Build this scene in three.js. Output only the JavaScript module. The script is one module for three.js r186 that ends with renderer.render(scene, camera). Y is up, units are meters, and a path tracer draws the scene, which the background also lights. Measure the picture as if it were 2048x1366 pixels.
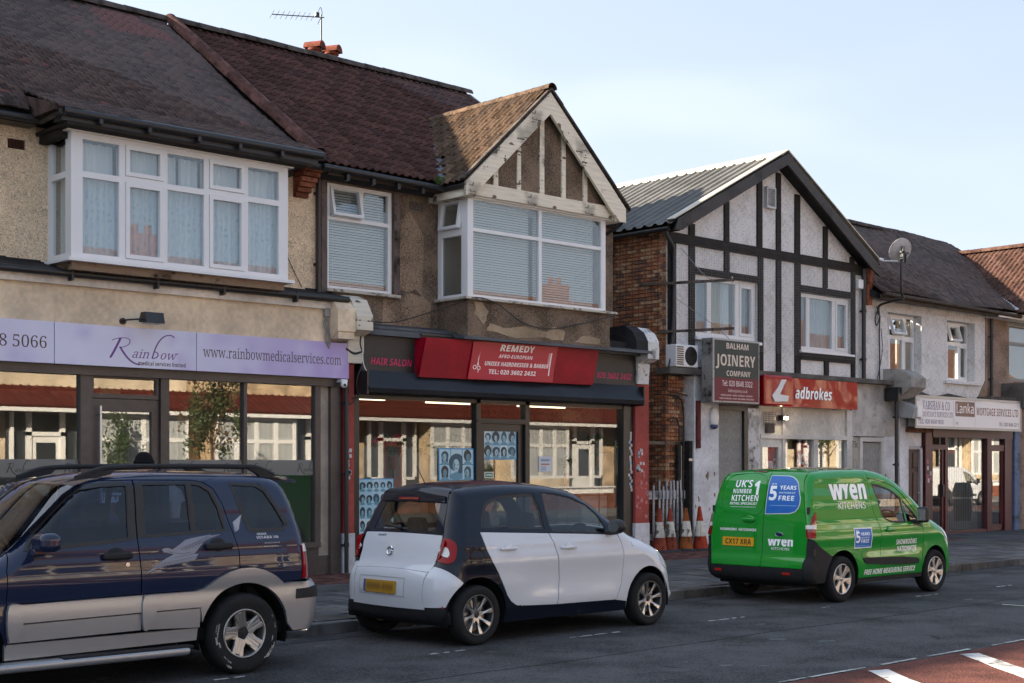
import * as THREE from 'three';
import { mergeGeometries, mergeVertices, toCreasedNormals } from 'three/addons/utils/BufferGeometryUtils.js';
import { RoundedBoxGeometry } from 'three/addons/geometries/RoundedBoxGeometry.js';
import { MarchingCubes } from 'three/addons/objects/MarchingCubes.js';
import { RectAreaLightUniformsLib } from 'three/addons/lights/RectAreaLightUniformsLib.js';

// ---------------------------------------------------------------- camera, sky, sun, exposure
const scene = new THREE.Scene();
const renderer = new THREE.WebGLRenderer({ antialias: true });
renderer.toneMapping = THREE.LinearToneMapping;
renderer.toneMappingExposure = 5.7;
renderer.shadowMap.enabled = true;
RectAreaLightUniformsLib.init();
const F = 2800, HORIZON = 932, PW = 2048, PH = 1366;              // lens in units of the picture: focal length, horizon line
const camera = new THREE.PerspectiveCamera(2 * Math.atan(HORIZON / F) * 180 / Math.PI, PW / (2 * HORIZON), 0.1, 900);
camera.setViewOffset(PW, 2 * HORIZON, 0, 0, PW, PH);                // rising-front lens: verticals stay upright
camera.position.set(0, 1.8, 18);
const VX = 2800 / Math.hypot(2800, 3000), VZ = -3000 / Math.hypot(2800, 3000);
camera.lookAt(VX * 10, 1.8, 18 + VZ * 10);

const SUN = new THREE.Vector3(-1.02, 0.612, -1).normalize();        // low, behind the shops and to the left
const sun = new THREE.DirectionalLight(new THREE.Color(1, 0.86, 0.68), 3.8);
sun.position.copy(SUN).multiplyScalar(90).add(new THREE.Vector3(20, 0, 0));
sun.target.position.set(20, 0, 0);
sun.castShadow = true;
sun.shadow.mapSize.set(4096, 4096);
Object.assign(sun.shadow.camera, { left: -60, right: 60, top: 40, bottom: -40, near: 1, far: 220 });
sun.shadow.radius = 1.3;
scene.add(sun, sun.target);

// ---------------------------------------------------------------- small helpers
const V3 = (x, y, z) => new THREE.Vector3(x, y, z);
let rs = 1234567;
const rnd = () => { rs = (rs + 0x6d2b79f5) | 0; let t = Math.imul(rs ^ (rs >>> 15), 1 | rs); t = (t + Math.imul(t ^ (t >>> 7), 61 | t)) ^ t; return ((t ^ (t >>> 14)) >>> 0) / 4294967296; };
const rr = (a, b) => a + (b - a) * rnd();
const lerp = (a, b, t) => a + (b - a) * t, clamp = (x, a = 0, b = 1) => Math.min(b, Math.max(a, x));
const sstep = (a, b, x) => { const t = clamp((x - a) / (b - a)); return t * t * (3 - 2 * t); };
const hash = (x, y, s) => { let h = Math.imul(x, 374761393) ^ Math.imul(y, 668265263) ^ Math.imul(s, 2147483647 ^ 0x9e3779b9); h = Math.imul(h ^ (h >>> 13), 1274126177); h ^= h >>> 16; return (h >>> 0) / 4294967296; };
// value noise that repeats every p cells over u, v in 0..1
function tn(u, v, p, s, q = p) {
  const x = u * p, y = v * q, ix = Math.floor(x), iy = Math.floor(y), fx = x - ix, fy = y - iy, a = fx * fx * (3 - 2 * fx), b = fy * fy * (3 - 2 * fy);
  const x0 = ((ix % p) + p) % p, x1 = (x0 + 1) % p, y0 = ((iy % q) + q) % q, y1 = (y0 + 1) % q;
  return lerp(lerp(hash(x0, y0, s), hash(x1, y0, s), a), lerp(hash(x0, y1, s), hash(x1, y1, s), a), b);
}
function fbm(u, v, p, o, s) { let a = 0.5, t = 0, n = 0; for (let i = 0; i < o; i++) { t += a * tn(u, v, p << i, s + i); n += a; a *= 0.5; } return t / n; }

// computed sky: clear air, brighter and warmer towards the sun, thin high cloud
function makeSky() {
  const W = 1024, H = 512, d = new Float32Array(W * H * 4), dir = V3();
  for (let j = 0; j < H; j++) for (let i = 0; i < W; i++) {
    const el = ((j + 0.5) / H - 0.5) * Math.PI, az = ((i + 0.5) / W - 0.5) * 2 * Math.PI;
    dir.set(Math.cos(az) * Math.cos(el), Math.sin(el), Math.sin(az) * Math.cos(el));
    const c = clamp(dir.dot(SUN), -1, 1), y = Math.max(0, dir.y);
    const glow = 0.13 * Math.exp((c - 1) * 1.4) + 0.13 * Math.exp((c - 1) * 7);
    const k = 1.3;
    const h3 = Math.exp(-y * 3.1); let r = (0.03 + 0.098 * h3) * k + glow * 1.05, g = (0.053 + 0.09 * h3) * k + glow, b = (0.094 + 0.064 * h3) * k + glow * 0.95;
    // thin cirrus streaks
    const u = (az / (2 * Math.PI) + 1) % 1, cl = fbm((u * 3) % 1, (el * 1.9 + u * 0.4 + 2) % 1, 6, 5, 41), wisp = sstep(0.56, 0.8, cl) * sstep(0.06, 0.22, y) * 0.03;
    r += wisp * 0.55; g += wisp * 0.5; b += wisp * 0.4;
    if (dir.y < 0) { const f = Math.exp(dir.y * 6); r = lerp(0.06, r, f); g = lerp(0.06, g, f); b = lerp(0.06, b, f); }
    d.set([r, g, b, 1], (j * W + i) * 4);
  }
  const t = new THREE.DataTexture(d, W, H, THREE.RGBAFormat, THREE.FloatType);
  t.mapping = THREE.EquirectangularReflectionMapping; t.magFilter = THREE.LinearFilter; t.minFilter = THREE.LinearFilter; t.needsUpdate = true;
  return t;
}
const skyTex = makeSky();
scene.background = skyTex; scene.environment = skyTex;

// ---------------------------------------------------------------- textures (grey maps multiply the base colour; period in metres)
function tex(n, period, fn, srgb = true, py = period, m = n) {
  const d = new Uint8Array(n * m * 4);
  for (let j = 0; j < m; j++) for (let i = 0; i < n; i++) {
    const c = fn((i + 0.5) / n, (j + 0.5) / m, i, j), o = (j * n + i) * 4;
    if (typeof c === 'number') d[o] = d[o + 1] = d[o + 2] = clamp(c) * 255; else { d[o] = clamp(c[0]) * 255; d[o + 1] = clamp(c[1]) * 255; d[o + 2] = clamp(c[2]) * 255; }
    d[o + 3] = 255;
  }
  if (srgb) { // scale so that the mean reflectance is 0.72; mat() divides the base colour by it
    const lin = (v) => (v <= 0.04045 ? v / 12.92 : ((v + 0.055) / 1.055) ** 2.4), enc = (v) => (v <= 0.0031308 ? v * 12.92 : 1.055 * v ** (1 / 2.4) - 0.055), L = Array.from({ length: 256 }, (_, i) => lin(i / 255));
    let sum = 0; for (let i = 0; i < d.length; i += 4) sum += L[d[i + 1]]; const g = 0.72 / (sum / (d.length / 4)), K = L.map((v) => Math.round(enc(Math.min(1, v * g)) * 255)); for (let i = 0; i < d.length; i++) if (i % 4 < 3) d[i] = K[d[i]];
  }
  const t = new THREE.DataTexture(d, n, m, THREE.RGBAFormat);
  t.userData.mean = srgb ? 0.72 : 1;
  t.wrapS = t.wrapT = THREE.RepeatWrapping; t.magFilter = THREE.LinearFilter; t.minFilter = THREE.LinearMipmapLinearFilter; t.generateMipmaps = true;
  if (srgb) t.colorSpace = THREE.SRGBColorSpace;
  t.repeat.set(1 / period, 1 / py); t.needsUpdate = true;
  return t;
}
const T = {};
T.pebble = tex(512, 1.3, (u, v, i, j) => { const s = hash(i >> 1, j >> 1, 3), f = tn(u, v, 128, 4), m = fbm(u, v, 4, 3, 5); return clamp(0.66 + 0.3 * (f - 0.5) + 0.24 * (s - 0.5) + 0.4 * (m - 0.5) + (f > 0.82 ? 0.1 : 0) - (f < 0.2 ? 0.12 : 0)); });
T.pebbleSoft = tex(512, 1.3, (u, v, i, j) => { const s = hash(i >> 1, j >> 1, 3), f = tn(u, v, 128, 4), m = fbm(u, v, 4, 4, 5), q = fbm(u, v, 9, 4, 6); return clamp(0.82 + 0.24 * (f - 0.5) + 0.16 * (s - 0.5) + 0.13 * (m - 0.5) - (f < 0.13 ? 0.14 : 0) - 0.14 * sstep(0.6, 0.75, q) * s); });
T.pebbleB = tex(512, 1.3, (u, v) => tn(u, v, 128, 4), false);
T.mottle = tex(512, 3.1, (u, v) => 0.78 + 0.34 * (fbm(u, v, 5, 6, 11) - 0.5) + 0.1 * (fbm(u, v, 60, 2, 13) - 0.5));
T.stain = tex(512, 2.3, (u, v, i, j) => { const a = fbm(u, v, 5, 6, 21), b = fbm(u, v, 36, 4, 23); return 0.9 - 0.5 * sstep(0.55, 0.7, a) * b - 0.35 * sstep(0.66, 0.8, b) + 0.12 * (hash(i, j, 2) - 0.5); });
T.speck = tex(512, 0.9, (u, v, i, j) => { const b = fbm(u, v, 40, 4, 31); return 0.88 - 0.13 * sstep(0.5, 0.8, b) - 0.1 * sstep(0.5, 0.75, fbm(u, v, 5, 5, 35)) * tn(u, v, 60, 37, 12) + 0.14 * (hash(i, j, 5) - 0.5); });
T.roughB = tex(512, 0.9, (u, v) => 0.6 * tn(u, v, 90, 34) + 0.4 * tn(u, v, 180, 35), false);
T.grain = tex(256, 0.55, (u, v) => 0.8 + 0.3 * (tn(u, v, 3, 51, 96) - 0.5) + 0.24 * (fbm(u, v, 4, 4, 53) - 0.5), true, 0.55);
T.flake = tex(512, 1.4, (u, v, i, j) => { const a = fbm(u, v, 9, 5, 61), b = tn(u, v, 5, 63, 70), k = sstep(0.655, 0.7, a + 0.14 * (b - 0.5)) * 0.85; const w = 0.93 - 0.22 * sstep(0.45, 0.75, fbm(u, v, 4, 4, 65)) - 0.08 * b; return [lerp(w, 0.36, k), lerp(w * 0.985, 0.33, k), lerp(w * 0.94, 0.3, k)]; });
T.asphalt = tex(1024, 2.6, (u, v, i, j) => { const s = hash(i, j, 7), m = fbm(u, v, 6, 5, 71), f = tn(u, v, 260, 73); return clamp(0.6 + 0.5 * (m - 0.5) + 0.5 * (f - 0.5) + 0.44 * (s - 0.5) + (s > 0.965 ? 0.35 : 0)); });
T.asphaltB = tex(512, 1.3, (u, v) => 0.7 * tn(u, v, 130, 73) + 0.3 * tn(u, v, 256, 75), false);
T.conc = tex(512, 1.7, (u, v, i, j) => 0.76 + 0.4 * (fbm(u, v, 5, 6, 81) - 0.5) + 0.14 * (hash(i, j, 8) - 0.5) - 0.1 * sstep(0.55, 0.8, fbm(u, v, 12, 4, 83)));
T.fine = tex(256, 0.4, (u, v, i, j) => 0.88 + 0.2 * (hash(i, j, 9) - 0.5) + 0.2 * (fbm(u, v, 8, 3, 91) - 0.5));
T.tile = tex(256, 0.62, (u, v, i, j) => 0.7 + 0.6 * (fbm(u, v, 6, 4, 95) - 0.5) + 0.3 * (hash(i, j, 10) - 0.5) + (fbm(u, v, 20, 2, 97) > 0.74 ? 0.25 : 0));

// ---------------------------------------------------------------- materials
const rgb = (r, g, b) => new THREE.Color().setRGB(r, g, b);
function mat(color, roughness, o = {}) {
  const m = new THREE.MeshPhysicalMaterial({ color: Array.isArray(color) ? rgb(...color) : color, roughness, side: THREE.DoubleSide });
  if (o.map) { m.map = o.map; const k = o.map.userData.mean ?? 1; m.color.multiplyScalar(1 / k); } if (o.bump) { m.bumpMap = o.bump; m.bumpScale = o.bs ?? 0.004; }
  if (o.metal) m.metalness = o.metal; if (o.coat) { m.clearcoat = o.coat; m.clearcoatRoughness = o.cr ?? 0.03; }
  if (o.trans) { m.transmission = o.trans; m.thickness = 0; m.ior = o.ior ?? 1.5; }
  if (o.emit) { m.emissive = rgb(...o.emit); }
  if (o.rmap) m.roughnessMap = o.rmap;
  m.specularIntensity = o.spec ?? (o.map === T.tile ? 0.25 : roughness > 0.65 && !o.trans ? 0.4 : 1);
  if (o.alpha) { m.transparent = true; m.alphaTest = o.test ?? 0; }
  return m;
}
const per = (t, p, q = p) => { const c = t.clone(); c.userData = { ...t.userData }; c.repeat.set(1 / p, 1 / q); c.needsUpdate = true; return c; };
const MT = {
  cream: mat([0.72, 0.565, 0.395], 0.9, { map: T.pebbleSoft, bump: T.pebbleB, bs: 0.007 }),
  creamSmooth: mat([0.74, 0.59, 0.425], 0.75, { map: T.mottle, bump: T.roughB, bs: 0.0015 }),
  brown: mat([0.195, 0.142, 0.104], 0.95, { map: T.pebble, bump: T.pebbleB, bs: 0.012 }),
  brownPlain: mat([0.25, 0.175, 0.12], 0.95, { map: T.stain, bump: T.roughB, bs: 0.006 }),
  taupe: mat([0.30, 0.22, 0.18], 0.95, { map: T.pebble, bump: T.pebbleB, bs: 0.01 }),
  white: mat([0.68, 0.665, 0.66], 0.9, { map: T.speck, bump: T.roughB, bs: 0.008 }),
  whitePier: mat([0.64, 0.64, 0.66], 0.8, { map: T.mottle, bump: T.roughB, bs: 0.002 }),
  upvc: mat([0.78, 0.78, 0.79], 0.3),
  timberWhite: mat([0.66, 0.62, 0.56], 0.8, { map: T.flake, bump: T.grain, bs: 0.003 }),
  timberBlack: mat([0.026, 0.023, 0.021], 0.72, { map: T.grain, bump: T.grain, bs: 0.004 }),
  blackPipe: mat([0.018, 0.018, 0.02], 0.42, { map: T.mottle }),
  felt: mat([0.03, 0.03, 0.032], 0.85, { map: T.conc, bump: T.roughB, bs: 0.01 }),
  conc: mat([0.3, 0.28, 0.26], 0.95, { map: T.conc, bump: T.roughB, bs: 0.006 }),
  concDark: mat([0.12, 0.11, 0.1], 0.95, { map: T.conc, bump: T.roughB, bs: 0.008 }),
  alu: mat([0.075, 0.06, 0.056], 0.4, { map: T.mottle }),
  aluBlack: mat([0.02, 0.019, 0.02], 0.35, { map: T.mottle }),
  redPier: mat([0.36, 0.075, 0.06], 0.7, { map: T.mottle, bump: T.roughB, bs: 0.002 }),
  lead: mat([0.07, 0.08, 0.095], 0.6, { map: T.conc, metal: 0.2 }),
  maroon: mat([0.075, 0.014, 0.018], 0.4, { map: T.mottle }),
  steel: mat([0.55, 0.55, 0.56], 0.3, { metal: 1 }),
  galv: mat([0.42, 0.44, 0.45], 0.38, { metal: 0.85, map: T.mottle }),
  greyBoard: mat([0.27, 0.265, 0.25], 0.7, { map: T.fine }),
  interior: mat([0.32, 0.29, 0.25], 0.95), interiorDark: mat([0.05, 0.048, 0.045], 0.95), interiorFloor: mat([0.12, 0.1, 0.085], 0.6),
  glass: mat([0.9, 0.92, 0.92], 0.0, { trans: 1, ior: 2.0 }), glassSalon: mat([0.93, 0.94, 0.94], 0.0, { trans: 1, ior: 1.65 }),
  glassUp: mat([0.92, 0.95, 0.96], 0.0, { trans: 1, ior: 1.8 }),
  net: mat([0.78, 0.8, 0.8], 0.95, { trans: 0.12 }),
  blind: mat([0.72, 0.72, 0.68], 0.6),
  cable: mat([0.02, 0.02, 0.02], 0.6), cableGrey: mat([0.25, 0.24, 0.23], 0.6),
};
const stuffMat = new THREE.MeshPhysicalMaterial({ color: 0xffffff, roughness: 0.9, vertexColors: true, map: T.tile, side: THREE.DoubleSide });

// ---------------------------------------------------------------- geometry in metres, uv in metres by the face's main axis
function uvm(g) {
  const p = g.attributes.position, n = g.attributes.normal, uv = new Float32Array(p.count * 2);
  for (let i = 0; i < p.count; i++) {
    const a = Math.abs(n.getX(i)), b = Math.abs(n.getY(i)), c = Math.abs(n.getZ(i));
    if (a > b && a > c) { uv[2 * i] = p.getZ(i); uv[2 * i + 1] = p.getY(i); } else if (b > c) { uv[2 * i] = p.getX(i); uv[2 * i + 1] = p.getZ(i); } else { uv[2 * i] = p.getX(i); uv[2 * i + 1] = p.getY(i); }
  }
  g.setAttribute('uv', new THREE.BufferAttribute(uv, 2));
  return g;
}
const box = (x0, x1, y0, y1, z0, z1) => uvm(new THREE.BoxGeometry(x1 - x0, y1 - y0, z1 - z0).translate((x0 + x1) / 2, (y0 + y1) / 2, (z0 + z1) / 2));
const rbox = (x0, x1, y0, y1, z0, z1, r = 0.01, s = 2) => uvm(new RoundedBoxGeometry(x1 - x0, y1 - y0, z1 - z0, s, Math.min(r, (x1 - x0) / 2.01, (y1 - y0) / 2.01, (z1 - z0) / 2.01)).translate((x0 + x1) / 2, (y0 + y1) / 2, (z0 + z1) / 2));
function cyl(a, b, r0, r1 = r0, seg = 12, open = false) {
  const d = b.clone().sub(a), g = new THREE.CylinderGeometry(r1, r0, d.length(), seg, 1, open);
  g.applyQuaternion(new THREE.Quaternion().setFromUnitVectors(V3(0, 1, 0), d.normalize())).translate((a.x + b.x) / 2, (a.y + b.y) / 2, (a.z + b.z) / 2);
  return g;
}
const tube = (pts, r, seg = 0, rad = 8) => new THREE.TubeGeometry(new THREE.CatmullRomCurve3(pts.map((p) => V3(...p)), false, 'centripetal'), seg || pts.length * 6, r, rad);
const poly = (pts) => new THREE.Shape(pts.map((p) => new THREE.Vector2(p[0], p[1])));
function prism(pts, z0, z1, holes = [], bevel = 0) {                  // outline in x, y drawn out from z0 to z1
  const s = poly(pts); for (const h of holes) s.holes.push(new THREE.Path(h.map((p) => new THREE.Vector2(p[0], p[1]))));
  const g = new THREE.ExtrudeGeometry(s, { depth: z1 - z0 - 2 * bevel, bevelEnabled: bevel > 0, bevelThickness: bevel, bevelSize: bevel, bevelOffset: -bevel, bevelSegments: 2, curveSegments: 10 });
  return uvm(g.translate(0, 0, z0 + bevel));
}
const rect = (x0, x1, y0, y1) => [[x0, y0], [x1, y0], [x1, y1], [x0, y1]];
function prismX(pts, x0, x1, holes = []) {                            // outline in z, y drawn out from x0 to x1
  const g = prism(pts.map(([z, y]) => [-z, y]), 0, x1 - x0, holes.map((h) => h.map(([z, y]) => [-z, y])));
  return uvm(g.rotateY(Math.PI / 2).translate(x0, 0, 0));
}
function beam(a, b, w, d, up = V3(0, 0, 1)) {                         // a straight timber from a to b: w across, d along up
  const dir = b.clone().sub(a), L = dir.length(); dir.normalize();
  const g = new THREE.BoxGeometry(L, w, d), z = up.clone().addScaledVector(dir, -up.dot(dir)).normalize(), y = z.clone().cross(dir);
  const uv = g.attributes.uv, p = g.attributes.position; for (let i = 0; i < p.count; i++) uv.setXY(i, p.getX(i), Math.abs(g.attributes.normal.getZ(i)) > 0.5 ? p.getY(i) : p.getZ(i));
  return g.applyMatrix4(new THREE.Matrix4().makeBasis(dir, y, z)).translate((a.x + b.x) / 2, (a.y + b.y) / 2, (a.z + b.z) / 2);
}
const norm = (g) => { g = g.index ? g.toNonIndexed() : g; for (const k of Object.keys(g.attributes)) if (!['position', 'normal', 'uv'].includes(k)) g.deleteAttribute(k); if (!g.attributes.uv) uvm(g); return g; };
const merge = (gs) => gs.length === 1 ? gs[0] : mergeGeometries(gs.map(norm));

// ---------------------------------------------------------------- things, parts
const org = new Map(), taken = new Map();
function numbered(n) { const k = taken.get(n) ?? 0; taken.set(n, k + 1); return k ? n + '_' + String(k).padStart(3, '0') : n; }
function thing(name, label, category, at = [0, 0, 0], group) {
  const o = new THREE.Group(); o.name = numbered(name); o.position.set(...at); o.userData = { label, category }; if (group) o.userData.group = group;
  org.set(o, at); scene.add(o); return o;
}
// geometry is given in world metres; it is stored relative to the base of its thing
function M(name, geos, material, parent, o = {}) {
  const at = parent ? org.get(parent) ?? [0, 0, 0] : [0, 0, 0], g = merge([].concat(geos));
  if (o.share) { } else g.translate(-at[0], -at[1], -at[2]);
  const m = new THREE.Mesh(g, material); m.name = parent ? name : numbered(name); m.castShadow = m.receiveShadow = true;
  org.set(m, at); (parent ?? scene).add(m);
  if (o.label) m.userData.label = o.label; if (o.kind) m.userData.kind = o.kind;
  return m;
}
function solo(name, label, category, geos, material, group) {         // a thing of one mesh
  const m = M(name, geos, material, null); m.userData = { label, category }; if (group) m.userData.group = group; return m;
}
const struct = (name, geos, material, label) => { const m = M(name, geos, material, null); m.userData = { kind: 'structure' }; if (label) m.userData.label = label; return m; };
// many alike pieces: the ones that show largest become meshes of their own, the rest one joined part
const camV = V3();
function pieces(parent, name, items, most = 300, restName = name + '_field', sm = stuffMat) {
  camera.updateMatrixWorld(); camera.updateProjectionMatrix();
  const at = org.get(parent) ?? [0, 0, 0];
  for (const it of items) { camV.set(it.m.elements[12], it.m.elements[13], it.m.elements[14]); const d = camV.distanceTo(camera.position); camV.project(camera); it.s = (Math.abs(camV.x) < 1 && Math.abs(camV.y) < 1 ? 1 : 0.01) * (it.k ?? 1) / (d * d); }
  items.sort((a, b) => b.s - a.s);
  for (const it of items.slice(0, most)) {
    const m = new THREE.Mesh(it.geo, it.mat); m.name = name; m.matrixAutoUpdate = true; m.castShadow = m.receiveShadow = true;
    it.m.decompose(m.position, m.quaternion, m.scale); m.position.x -= at[0]; m.position.y -= at[1]; m.position.z -= at[2]; parent.add(m); org.set(m, at);
  }
  const rest = items.slice(most); if (!rest.length) return;
  const gs = rest.map((it) => {
    const g = norm(it.geo.clone()).clone().applyMatrix4(it.m), n = g.attributes.position.count, c = new Float32Array(n * 3);
    for (let i = 0; i < n; i++) { c[3 * i] = it.mat.color.r; c[3 * i + 1] = it.mat.color.g; c[3 * i + 2] = it.mat.color.b; }
    g.setAttribute('color', new THREE.BufferAttribute(c, 3)); return g;
  });
  const g = mergeGeometries(gs); g.translate(-at[0], -at[1], -at[2]);
  const m = new THREE.Mesh(g, sm); m.name = restName; m.castShadow = m.receiveShadow = true; m.userData.kind = 'stuff'; parent.add(m); org.set(m, at);
}
const mtx = (x, y, z, rx = 0, ry = 0, rz = 0, sx = 1, sy = 1, sz = 1) => new THREE.Matrix4().compose(V3(x, y, z), new THREE.Quaternion().setFromEuler(new THREE.Euler(rx, ry, rz)), V3(sx, sy, sz));
const tones = (base, n, spread, roughness, o) => Array.from({ length: n }, (_, i) => { const k = 1 + spread * (n > 1 ? (i / (n - 1)) * 2 - 1 : 0), w = hash(i, n, 17) - 0.5; return mat([base[0] * k * (1 + 0.1 * w), base[1] * k, base[2] * k * (1 - 0.16 * w)], roughness, o); });

// glazed frame: one joinery mesh (> pane, casement, pane ...), built in x, y at z; xf turns it elsewhere
function glazing(parent, name, x0, x1, y0, y1, z, panes, o = {}) {
  const d = o.depth ?? 0.07, fm = o.mat ?? MT.upvc, gm = o.glass ?? MT.glassUp, xf = (g) => (o.xf ? uvm(g.applyMatrix4(o.xf)) : g);
  const outs = panes.map((p) => (p[4] ? rect(p[0] - p[4], p[1] + p[4], p[2] - p[4], p[3] + p[4]) : rect(p[0], p[1], p[2], p[3])));
  const f = M(name, xf(prism(rect(x0, x1, y0, y1), z - d, z, outs)), fm, parent);
  panes.forEach((p, i) => {
    const tilt = p[5] ?? 0;
    const swing = (g) => { if (tilt) { const cy = p[3] + p[4]; g.translate(0, -cy, -z).rotateX(-tilt).translate(0, cy, z); } return xf(g); };
    let host = f;
    if (p[4]) host = M('casement', swing(prism(outs[i].map((q, k) => [q[0] + (k === 1 || k === 2 ? -0.004 : 0.004), q[1] + (k > 1 ? -0.004 : 0.004)]), z - d + 0.01, z + 0.014, [rect(p[0], p[1], p[2], p[3])])), fm, f);
    M('pane', swing(box(p[0] - 0.005, p[1] + 0.005, p[2] - 0.005, p[3] + 0.005, z - d / 2 - 0.002, z - d / 2 + 0.002)), gm, f);
  });
  return f;
}
// hanging net or curtain with folds
function drape(x0, x1, y0, y1, z, waves, amp, seed = 0) {
  const n = Math.ceil((x1 - x0) / 0.012), m = 14, g = new THREE.PlaneGeometry(x1 - x0, y1 - y0, n, m).translate((x0 + x1) / 2, (y0 + y1) / 2, z), p = g.attributes.position;
  for (let i = 0; i < p.count; i++) { const x = p.getX(i), y = p.getY(i), s = x * waves * 6.283; p.setZ(i, z + amp * (Math.sin(s + seed + 0.6 * Math.sin(x * 5 + y * 0.8)) + 0.45 * Math.sin(2.3 * s + 1.3 * y + seed))); }
  g.computeVertexNormals(); return uvm(g);
}
// lettering and prints: a canvas texture; w, h in metres
function canvasTex(w, h, ppm, draw) {
  const c = document.createElement('canvas'); c.width = Math.round(w * ppm); c.height = Math.round(h * ppm);
  const x = c.getContext('2d'); x.scale(ppm, ppm); draw(x, w, h);
  const t = new THREE.CanvasTexture(c); t.colorSpace = THREE.SRGBColorSpace; t.magFilter = THREE.LinearFilter; t.anisotropy = 8; return t;
}
// text fitted into a box: x, baseline y, size; width optional
function txt(c, s, x, y, size, o = {}) {
  c.save(); c.translate(x, y); if (o.rot) c.rotate(o.rot); const K = 100;
  c.font = `${o.style ?? ''} ${o.weight ?? 'bold'} ${K}px ${o.font ?? 'sans-serif'}`; c.textAlign = 'left'; c.textBaseline = 'alphabetic';
  const w = c.measureText(s).width, sx = o.width ? o.width / w : size / K; const ax = o.align === 'center' ? -w / 2 : o.align === 'right' ? -w : 0;
  c.transform(1, 0, -(o.slant ?? 0), 1, 0, 0); c.scale(sx, size / K); c.fillStyle = o.color ?? '#fff'; c.fillText(s, ax, 0);
  if (o.fat) { c.strokeStyle = o.color ?? '#fff'; c.lineWidth = o.fat * K; c.lineJoin = 'round'; c.strokeText(s, ax, 0); }
  c.restore();
}
function uv01(g, x0, x1, y0, y1) { const p = g.attributes.position, uv = g.attributes.uv; for (let i = 0; i < p.count; i++) uv.setXY(i, (p.getX(i) - x0) / (x1 - x0), (p.getY(i) - y0) / (y1 - y0)); return g; }
const sheet = (x0, x1, y0, y1, z) => new THREE.PlaneGeometry(x1 - x0, y1 - y0).translate((x0 + x1) / 2, (y0 + y1) / 2, z);
// ================================================================ the street
const flat = (x0, x1, z0, z1, y) => uvm(new THREE.PlaneGeometry(x1 - x0, z1 - z0).rotateX(-Math.PI / 2).translate((x0 + x1) / 2, y, (z0 + z1) / 2));
struct('ground', flat(-250, 450, -250, 250, -0.03), mat([0.09, 0.085, 0.075], 1, { map: T.conc }));
const asphaltM = mat([0.074, 0.072, 0.073], 0.86, { map: T.asphalt, bump: T.asphaltB, bs: 0.006 });
struct('road', flat(-80, 220, 5.7, 16.7, 0), asphaltM);
// older patch along the parking lane and repaired trench
const patchM = mat([0.058, 0.058, 0.061], 0.9, { map: per(T.asphalt, 2.2), bump: T.asphaltB, bs: 0.006 });
struct('road_patch', prism([[-20, -5.72], [60, -5.72], [60, -6.05], [31, -6.02], [22, -6.2], [13, -6.1], [6, -6.16], [-20, -6.1]], 0, 0.003).rotateX(-Math.PI / 2).translate(0, 0.001, 0), patchM);
const redM = mat([0.12, 0.043, 0.033], 0.9, { map: per(T.asphalt, 1.9), bump: T.asphaltB, bs: 0.006 });
struct('road_median', flat(-80, 220, 11.08, 13.4, 0.004), redM, 'red surfaced strip down the middle of the road');
const lineM = mat([0.46, 0.46, 0.45], 0.7, { map: T.stain }), wornM = mat([0.42, 0.43, 0.42], 0.8, { map: T.stain });
function ragged(x0, x1, z0, z1, e = 0.012, skip = 0) {                // paint laid on the ground with worn edges
  const a = [], b = [], n = Math.max(3, Math.round((x1 - x0) / 0.05));
  for (let i = 0; i <= n; i++) { const x = lerp(x0, x1, i / n); a.push([x + rr(-e, e), -(z0 + rr(0, e))]); b.push([x + rr(-e, e), -(z1 - rr(0, e))]); }
  return prism([...b, ...a.reverse()], 0, 0.002).rotateX(-Math.PI / 2);
}
{ // edge line of the median, broken up by wear
  const gs = []; let x = -10;
  while (x < 60) { const L = rr(0.08, 0.9); gs.push(ragged(x, x + L, 11.0 + rr(-0.01, 0.015), 11.06 - rr(0, 0.02), 0.014)); x += L + (rnd() < 0.6 ? rr(0.02, 0.1) : rr(0.1, 0.5)); }
  struct('road_marking', gs.map((g) => g.translate(0, 0.006, 0)), wornM);
}
for (let k = -4; k < 16; k++) {                                        // slanted bars on the median
  const x = 10.72 + k * 1.57, q = [[x - 0.08, -11.17], [x + 0.12, -11.24], [x - 1.25, -12.95], [x - 1.5, -12.82]], ed = [];
  for (let i = 0; i < 4; i++) { const a = q[i], b = q[(i + 1) % 4]; for (let s = 0; s < 8; s++) ed.push([lerp(a[0], b[0], s / 8) + rr(-0.008, 0.008), lerp(a[1], b[1], s / 8) + rr(-0.008, 0.008)]); }
  struct('road_marking', prism(ed, 0, 0.002).rotateX(-Math.PI / 2).translate(0, 0.008, 0), lineM);
}
for (const [a, b] of [[4.1, 4.7], [6.2, 6.5], [8.55, 9.0], [10.45, 11.2], [12.75, 13.45], [15.0, 15.16], [17.25, 17.8], [19.5, 19.95], [21.7, 22.3], [24, 24.5], [26.4, 27]]) {
  const gs = []; let x = a; while (x < b - 0.04) { const L = rr(0.05, 0.2); gs.push(ragged(x, Math.min(b, x + L), 7.67 + rr(-0.01, 0.01), 7.72 - rr(0, 0.02), 0.012)); x += L + rr(0.01, 0.12); }
  struct('road_marking', gs.map((g) => g.translate(0, 0.002, 0)), wornM);
}
struct('road_marking', ragged(0, 0.3, 0, 0.05, 0.008).rotateY(-1.5).translate(17.1, 0.002, 9.05), mat([0.5, 0.55, 0.42], 0.8));
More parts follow.
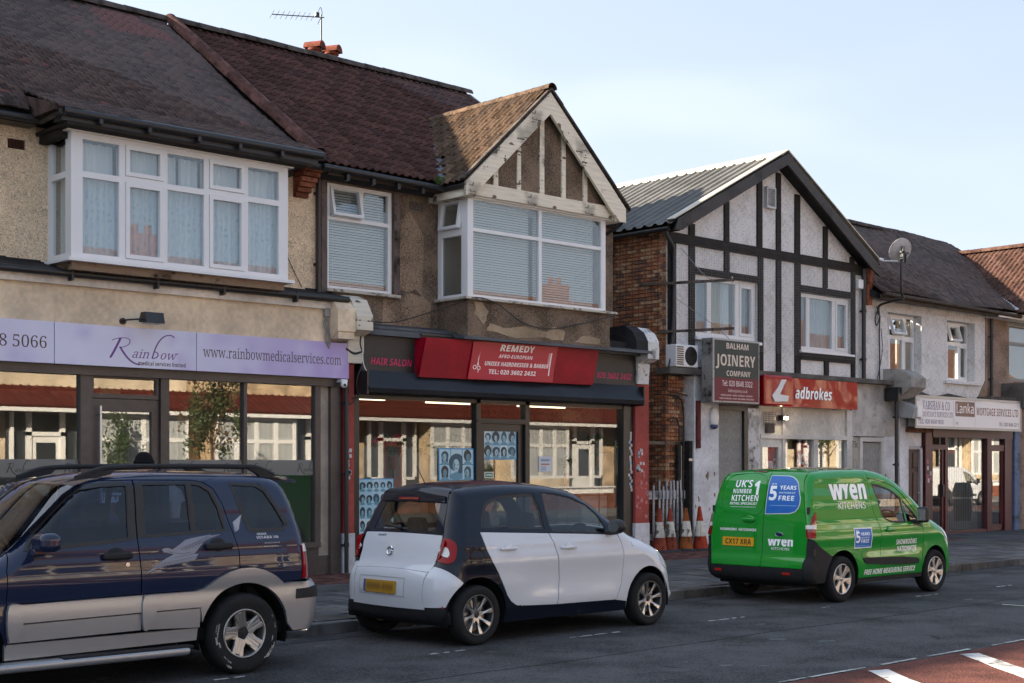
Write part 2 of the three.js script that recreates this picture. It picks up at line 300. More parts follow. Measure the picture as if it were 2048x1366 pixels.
{ // cracked joint along the lane
  const up = [], dn = []; for (let x = -12; x < 70; x += 0.06) { const z = 8.82 + 0.07 * Math.sin(x * 0.21) + 0.03 * (fbm((x * 0.07) % 1, 0.5, 8, 4, 5) - 0.5) * 4, w = 0.004 + 0.011 * hash(Math.round(x * 17), 3, 4); up.push([x, -z + w]); dn.push([x, -z - w]); }
  struct('road_joint', prism([...dn, ...up.reverse()], 0, 0.002).rotateX(-Math.PI / 2).translate(0, 0.001, 0), mat([0.03, 0.03, 0.031], 0.9));
}
{ // oil spots, tar patches and hairline cracks
  const gs = [], cr = []; for (let i = 0; i < 60; i++) { const x = rr(3, 30), z = rr(6.0, 11), r = rr(0.02, 0.11), pts = []; for (let k = 0; k < 12; k++) { const a = k / 12 * 6.283, q = r * rr(0.5, 1.1); pts.push([x + 1.4 * q * Math.cos(a), -(z + q * Math.sin(a))]); } gs.push(prism(pts, 0, 0.0012).rotateX(-Math.PI / 2)); }
  for (let i = 0; i < 26; i++) { let x = rr(4, 26), z = rr(6.2, 10.8), a = rr(-0.5, 0.5) + (rnd() < 0.3 ? 1.4 : 0); const up = [], dn = []; for (let k = 0; k < 22; k++) { up.push([x, -z + 0.003]); dn.push([x, -z - 0.003 * rnd()]); x += 0.045 * Math.cos(a); z += 0.045 * Math.sin(a); a += rr(-0.5, 0.5); } cr.push(prism([...dn, ...up.reverse()], 0, 0.0012).rotateX(-Math.PI / 2)); }
  struct('road_stain', gs, mat([0.045, 0.045, 0.047], 0.6, { map: T.stain })).userData.kind = 'stuff'; struct('road_crack', cr, mat([0.025, 0.025, 0.026], 0.9)).userData.kind = 'stuff';
  const lf = []; for (let i = 0; i < 90; i++) { const g = new THREE.CircleGeometry(rr(0.012, 0.035), 5).rotateX(-Math.PI / 2 + rr(-0.3, 0.3)).rotateY(rr(0, 6)); lf.push(g.translate(rr(4, 32), 0.012, 5.78 + Math.abs(rr(-0.5, 0.5)) * rnd())); } struct('litter_leaves', lf.map(uvm), mat([0.16, 0.1, 0.05], 0.9)).userData.kind = 'stuff';
}
// kerb, pavement slabs, shop forecourt
const PY = 0.13;
const pavement = struct('pavement', [box(-60, 160, -0.1, PY - 0.04, 0.2, 5.6)], mat([0.1, 0.095, 0.09], 1, { map: T.conc }));
const slabT = tones([0.12, 0.114, 0.11], 5, 0.24, 0.92, { map: T.conc, bump: T.roughB, bs: 0.003 });
{
  const items = [], gs = [0.6, 0.75].map((w) => rbox(-w / 2 + 0.006, w / 2 - 0.006, -0.025, 0.025, -0.218, 0.218, 0.008, 1));
  for (let r = 0; r < 6; r++) for (let k = -8; k < 56; k++) {
    const z = 5.6 - 0.225 - r * 0.45; if (z < 2.9) continue;
    items.push({ geo: gs[0], mat: slabT[Math.floor(rnd() * 5)], m: mtx(k * 0.6 + (r % 2) * 0.3, PY - 0.022 + rr(-0.006, 0.006), z, rr(-0.012, 0.012), rnd() < 0.5 ? Math.PI : 0, rr(-0.004, 0.004)) });
  }
  pieces(pavement, 'slab', items, 300, 'slab_field', new THREE.MeshPhysicalMaterial({ vertexColors: true, roughness: 0.92, map: T.conc }));
}
const paverT = tex(512, 1.6, (u, v, i, j) => {                          // small red pavers, too fine at this distance to tell apart
  const c = 16, x = u * c, y = v * c, row = Math.floor(y), bx = Math.floor((x + (row % 2)) / 2), fx = ((x + (row % 2)) / 2) % 1, fy = y % 1, k = 0.72 + 0.5 * (hash(bx, row, 6) - 0.5) + 0.2 * (hash(i, j, 3) - 0.5);
  const g = fx < 0.04 || fy < 0.08 ? 0.45 : 1; return [k * g, k * g * 0.97, k * g * 0.95];
});
M('red_pavers', box(-20, 29.4, PY - 0.06, PY, 0.15, 1.75), mat([0.13, 0.058, 0.048], 0.9, { map: paverT }), pavement);
M('grey_strip', box(-20, 29.4, PY - 0.06, PY - 0.004, 1.75, 2.9), mat([0.1, 0.096, 0.093], 0.95, { map: T.asphalt, bump: T.asphaltB, bs: 0.005 }), pavement);
M('tarmac_strip', box(29.4, 60, PY - 0.06, PY, 0.15, 2.9), mat([0.09, 0.09, 0.095], 0.95, { map: T.asphalt, bump: T.asphaltB, bs: 0.005 }), pavement);
for (let k = -6; k < 44; k++) M('kerbstone', rbox(k * 0.915 + 0.004, k * 0.915 + 0.911, -0.12, PY - 0.006 + rr(-0.004, 0.004), 5.6, 5.745, 0.018, 2), slabT[k & 3], pavement);
// far pavement, where the camera stands
const pav2 = struct('far_pavement', [box(-60, 160, -0.1, PY, 16.7, 20.6), box(-60, 160, -0.2, 0.02, 20.6, 24)], mat([0.17, 0.16, 0.15], 0.95, { map: T.conc }));
// ================================================================ roof building blocks
const rollG = (() => { // pantile-like concrete tile with ribs, 0.3 wide, 0.36 long, drawn along -z up the slope
  const pts = [], n = 16; for (let i = 0; i <= n; i++) { const u = i / n, x = (u - 0.5) * 0.3; pts.push([x, 0.034 * Math.pow(Math.abs(Math.sin(u * Math.PI * 2)), 3)]); }
  const g = new THREE.BufferGeometry(), p = [], ix = []; for (const z of [0.19, -0.19]) for (const [x, y] of pts) p.push(x, y + (z > 0 ? 0.015 : -0.012), z);
  for (const [x, y] of pts) p.push(x, y - 0.006, 0.19);
  const N = n + 1; for (let i = 0; i < n; i++) { ix.push(i, i + 1, N + i + 1, i, N + i + 1, N + i, 2 * N + i, 2 * N + i + 1, i + 1, 2 * N + i, i + 1, i); }
  g.setAttribute('position', new THREE.Float32BufferAttribute(p, 3)); g.setIndex(ix); const t = g.toNonIndexed(); t.computeVertexNormals(); return uvm(t);
})();
const plainG = [0, 1, 2].map((k) => uvm(new THREE.BoxGeometry(0.162 - 0.002 * k, 0.02, 0.2)));
// a roof slope: rows of tiles laid from the eave up; frame: O at the eave, X along, U up the slope
function tileSlope(parent, name, O, X, U, width, length, o) {
  const x = X.clone().normalize(), u = U.clone().normalize(), n = x.clone().cross(u).normalize(); if (n.y < 0) n.negate();
  const items = [], R = new THREE.Matrix4(), e = V3();
  for (let r = 0; r * o.gauge < length; r++) {
    const off = o.stagger ? (r % 2) * o.w / 2 : 0;
    for (let k = -1; k * o.w < width; k++) {
      const cx = k * o.w + off + o.w / 2, cu = r * o.gauge + o.gauge / 2; if (cx < 0.3 * o.w || cx > width - 0.3 * o.w || (o.keep && !o.keep(cx, cu))) continue;
      const zx = x.clone(), zz = u.clone().negate(), yy = n.clone(), j = o.jit ?? 1;
      R.makeBasis(zx, yy, zz);
      const sag = (o.sag ? o.sag(cx, cu) : 0);
      e.copy(O).addScaledVector(x, cx + rr(-0.004, 0.004) * j).addScaledVector(u, cu + rr(-0.005, 0.005) * j).addScaledVector(n, (o.lift ?? 0.02) + rr(-0.004, 0.004) * j + sag);
      const m = R.clone().setPosition(e).multiply(mtx(0, 0, 0, (o.pitch ?? 0.06) + rr(-0.012, 0.012) * j, rr(-0.01, 0.01) * j, rr(-0.012, 0.012) * j));
      items.push({ geo: o.geos[Math.floor(rnd() * o.geos.length)], mat: o.mats[Math.floor((o.tone ? clamp(o.tone(cx, cu)) * 0.999 : rnd()) * o.mats.length)], m });
    }
  }
  pieces(parent, name, items, o.most ?? 300, name + '_field');
}
function ridgeTiles(parent, a, b, r, mats, step = 0.45, name = 'ridge_tile') {  // half-round caps laid end to end
  const d = b.clone().sub(a), n = Math.round(d.length() / step), q = new THREE.Quaternion().setFromUnitVectors(V3(0, 1, 0), d.clone().normalize());
  const side = V3(0, 0, 1).applyQuaternion(q);
  for (let i = 0; i < n; i++) {
    const g = new THREE.CylinderGeometry(r, r * 1.06, d.length() / n + 0.02, 10, 1, true, 0, Math.PI); // half shell
    g.rotateY(0).translate(0, 0, 0);
    const up = V3(0, 1, 0).addScaledVector(d.clone().normalize(), -d.clone().normalize().y).normalize(), ax = d.clone().normalize(), zz = ax.clone().cross(up);
    // half cylinder bulges towards +x of its own frame: map +x to up, y to the axis
    g.applyMatrix4(new THREE.Matrix4().makeBasis(up, ax, up.clone().cross(ax)));
    const c = a.clone().addScaledVector(d, (i + 0.5) / n); g.translate(c.x, c.y + rr(-0.006, 0.006), c.z);
    M(name, uvm(g), mats[i % mats.length], parent);
  }
}
function gutter(pts, r = 0.055) { // half-round gutter as a trough along points
  const gs = []; for (let i = 0; i + 1 < pts.length; i++) { const a = V3(...pts[i]), b = V3(...pts[i + 1]); gs.push(cyl(a, b, r, r, 14)); } return gs.map(uvm);
}
const tileDark = tones([0.064, 0.041, 0.034], 6, 0.42, 0.9, { map: T.tile }), tileRed = [mat([0.12, 0.05, 0.042], 0.9, { map: T.tile }), mat([0.09, 0.045, 0.04], 0.9, { map: T.tile })];
const tileBrown = tones([0.066, 0.03, 0.0245], 5, 0.26, 0.88, { map: T.tile });
const tileTan = tones([0.088, 0.056, 0.036], 5, 0.26, 0.88, { map: T.tile });
const capRed = tones([0.1, 0.047, 0.038], 3, 0.2, 0.9, { map: T.tile }), capDark = tones([0.075, 0.06, 0.052], 3, 0.2, 0.9, { map: T.tile });
const brickM = tones([0.26, 0.095, 0.055], 4, 0.3, 0.9, { map: T.tile }), brickG = [rbox(-0.107, 0.107, -0.0325, 0.0325, -0.05, 0.05, 0.005, 1), rbox(-0.051, 0.051, -0.0325, 0.0325, -0.05, 0.05, 0.005, 1)];
const mortarM = mat([0.2, 0.17, 0.14], 1, { map: T.conc });
// a panel of brickwork facing +z (turn 0) or -x (turn 1), laid brick by brick over a mortar bed
function brickwork(parent, w, h, O, turn, o = {}) {
  const items = [], c = o.course ?? 0.075;
  for (let r = 0; r * c < h - 0.02; r++) {
    let x = (r % 2) ? -0.06 : 0; let k = 0;
    while (x < w - 0.03) {
      const head = o.flemish ? (k + r) % 2 === 0 : false, L = head ? 0.112 : 0.225, a = Math.max(0, x), b = Math.min(w, x + L); k++; x += L;
      if (b - a < 0.05) continue; const cx = (a + b) / 2, cy = r * c + c / 2; if (o.keep && !o.keep(cx, cy)) continue;
      const s = (b - a - 0.011) / (head ? 0.102 : 0.214), y = rr(-0.004, 0.004);
      const m = turn ? mtx(O.x - y, O.y + cy, O.z - cx, 0, Math.PI / 2, 0, s, 1, 1) : mtx(O.x + cx, O.y + cy, O.z + y, 0, 0, 0, s, 1, 1);
      items.push({ geo: brickG[head ? 1 : 0], mat: (o.mats ?? brickM)[Math.floor(rnd() * (o.mats ?? brickM).length)], m });
    }
  }
  pieces(parent, 'brick', items, o.most ?? 300, 'brick_field');
}
const downpipe = (parent, x, y0, y1, z, r = 0.035, m = MT.blackPipe) => { const gs = [cyl(V3(x, y0, z), V3(x, y1, z), r)]; for (let y = y0 + 0.4; y < y1; y += 1.1) gs.push(cyl(V3(x, y, z), V3(x, y + 0.07, z), r * 1.25), box(x - r * 1.7, x + r * 1.7, y + 0.01, y + 0.05, z - 0.06, z - 0.02)); return M('drainpipe', gs, m, parent); };

// ================================================================ the medical practice (left)
const H1 = thing('terraced_shop_house', 'cream pebbledashed shop house with white bay window over the lilac signboard', 'house', [8, 0, 0], 'terraced houses with shops');
M('wall', [prism(rect(2, 12.62, 4.3, 6.52), -0.25, 0, [rect(7.72, 7.96, 5.99, 6.12)]), box(2, 12.62, 0, 9.3, -8.6, -8.4), box(2, 2.2, 0, 6.4, -8.4, -0.25)], MT.cream, H1);
M('vent_brick', [box(7.73, 7.95, 6.0, 6.11, -0.1, -0.02), ...[0, 1, 2, 3, 4].map((i) => box(7.745 + i * 0.042, 7.77 + i * 0.042, 6.02, 6.09, -0.02, -0.004))], mat([0.06, 0.028, 0.022], 0.95), H1);
// roof: slopes to the street, kicked out over the bay
const RY = 9.56, RZ = -4.1;
const slopeAt = (z) => RY + (RZ - z) * 0.7;                            // height of the terrace's street slope
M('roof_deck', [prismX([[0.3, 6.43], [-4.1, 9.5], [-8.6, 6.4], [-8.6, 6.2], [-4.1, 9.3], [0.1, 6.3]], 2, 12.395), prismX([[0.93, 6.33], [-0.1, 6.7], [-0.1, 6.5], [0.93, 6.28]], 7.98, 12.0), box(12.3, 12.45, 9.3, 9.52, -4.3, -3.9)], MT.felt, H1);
{
  const O = V3(2.2, 6.46, 0.36), U = V3(0, RY - 6.46, RZ - 0.36), L = U.length();
  const sag = (x, u) => 0.035 * Math.sin(x * 0.9 + 1) * Math.sin(u * 0.8) + 0.012 * Math.sin(x * 3.1 + u * 2.3);
  const redp = (x, u) => fbm((x * 0.11 + 0.2) % 1, (u * 0.13) % 1, 6, 3, 9);
  tileSlope(H1, 'roof_tile', O, V3(1, 0, 0), U, 10.05, L, { gauge: 0.102, w: 0.166, stagger: true, geos: plainG, lift: 0.03, pitch: 0.115, sag, jit: 1.3,
    keep: (x, u) => !(x > 5.7 && x < 9.9 && u < 0.55), mats: [...tileDark, tileRed[1], tileRed[0]], tone: (x, u) => (u > L - 1.3 && u < L - 0.2 && x > 8.6 && x < 9.9 - (L - u) * 0.1 && redp(x, u) > 0.5 ? 0.99 : rnd() < 0.012 ? 0.9 : clamp(0.38 + 1.1 * (fbm((x * 0.09) % 1, (u * 0.1) % 1, 5, 4, 12) - 0.5) + rr(-0.28, 0.28), 0, 0.74)) });
  const O2 = V3(7.95, 6.4, 0.98), U2 = V3(0, slopeAt(-0.12) + 0.03 - 6.4, -0.12 - 0.98);
  tileSlope(H1, 'roof_tile', O2, V3(1, 0, 0), U2, 4.25, U2.length(), { gauge: 0.102, w: 0.166, stagger: true, geos: plainG, lift: 0.02, pitch: 0.115, mats: tileDark, tone: () => rr(0.1, 0.9) });
  ridgeTiles(H1, V3(2.2, RY + 0.02, RZ), V3(12.4, RY + 0.02, RZ), 0.12, capDark);
  ridgeTiles(H1, V3(12.4, RY + 0.06, RZ), V3(12.38, 6.53, 0.42), 0.125, capRed, 0.42, 'verge_tile');
}
M('gutter', [...gutter([[2, 6.34, 0.34], [8.02, 6.34, 0.34], [8.02, 6.35, 1.0], [12.05, 6.37, 1.0], [12.05, 6.37, 0.4], [12.62, 6.37, 0.36]]), box(8.02, 12.0, 6.24, 6.33, 0.72, 0.95), box(2, 8, 6.28, 6.36, 0.02, 0.28), ...[8.5, 9.2, 9.95, 10.6, 11.3].map((x) => box(x, x + 0.05, 6.25, 6.34, 0.9, 1.04))], MT.blackPipe, H1);
M('soffit', [box(8.1, 11.85, 6.2, 6.245, 0.0, 0.95), box(8.15, 11.8, 6.1, 6.2, 0.0, 0.6)], mat([0.03, 0.025, 0.022], 0.9, { map: T.grain }), H1);
M('roof_cheek', prismX([[-0.14, 6.76], [0.98, 6.43], [0.98, 6.35], [0.28, 6.35]], 7.9, 7.99), tileDark[2], H1);
// bay window
{
  const pn = [[8.43, 8.95, 5.68, 6.1], [9.1, 9.55, 5.76, 6.06, 0.06], [9.67, 10.24, 5.68, 6.1], [10.38, 10.84, 5.76, 6.06, 0.06], [10.96, 11.48, 5.68, 6.1], [8.43, 8.95, 4.6, 5.6], [9.1, 9.55, 4.65, 5.56, 0.06], [9.67, 10.24, 4.6, 5.6], [10.38, 10.84, 4.65, 5.56, 0.06], [10.96, 11.48, 4.6, 5.6]];
  const w = glazing(H1, 'bay_window', 8.27, 11.64, 4.53, 6.18, 0.7, pn);
  M('curtain', [drape(8.35, 8.96, 4.58, 6.13, 0.5, 7, 0.014), drape(9.0, 9.62, 4.58, 6.13, 0.5, 7, 0.014, 1), drape(9.66, 9.9, 4.58, 6.13, 0.49, 9, 0.02, 2), drape(9.96, 10.26, 4.58, 6.13, 0.5, 9, 0.02, 2), drape(10.3, 10.9, 4.58, 6.13, 0.5, 7, 0.014, 3), drape(10.92, 11.55, 4.58, 6.13, 0.5, 7, 0.014, 4)], MT.net, w);
  const lace = canvasTex(1.2, 1.2, 340, (c) => { c.fillStyle = '#dfe6ea'; c.fillRect(0, 0, 1.2, 1.2); c.lineWidth = 0.007; for (let i = 0; i < 7; i++) for (let s = 0; s < 3; s++) { c.strokeStyle = 'rgba(150,165,172,0.4)'; c.beginPath(); for (let t = 0; t <= 60; t++) { const y = t * 0.02, x = 0.09 + i * 0.171 + 0.03 * Math.sin(y * 10.47 + i + s) + 0.012 * Math.sin(y * 47.1 + s * 2) + s * 0.02; t ? c.lineTo(x, y) : c.moveTo(x, y); } c.stroke(); for (let q = 0; q < 8; q++) { c.beginPath(); c.arc(0.09 + i * 0.171 + 0.05 * hash(i, q, 2), hash(q, i, 3) * 1.2, 0.02 + 0.02 * hash(i, q, 4), 0, 6.3); c.stroke(); } } });
  lace.wrapS = lace.wrapT = THREE.RepeatWrapping; lace.repeat.set(1 / 0.6, 1 / 0.6);
  M('lace_curtain', drape(8.32, 11.58, 4.56, 5.62, 0.56, 6, 0.012, 5), mat([0.85, 0.87, 0.88], 0.95, { trans: 0.12, map: lace }), w);
  const xf = new THREE.Matrix4().makeRotationY(-Math.PI / 2).setPosition(8.27, 0, 0);   // local x -> z, faces -x
  const side = glazing(H1, 'bay_window', 0.0, 0.636, 4.53, 6.18, 0, [[0.1, 0.53, 5.68, 6.1], [0.1, 0.53, 4.6, 5.6]], { xf });
  M('curtain', drape(0.02, 0.6, 4.58, 6.12, -0.15, 7, 0.012).applyMatrix4(xf), MT.net, side);
  M('bay_window', glazingSolid(), MT.upvc, H1);
  function glazingSolid() { return [box(11.575, 11.64, 4.53, 6.18, 0.0, 0.63), box(8.2, 11.72, 6.18, 6.235, 0.0, 0.74), box(8.21, 11.72, 4.485, 4.53, 0.0, 0.76)]; }
  M('bay_base', [box(8.3, 11.6, 4.38, 4.485, 0, 0.66)], MT.brownPlain, H1);
  M('room_lining', [box(8.34, 11.57, 4.5, 6.18, -0.06, -0.02).translate(0, 0, 0.1)], MT.interior, H1);
}
// ledge over the shop, fascia, signboard
M('felt_flashing', [prismX([[0, 4.52], [0.44, 4.4], [0.44, 4.34], [0, 4.34]], 2, 12.92), ...Array.from({ length: 46 }, (_, i) => box(2 + i * 0.237, 2.24 + i * 0.237, 4.5, 4.53 + rr(0, 0.035), 0, 0.012 + rr(0, 0.01)))], MT.felt, H1);
M('gutter', [...gutter([[2, 4.32, 0.5], [12.88, 4.36, 0.5]], 0.05), ...[8.35, 9.6, 10.65, 11.9].map((x) => box(x, x + 0.03, 4.25, 4.4, 0.43, 0.55))], MT.blackPipe, H1);
M('fascia_board', box(2, 12.9, 4.2, 4.31, 0.36, 0.43), mat([0.68, 0.6, 0.52], 0.6, { map: T.mottle }), H1);
M('fascia_wall', [box(2, 12.62, 3.17, 4.2, 0.05, 0.36)], MT.creamSmooth, H1);
M('end_block', [prismX([[0.36, 3.72], [0.62, 3.86], [0.62, 4.2], [0.46, 4.36], [0.05, 4.36], [0.05, 3.72]], 12.6, 12.93), rbox(12.62, 12.93, 3.74, 3.88, 0.05, 0.6, 0.015)], MT.creamSmooth, H1);
M('painted_corbel', [prismX([[0.66, 3.9], [0.66, 4.12], [0.5, 4.38], [0.3, 4.46], [0.05, 4.46], [0.05, 3.4], [0.42, 3.4], [0.42, 3.82]], 12.93, 13.24)], mat([0.55, 0.52, 0.48], 0.85, { map: T.flake, bump: T.roughB, bs: 0.004 }), H1);
{ // signboard: three printed panels
  const sg = thing('signboard', 'long lilac shop signboard with script lettering and a web address', 'sign', [9, 3.15, 0.4]);
  const grad = (c, w, h, k) => { const g = c.createLinearGradient(0, 0, w, h * 0.6); [['#c3c0de', '#d0d1ea'], ['#d2d3ec', '#d4d6ec'], ['#cfd0ea', '#9f8ccb']][k].forEach((s, i) => g.addColorStop(i, s)); c.fillStyle = g; c.fillRect(0, 0, w, h); for (let i = 0; i < 26; i++) { const x = hash(i, k, 5) * w, y = hash(i, k, 6) * h, r = 0.12 + 0.3 * hash(i, k, 7), q = c.createRadialGradient(x, y, 0, x, y, r); q.addColorStop(0, i % 3 ? 'rgba(222,224,242,0.25)' : 'rgba(140,120,190,0.2)'); q.addColorStop(1, 'rgba(200,200,235,0)'); c.fillStyle = q; c.fillRect(0, 0, w, h); } };
  const script = (c, x, y, s, col) => { c.save(); c.translate(x, y); c.scale(s, s); c.strokeStyle = col; c.lineCap = 'round'; c.lineJoin = 'round'; const st = (w, d) => { c.lineWidth = w; c.stroke(new Path2D(d)); };
    st(0.055, 'M0.02,0.02 C0.12,-0.2 0.2,-0.45 0.26,-0.62'); st(0.022, 'M0.06,-0.55 C0.2,-0.66 0.5,-0.72 0.5,-0.55 C0.5,-0.42 0.36,-0.34 0.24,-0.32'); st(0.05, 'M0.26,-0.33 C0.36,-0.1 0.5,0.2 0.72,0.22'); st(0.016, 'M0.72,0.22 C0.82,0.22 0.86,0.18 0.9,0.15');
    txt(c, 'ain', 0.53, 0.0, 0.4, { font: 'serif', weight: 'normal', color: col, slant: 0.25, width: 0.44 });
    st(0.034, 'M1.06,-0.02 C1.12,-0.3 1.18,-0.6 1.36,-0.78 C1.46,-0.87 1.6,-0.86 1.62,-0.78'); st(0.03, 'M1.06,-0.02 C1.18,0.02 1.28,-0.2 1.14,-0.24');
    txt(c, 'ow', 1.24, 0.0, 0.4, { font: 'serif', weight: 'normal', color: col, slant: 0.25, width: 0.42 }); st(0.016, 'M1.64,-0.2 C1.68,-0.23 1.72,-0.22 1.75,-0.22'); c.restore(); };
  globalThis.scriptLogo = script;
  [[5.6, 8.17], [8.18, 10.285], [10.295, 12.96]].forEach(([a, b], k) => {
    const w = b - a, h = 0.545, t = canvasTex(w, h, 380, (c) => {
      grad(c, w, h, k);
      if (k === 0) txt(c, '020 8648 5066', w - 0.09, 0.35, 0.215, { font: 'serif', weight: 'normal', color: '#2a2733', align: 'right' });
      if (k === 1) { c.save(); c.translate(0.78, 0.41); c.scale(0.6, 0.4); script(c, 0, 0, 1, '#55257f'); c.restore(); txt(c, 'medical services limited', 1.2, 0.505, 0.075, { color: '#241b30', width: 0.74 }); }
      if (k === 2) txt(c, 'www.rainbowmedicalservices.com', 0.1, 0.34, 0.2, { font: 'serif', weight: 'normal', color: '#2c2734', width: 2.42 });
    });
    M('sign_panel', uv01(rbox(a, b, 3.15, 3.7, 0.385, 0.41, 0.004), a, b, 3.15, 3.7), mat(0xffffff, 0.22, { map: t }), sg);
  });
}
{ // swan-neck sign lamp
  const l = thing('sign_lamp', 'black wall lamp reaching out over the lilac signboard', 'lamp', [9.3, 3.7, 0.4]);
  M('wall_plate', cyl(V3(9.17, 3.78, 0.36), V3(9.17, 3.78, 0.39), 0.045), MT.aluBlack, l);
  M('arm', tube([[9.17, 3.78, 0.38], [9.18, 3.79, 0.5], [9.3, 3.8, 0.6], [9.42, 3.81, 0.62]], 0.012), MT.aluBlack, l);
  M('shade', prismX([[0.5, 3.77], [0.72, 3.75], [0.68, 3.9], [0.56, 3.9]], 9.34, 9.62), MT.aluBlack, l);
  M('lens', box(9.36, 9.6, 3.745, 3.76, 0.53, 0.7), mat([0.5, 0.48, 0.42], 0.3), l);
}
// shopfront
{
  const z = 0.2, dk = MT.alu;
  const sf = M('shopfront_frame', [box(3, 12.9, 3.03, 3.17, 0.1, 0.3), box(3, 8.62, 0.55, 0.63, 0.12, 0.24), box(8.62, 8.78, 0.15, 3.03, 0.12, 0.25), box(9.82, 9.95, 0.15, 3.03, 0.12, 0.25), box(11.18, 11.235, 0.6, 3.03, 0.14, 0.24), box(12.45, 12.54, 0.55, 3.03, 0.12, 0.24), box(9.95, 12.54, 0.55, 0.63, 0.12, 0.26), box(12.72, 12.9, 0.13, 3.03, 0.08, 0.27), box(6.6, 6.7, 0.6, 3.03, 0.12, 0.24)], dk, H1);
  for (const [a, b] of [[4, 6.6], [6.7, 8.62], [9.95, 11.18], [11.235, 12.45]]) M('pane', box(a, b, 0.63, 3.03, 0.178, 0.186), MT.glass, sf);
  M('frame_return', [box(12.54, 12.72, 0.4, 3.05, -0.1, 0.2), box(12.56, 12.6, 0.6, 3.03, 0.2, 0.22)], mat([0.33, 0.28, 0.23], 0.6, { map: T.mottle }), sf);
  M('stall_riser', box(3, 8.62, 0.1, 0.55, 0.1, 0.2), dk, sf); M('stall_riser', [box(9.95, 12.72, 0.1, 0.42, 0.1, 0.22), box(9.95, 12.54, 0.42, 0.55, 0.1, 0.2)], dk, sf);
  const dr = M('shop_door', prism(rect(8.79, 9.81, 0.14, 2.72), 0.13, 0.2, [rect(8.93, 9.7, 0.35, 2.55)]), dk, H1);
  M('pane', box(8.92, 9.71, 0.34, 2.56, 0.16, 0.168), MT.glass, dr);
  M('handle', [cyl(V3(8.9, 1.15, 0.27), V3(8.9, 2.62, 0.27), 0.017), cyl(V3(8.9, 1.3, 0.2), V3(8.9, 1.3, 0.27), 0.012), cyl(V3(8.9, 2.5, 0.2), V3(8.9, 2.5, 0.27), 0.012)], MT.steel, dr);
  const tr = M('transom_window', prism(rect(8.79, 9.81, 2.73, 3.03), 0.13, 0.21, [rect(8.83, 9.77, 2.79, 3.0)]), dk, H1);
  M('pane', box(8.82, 9.78, 2.78, 3.01, 0.165, 0.173), MT.glass, tr);
  const ft = canvasTex(2.4, 0.3, 260, (c) => { for (let k = 0; k < 3; k++) { globalThis.scriptLogo(c, 0.12 + k * 0.8, 0.2, 0.2, 'rgba(40,36,34,0.9)'); txt(c, 'medical services limited', 0.3 + k * 0.8, 0.26, 0.028, { color: 'rgba(40,36,34,0.9)', width: 0.26 }); } });
  for (const [a, b] of [[6.7, 8.62], [9.95, 11.18], [11.235, 12.45]]) {
    M('frosted_band', box(a + 0.01, b - 0.01, 1.66, 1.89, 0.19, 0.192), mat([0.62, 0.62, 0.6], 0.5, { trans: 0.8 }), sf);
    const t = ft.clone(); t.wrapS = THREE.RepeatWrapping; t.repeat.set((b - a) / 2.4, 1); t.needsUpdate = true;
    M('window_lettering', sheet(a + 0.01, b - 0.01, 1.63, 1.9, 0.195), mat(0xffffff, 0.6, { map: t, alpha: true }), sf);
  }
  M('room_lining', [box(3, 12.6, 0.02, 0.1, -4.2, 0.1), box(3, 12.6, 3.05, 3.3, -4.2, 0.1)], MT.interiorFloor, H1);
  M('room_wall', [box(3, 12.7, 0.1, 3.05, -4.3, -4.2), box(2.9, 3, 0.1, 3.05, -4.3, 0.1), box(12.6, 12.7, 0.1, 3.05, -4.2, -0.1)], MT.interior, H1);
  M('exit_sign', box(9.2, 9.52, 2.79, 2.93, -0.4, -0.36), mat([0.03, 0.2, 0.1], 0.5), H1);
}
M('cable', [tube([[11.95, 6.15, 0.02], [11.93, 5.7, 0.02], [12.0, 5.2, 0.02], [12.2, 4.8, 0.02], [12.35, 4.55, 0.03]], 0.006)], MT.cable, H1);
M('junction_box', [rbox(12.5, 12.6, 4.08, 4.22, 0.36, 0.43, 0.01)], MT.conc, H1);
M('cable_bunch', [0, 1, 2, 3].map((k) => tube([[12.55, 4.1, 0.4], [12.48 + 0.03 * k, 3.98, 0.42], [12.52 + 0.02 * k, 3.85, 0.42], [12.5 + 0.035 * k, 3.75, 0.42], [12.58, 3.6, 0.42]], 0.009)), MT.cableGrey, H1);
{
  const c = thing('security_camera', 'small white dome camera under the end of the lilac signboard', 'camera', [12.86, 3.02, 0.4]);
  M('bracket', rbox(12.8, 12.92, 3.09, 3.14, 0.3, 0.44, 0.01), MT.upvc, c); M('dome', new THREE.SphereGeometry(0.055, 16, 12).translate(12.86, 3.06, 0.42), MT.upvc, c); M('lens', new THREE.SphereGeometry(0.022, 10, 8).translate(12.845, 3.05, 0.462), MT.aluBlack, c);
}
// ================================================================ the hair salon
const H2 = thing('terraced_shop_house', 'brown pebbledashed shop house with a flaking white timbered gable over the red sign', 'house', [16, 0, 0], 'terraced houses with shops');
M('wall', [prism(rect(12.62, 19.4, 3.9, 6.5), -0.25, 0, [rect(12.84, 14.15, 4.58, 6.25)]), box(19.15, 19.4, 0, 6.4, -8.4, -0.25), box(12.62, 19.4, 0, 6.4, -8.6, -8.4), prismX([[-0.2, 6.3], [-4.1, 9.4], [-8.4, 6.3]], 19.15, 19.38), box(13.14, 19.7, 2.9, 3.9, -0.25, 0.0)], MT.brown, H2);
M('wall_patch', [prism([[13.9, 3.95], [14.9, 3.95], [14.95, 4.5], [14.6, 4.72], [14.2, 4.5], [13.95, 4.6]], 0, 0.006), prism([[14.25, 4.7], [14.75, 4.6], [14.8, 5.6], [14.5, 6.0], [14.28, 5.8]], 0, 0.006)], mat([0.3, 0.215, 0.15], 0.95, { map: T.pebble, bump: T.pebbleB, bs: 0.012 }), H2);
M('roof_deck', [prismX([[0.25, 6.4], [-4.1, 9.5], [-8.6, 6.4], [-8.6, 6.2], [-4.1, 9.3], [0.1, 6.25]], 12.4, 19.38)], MT.felt, H2);
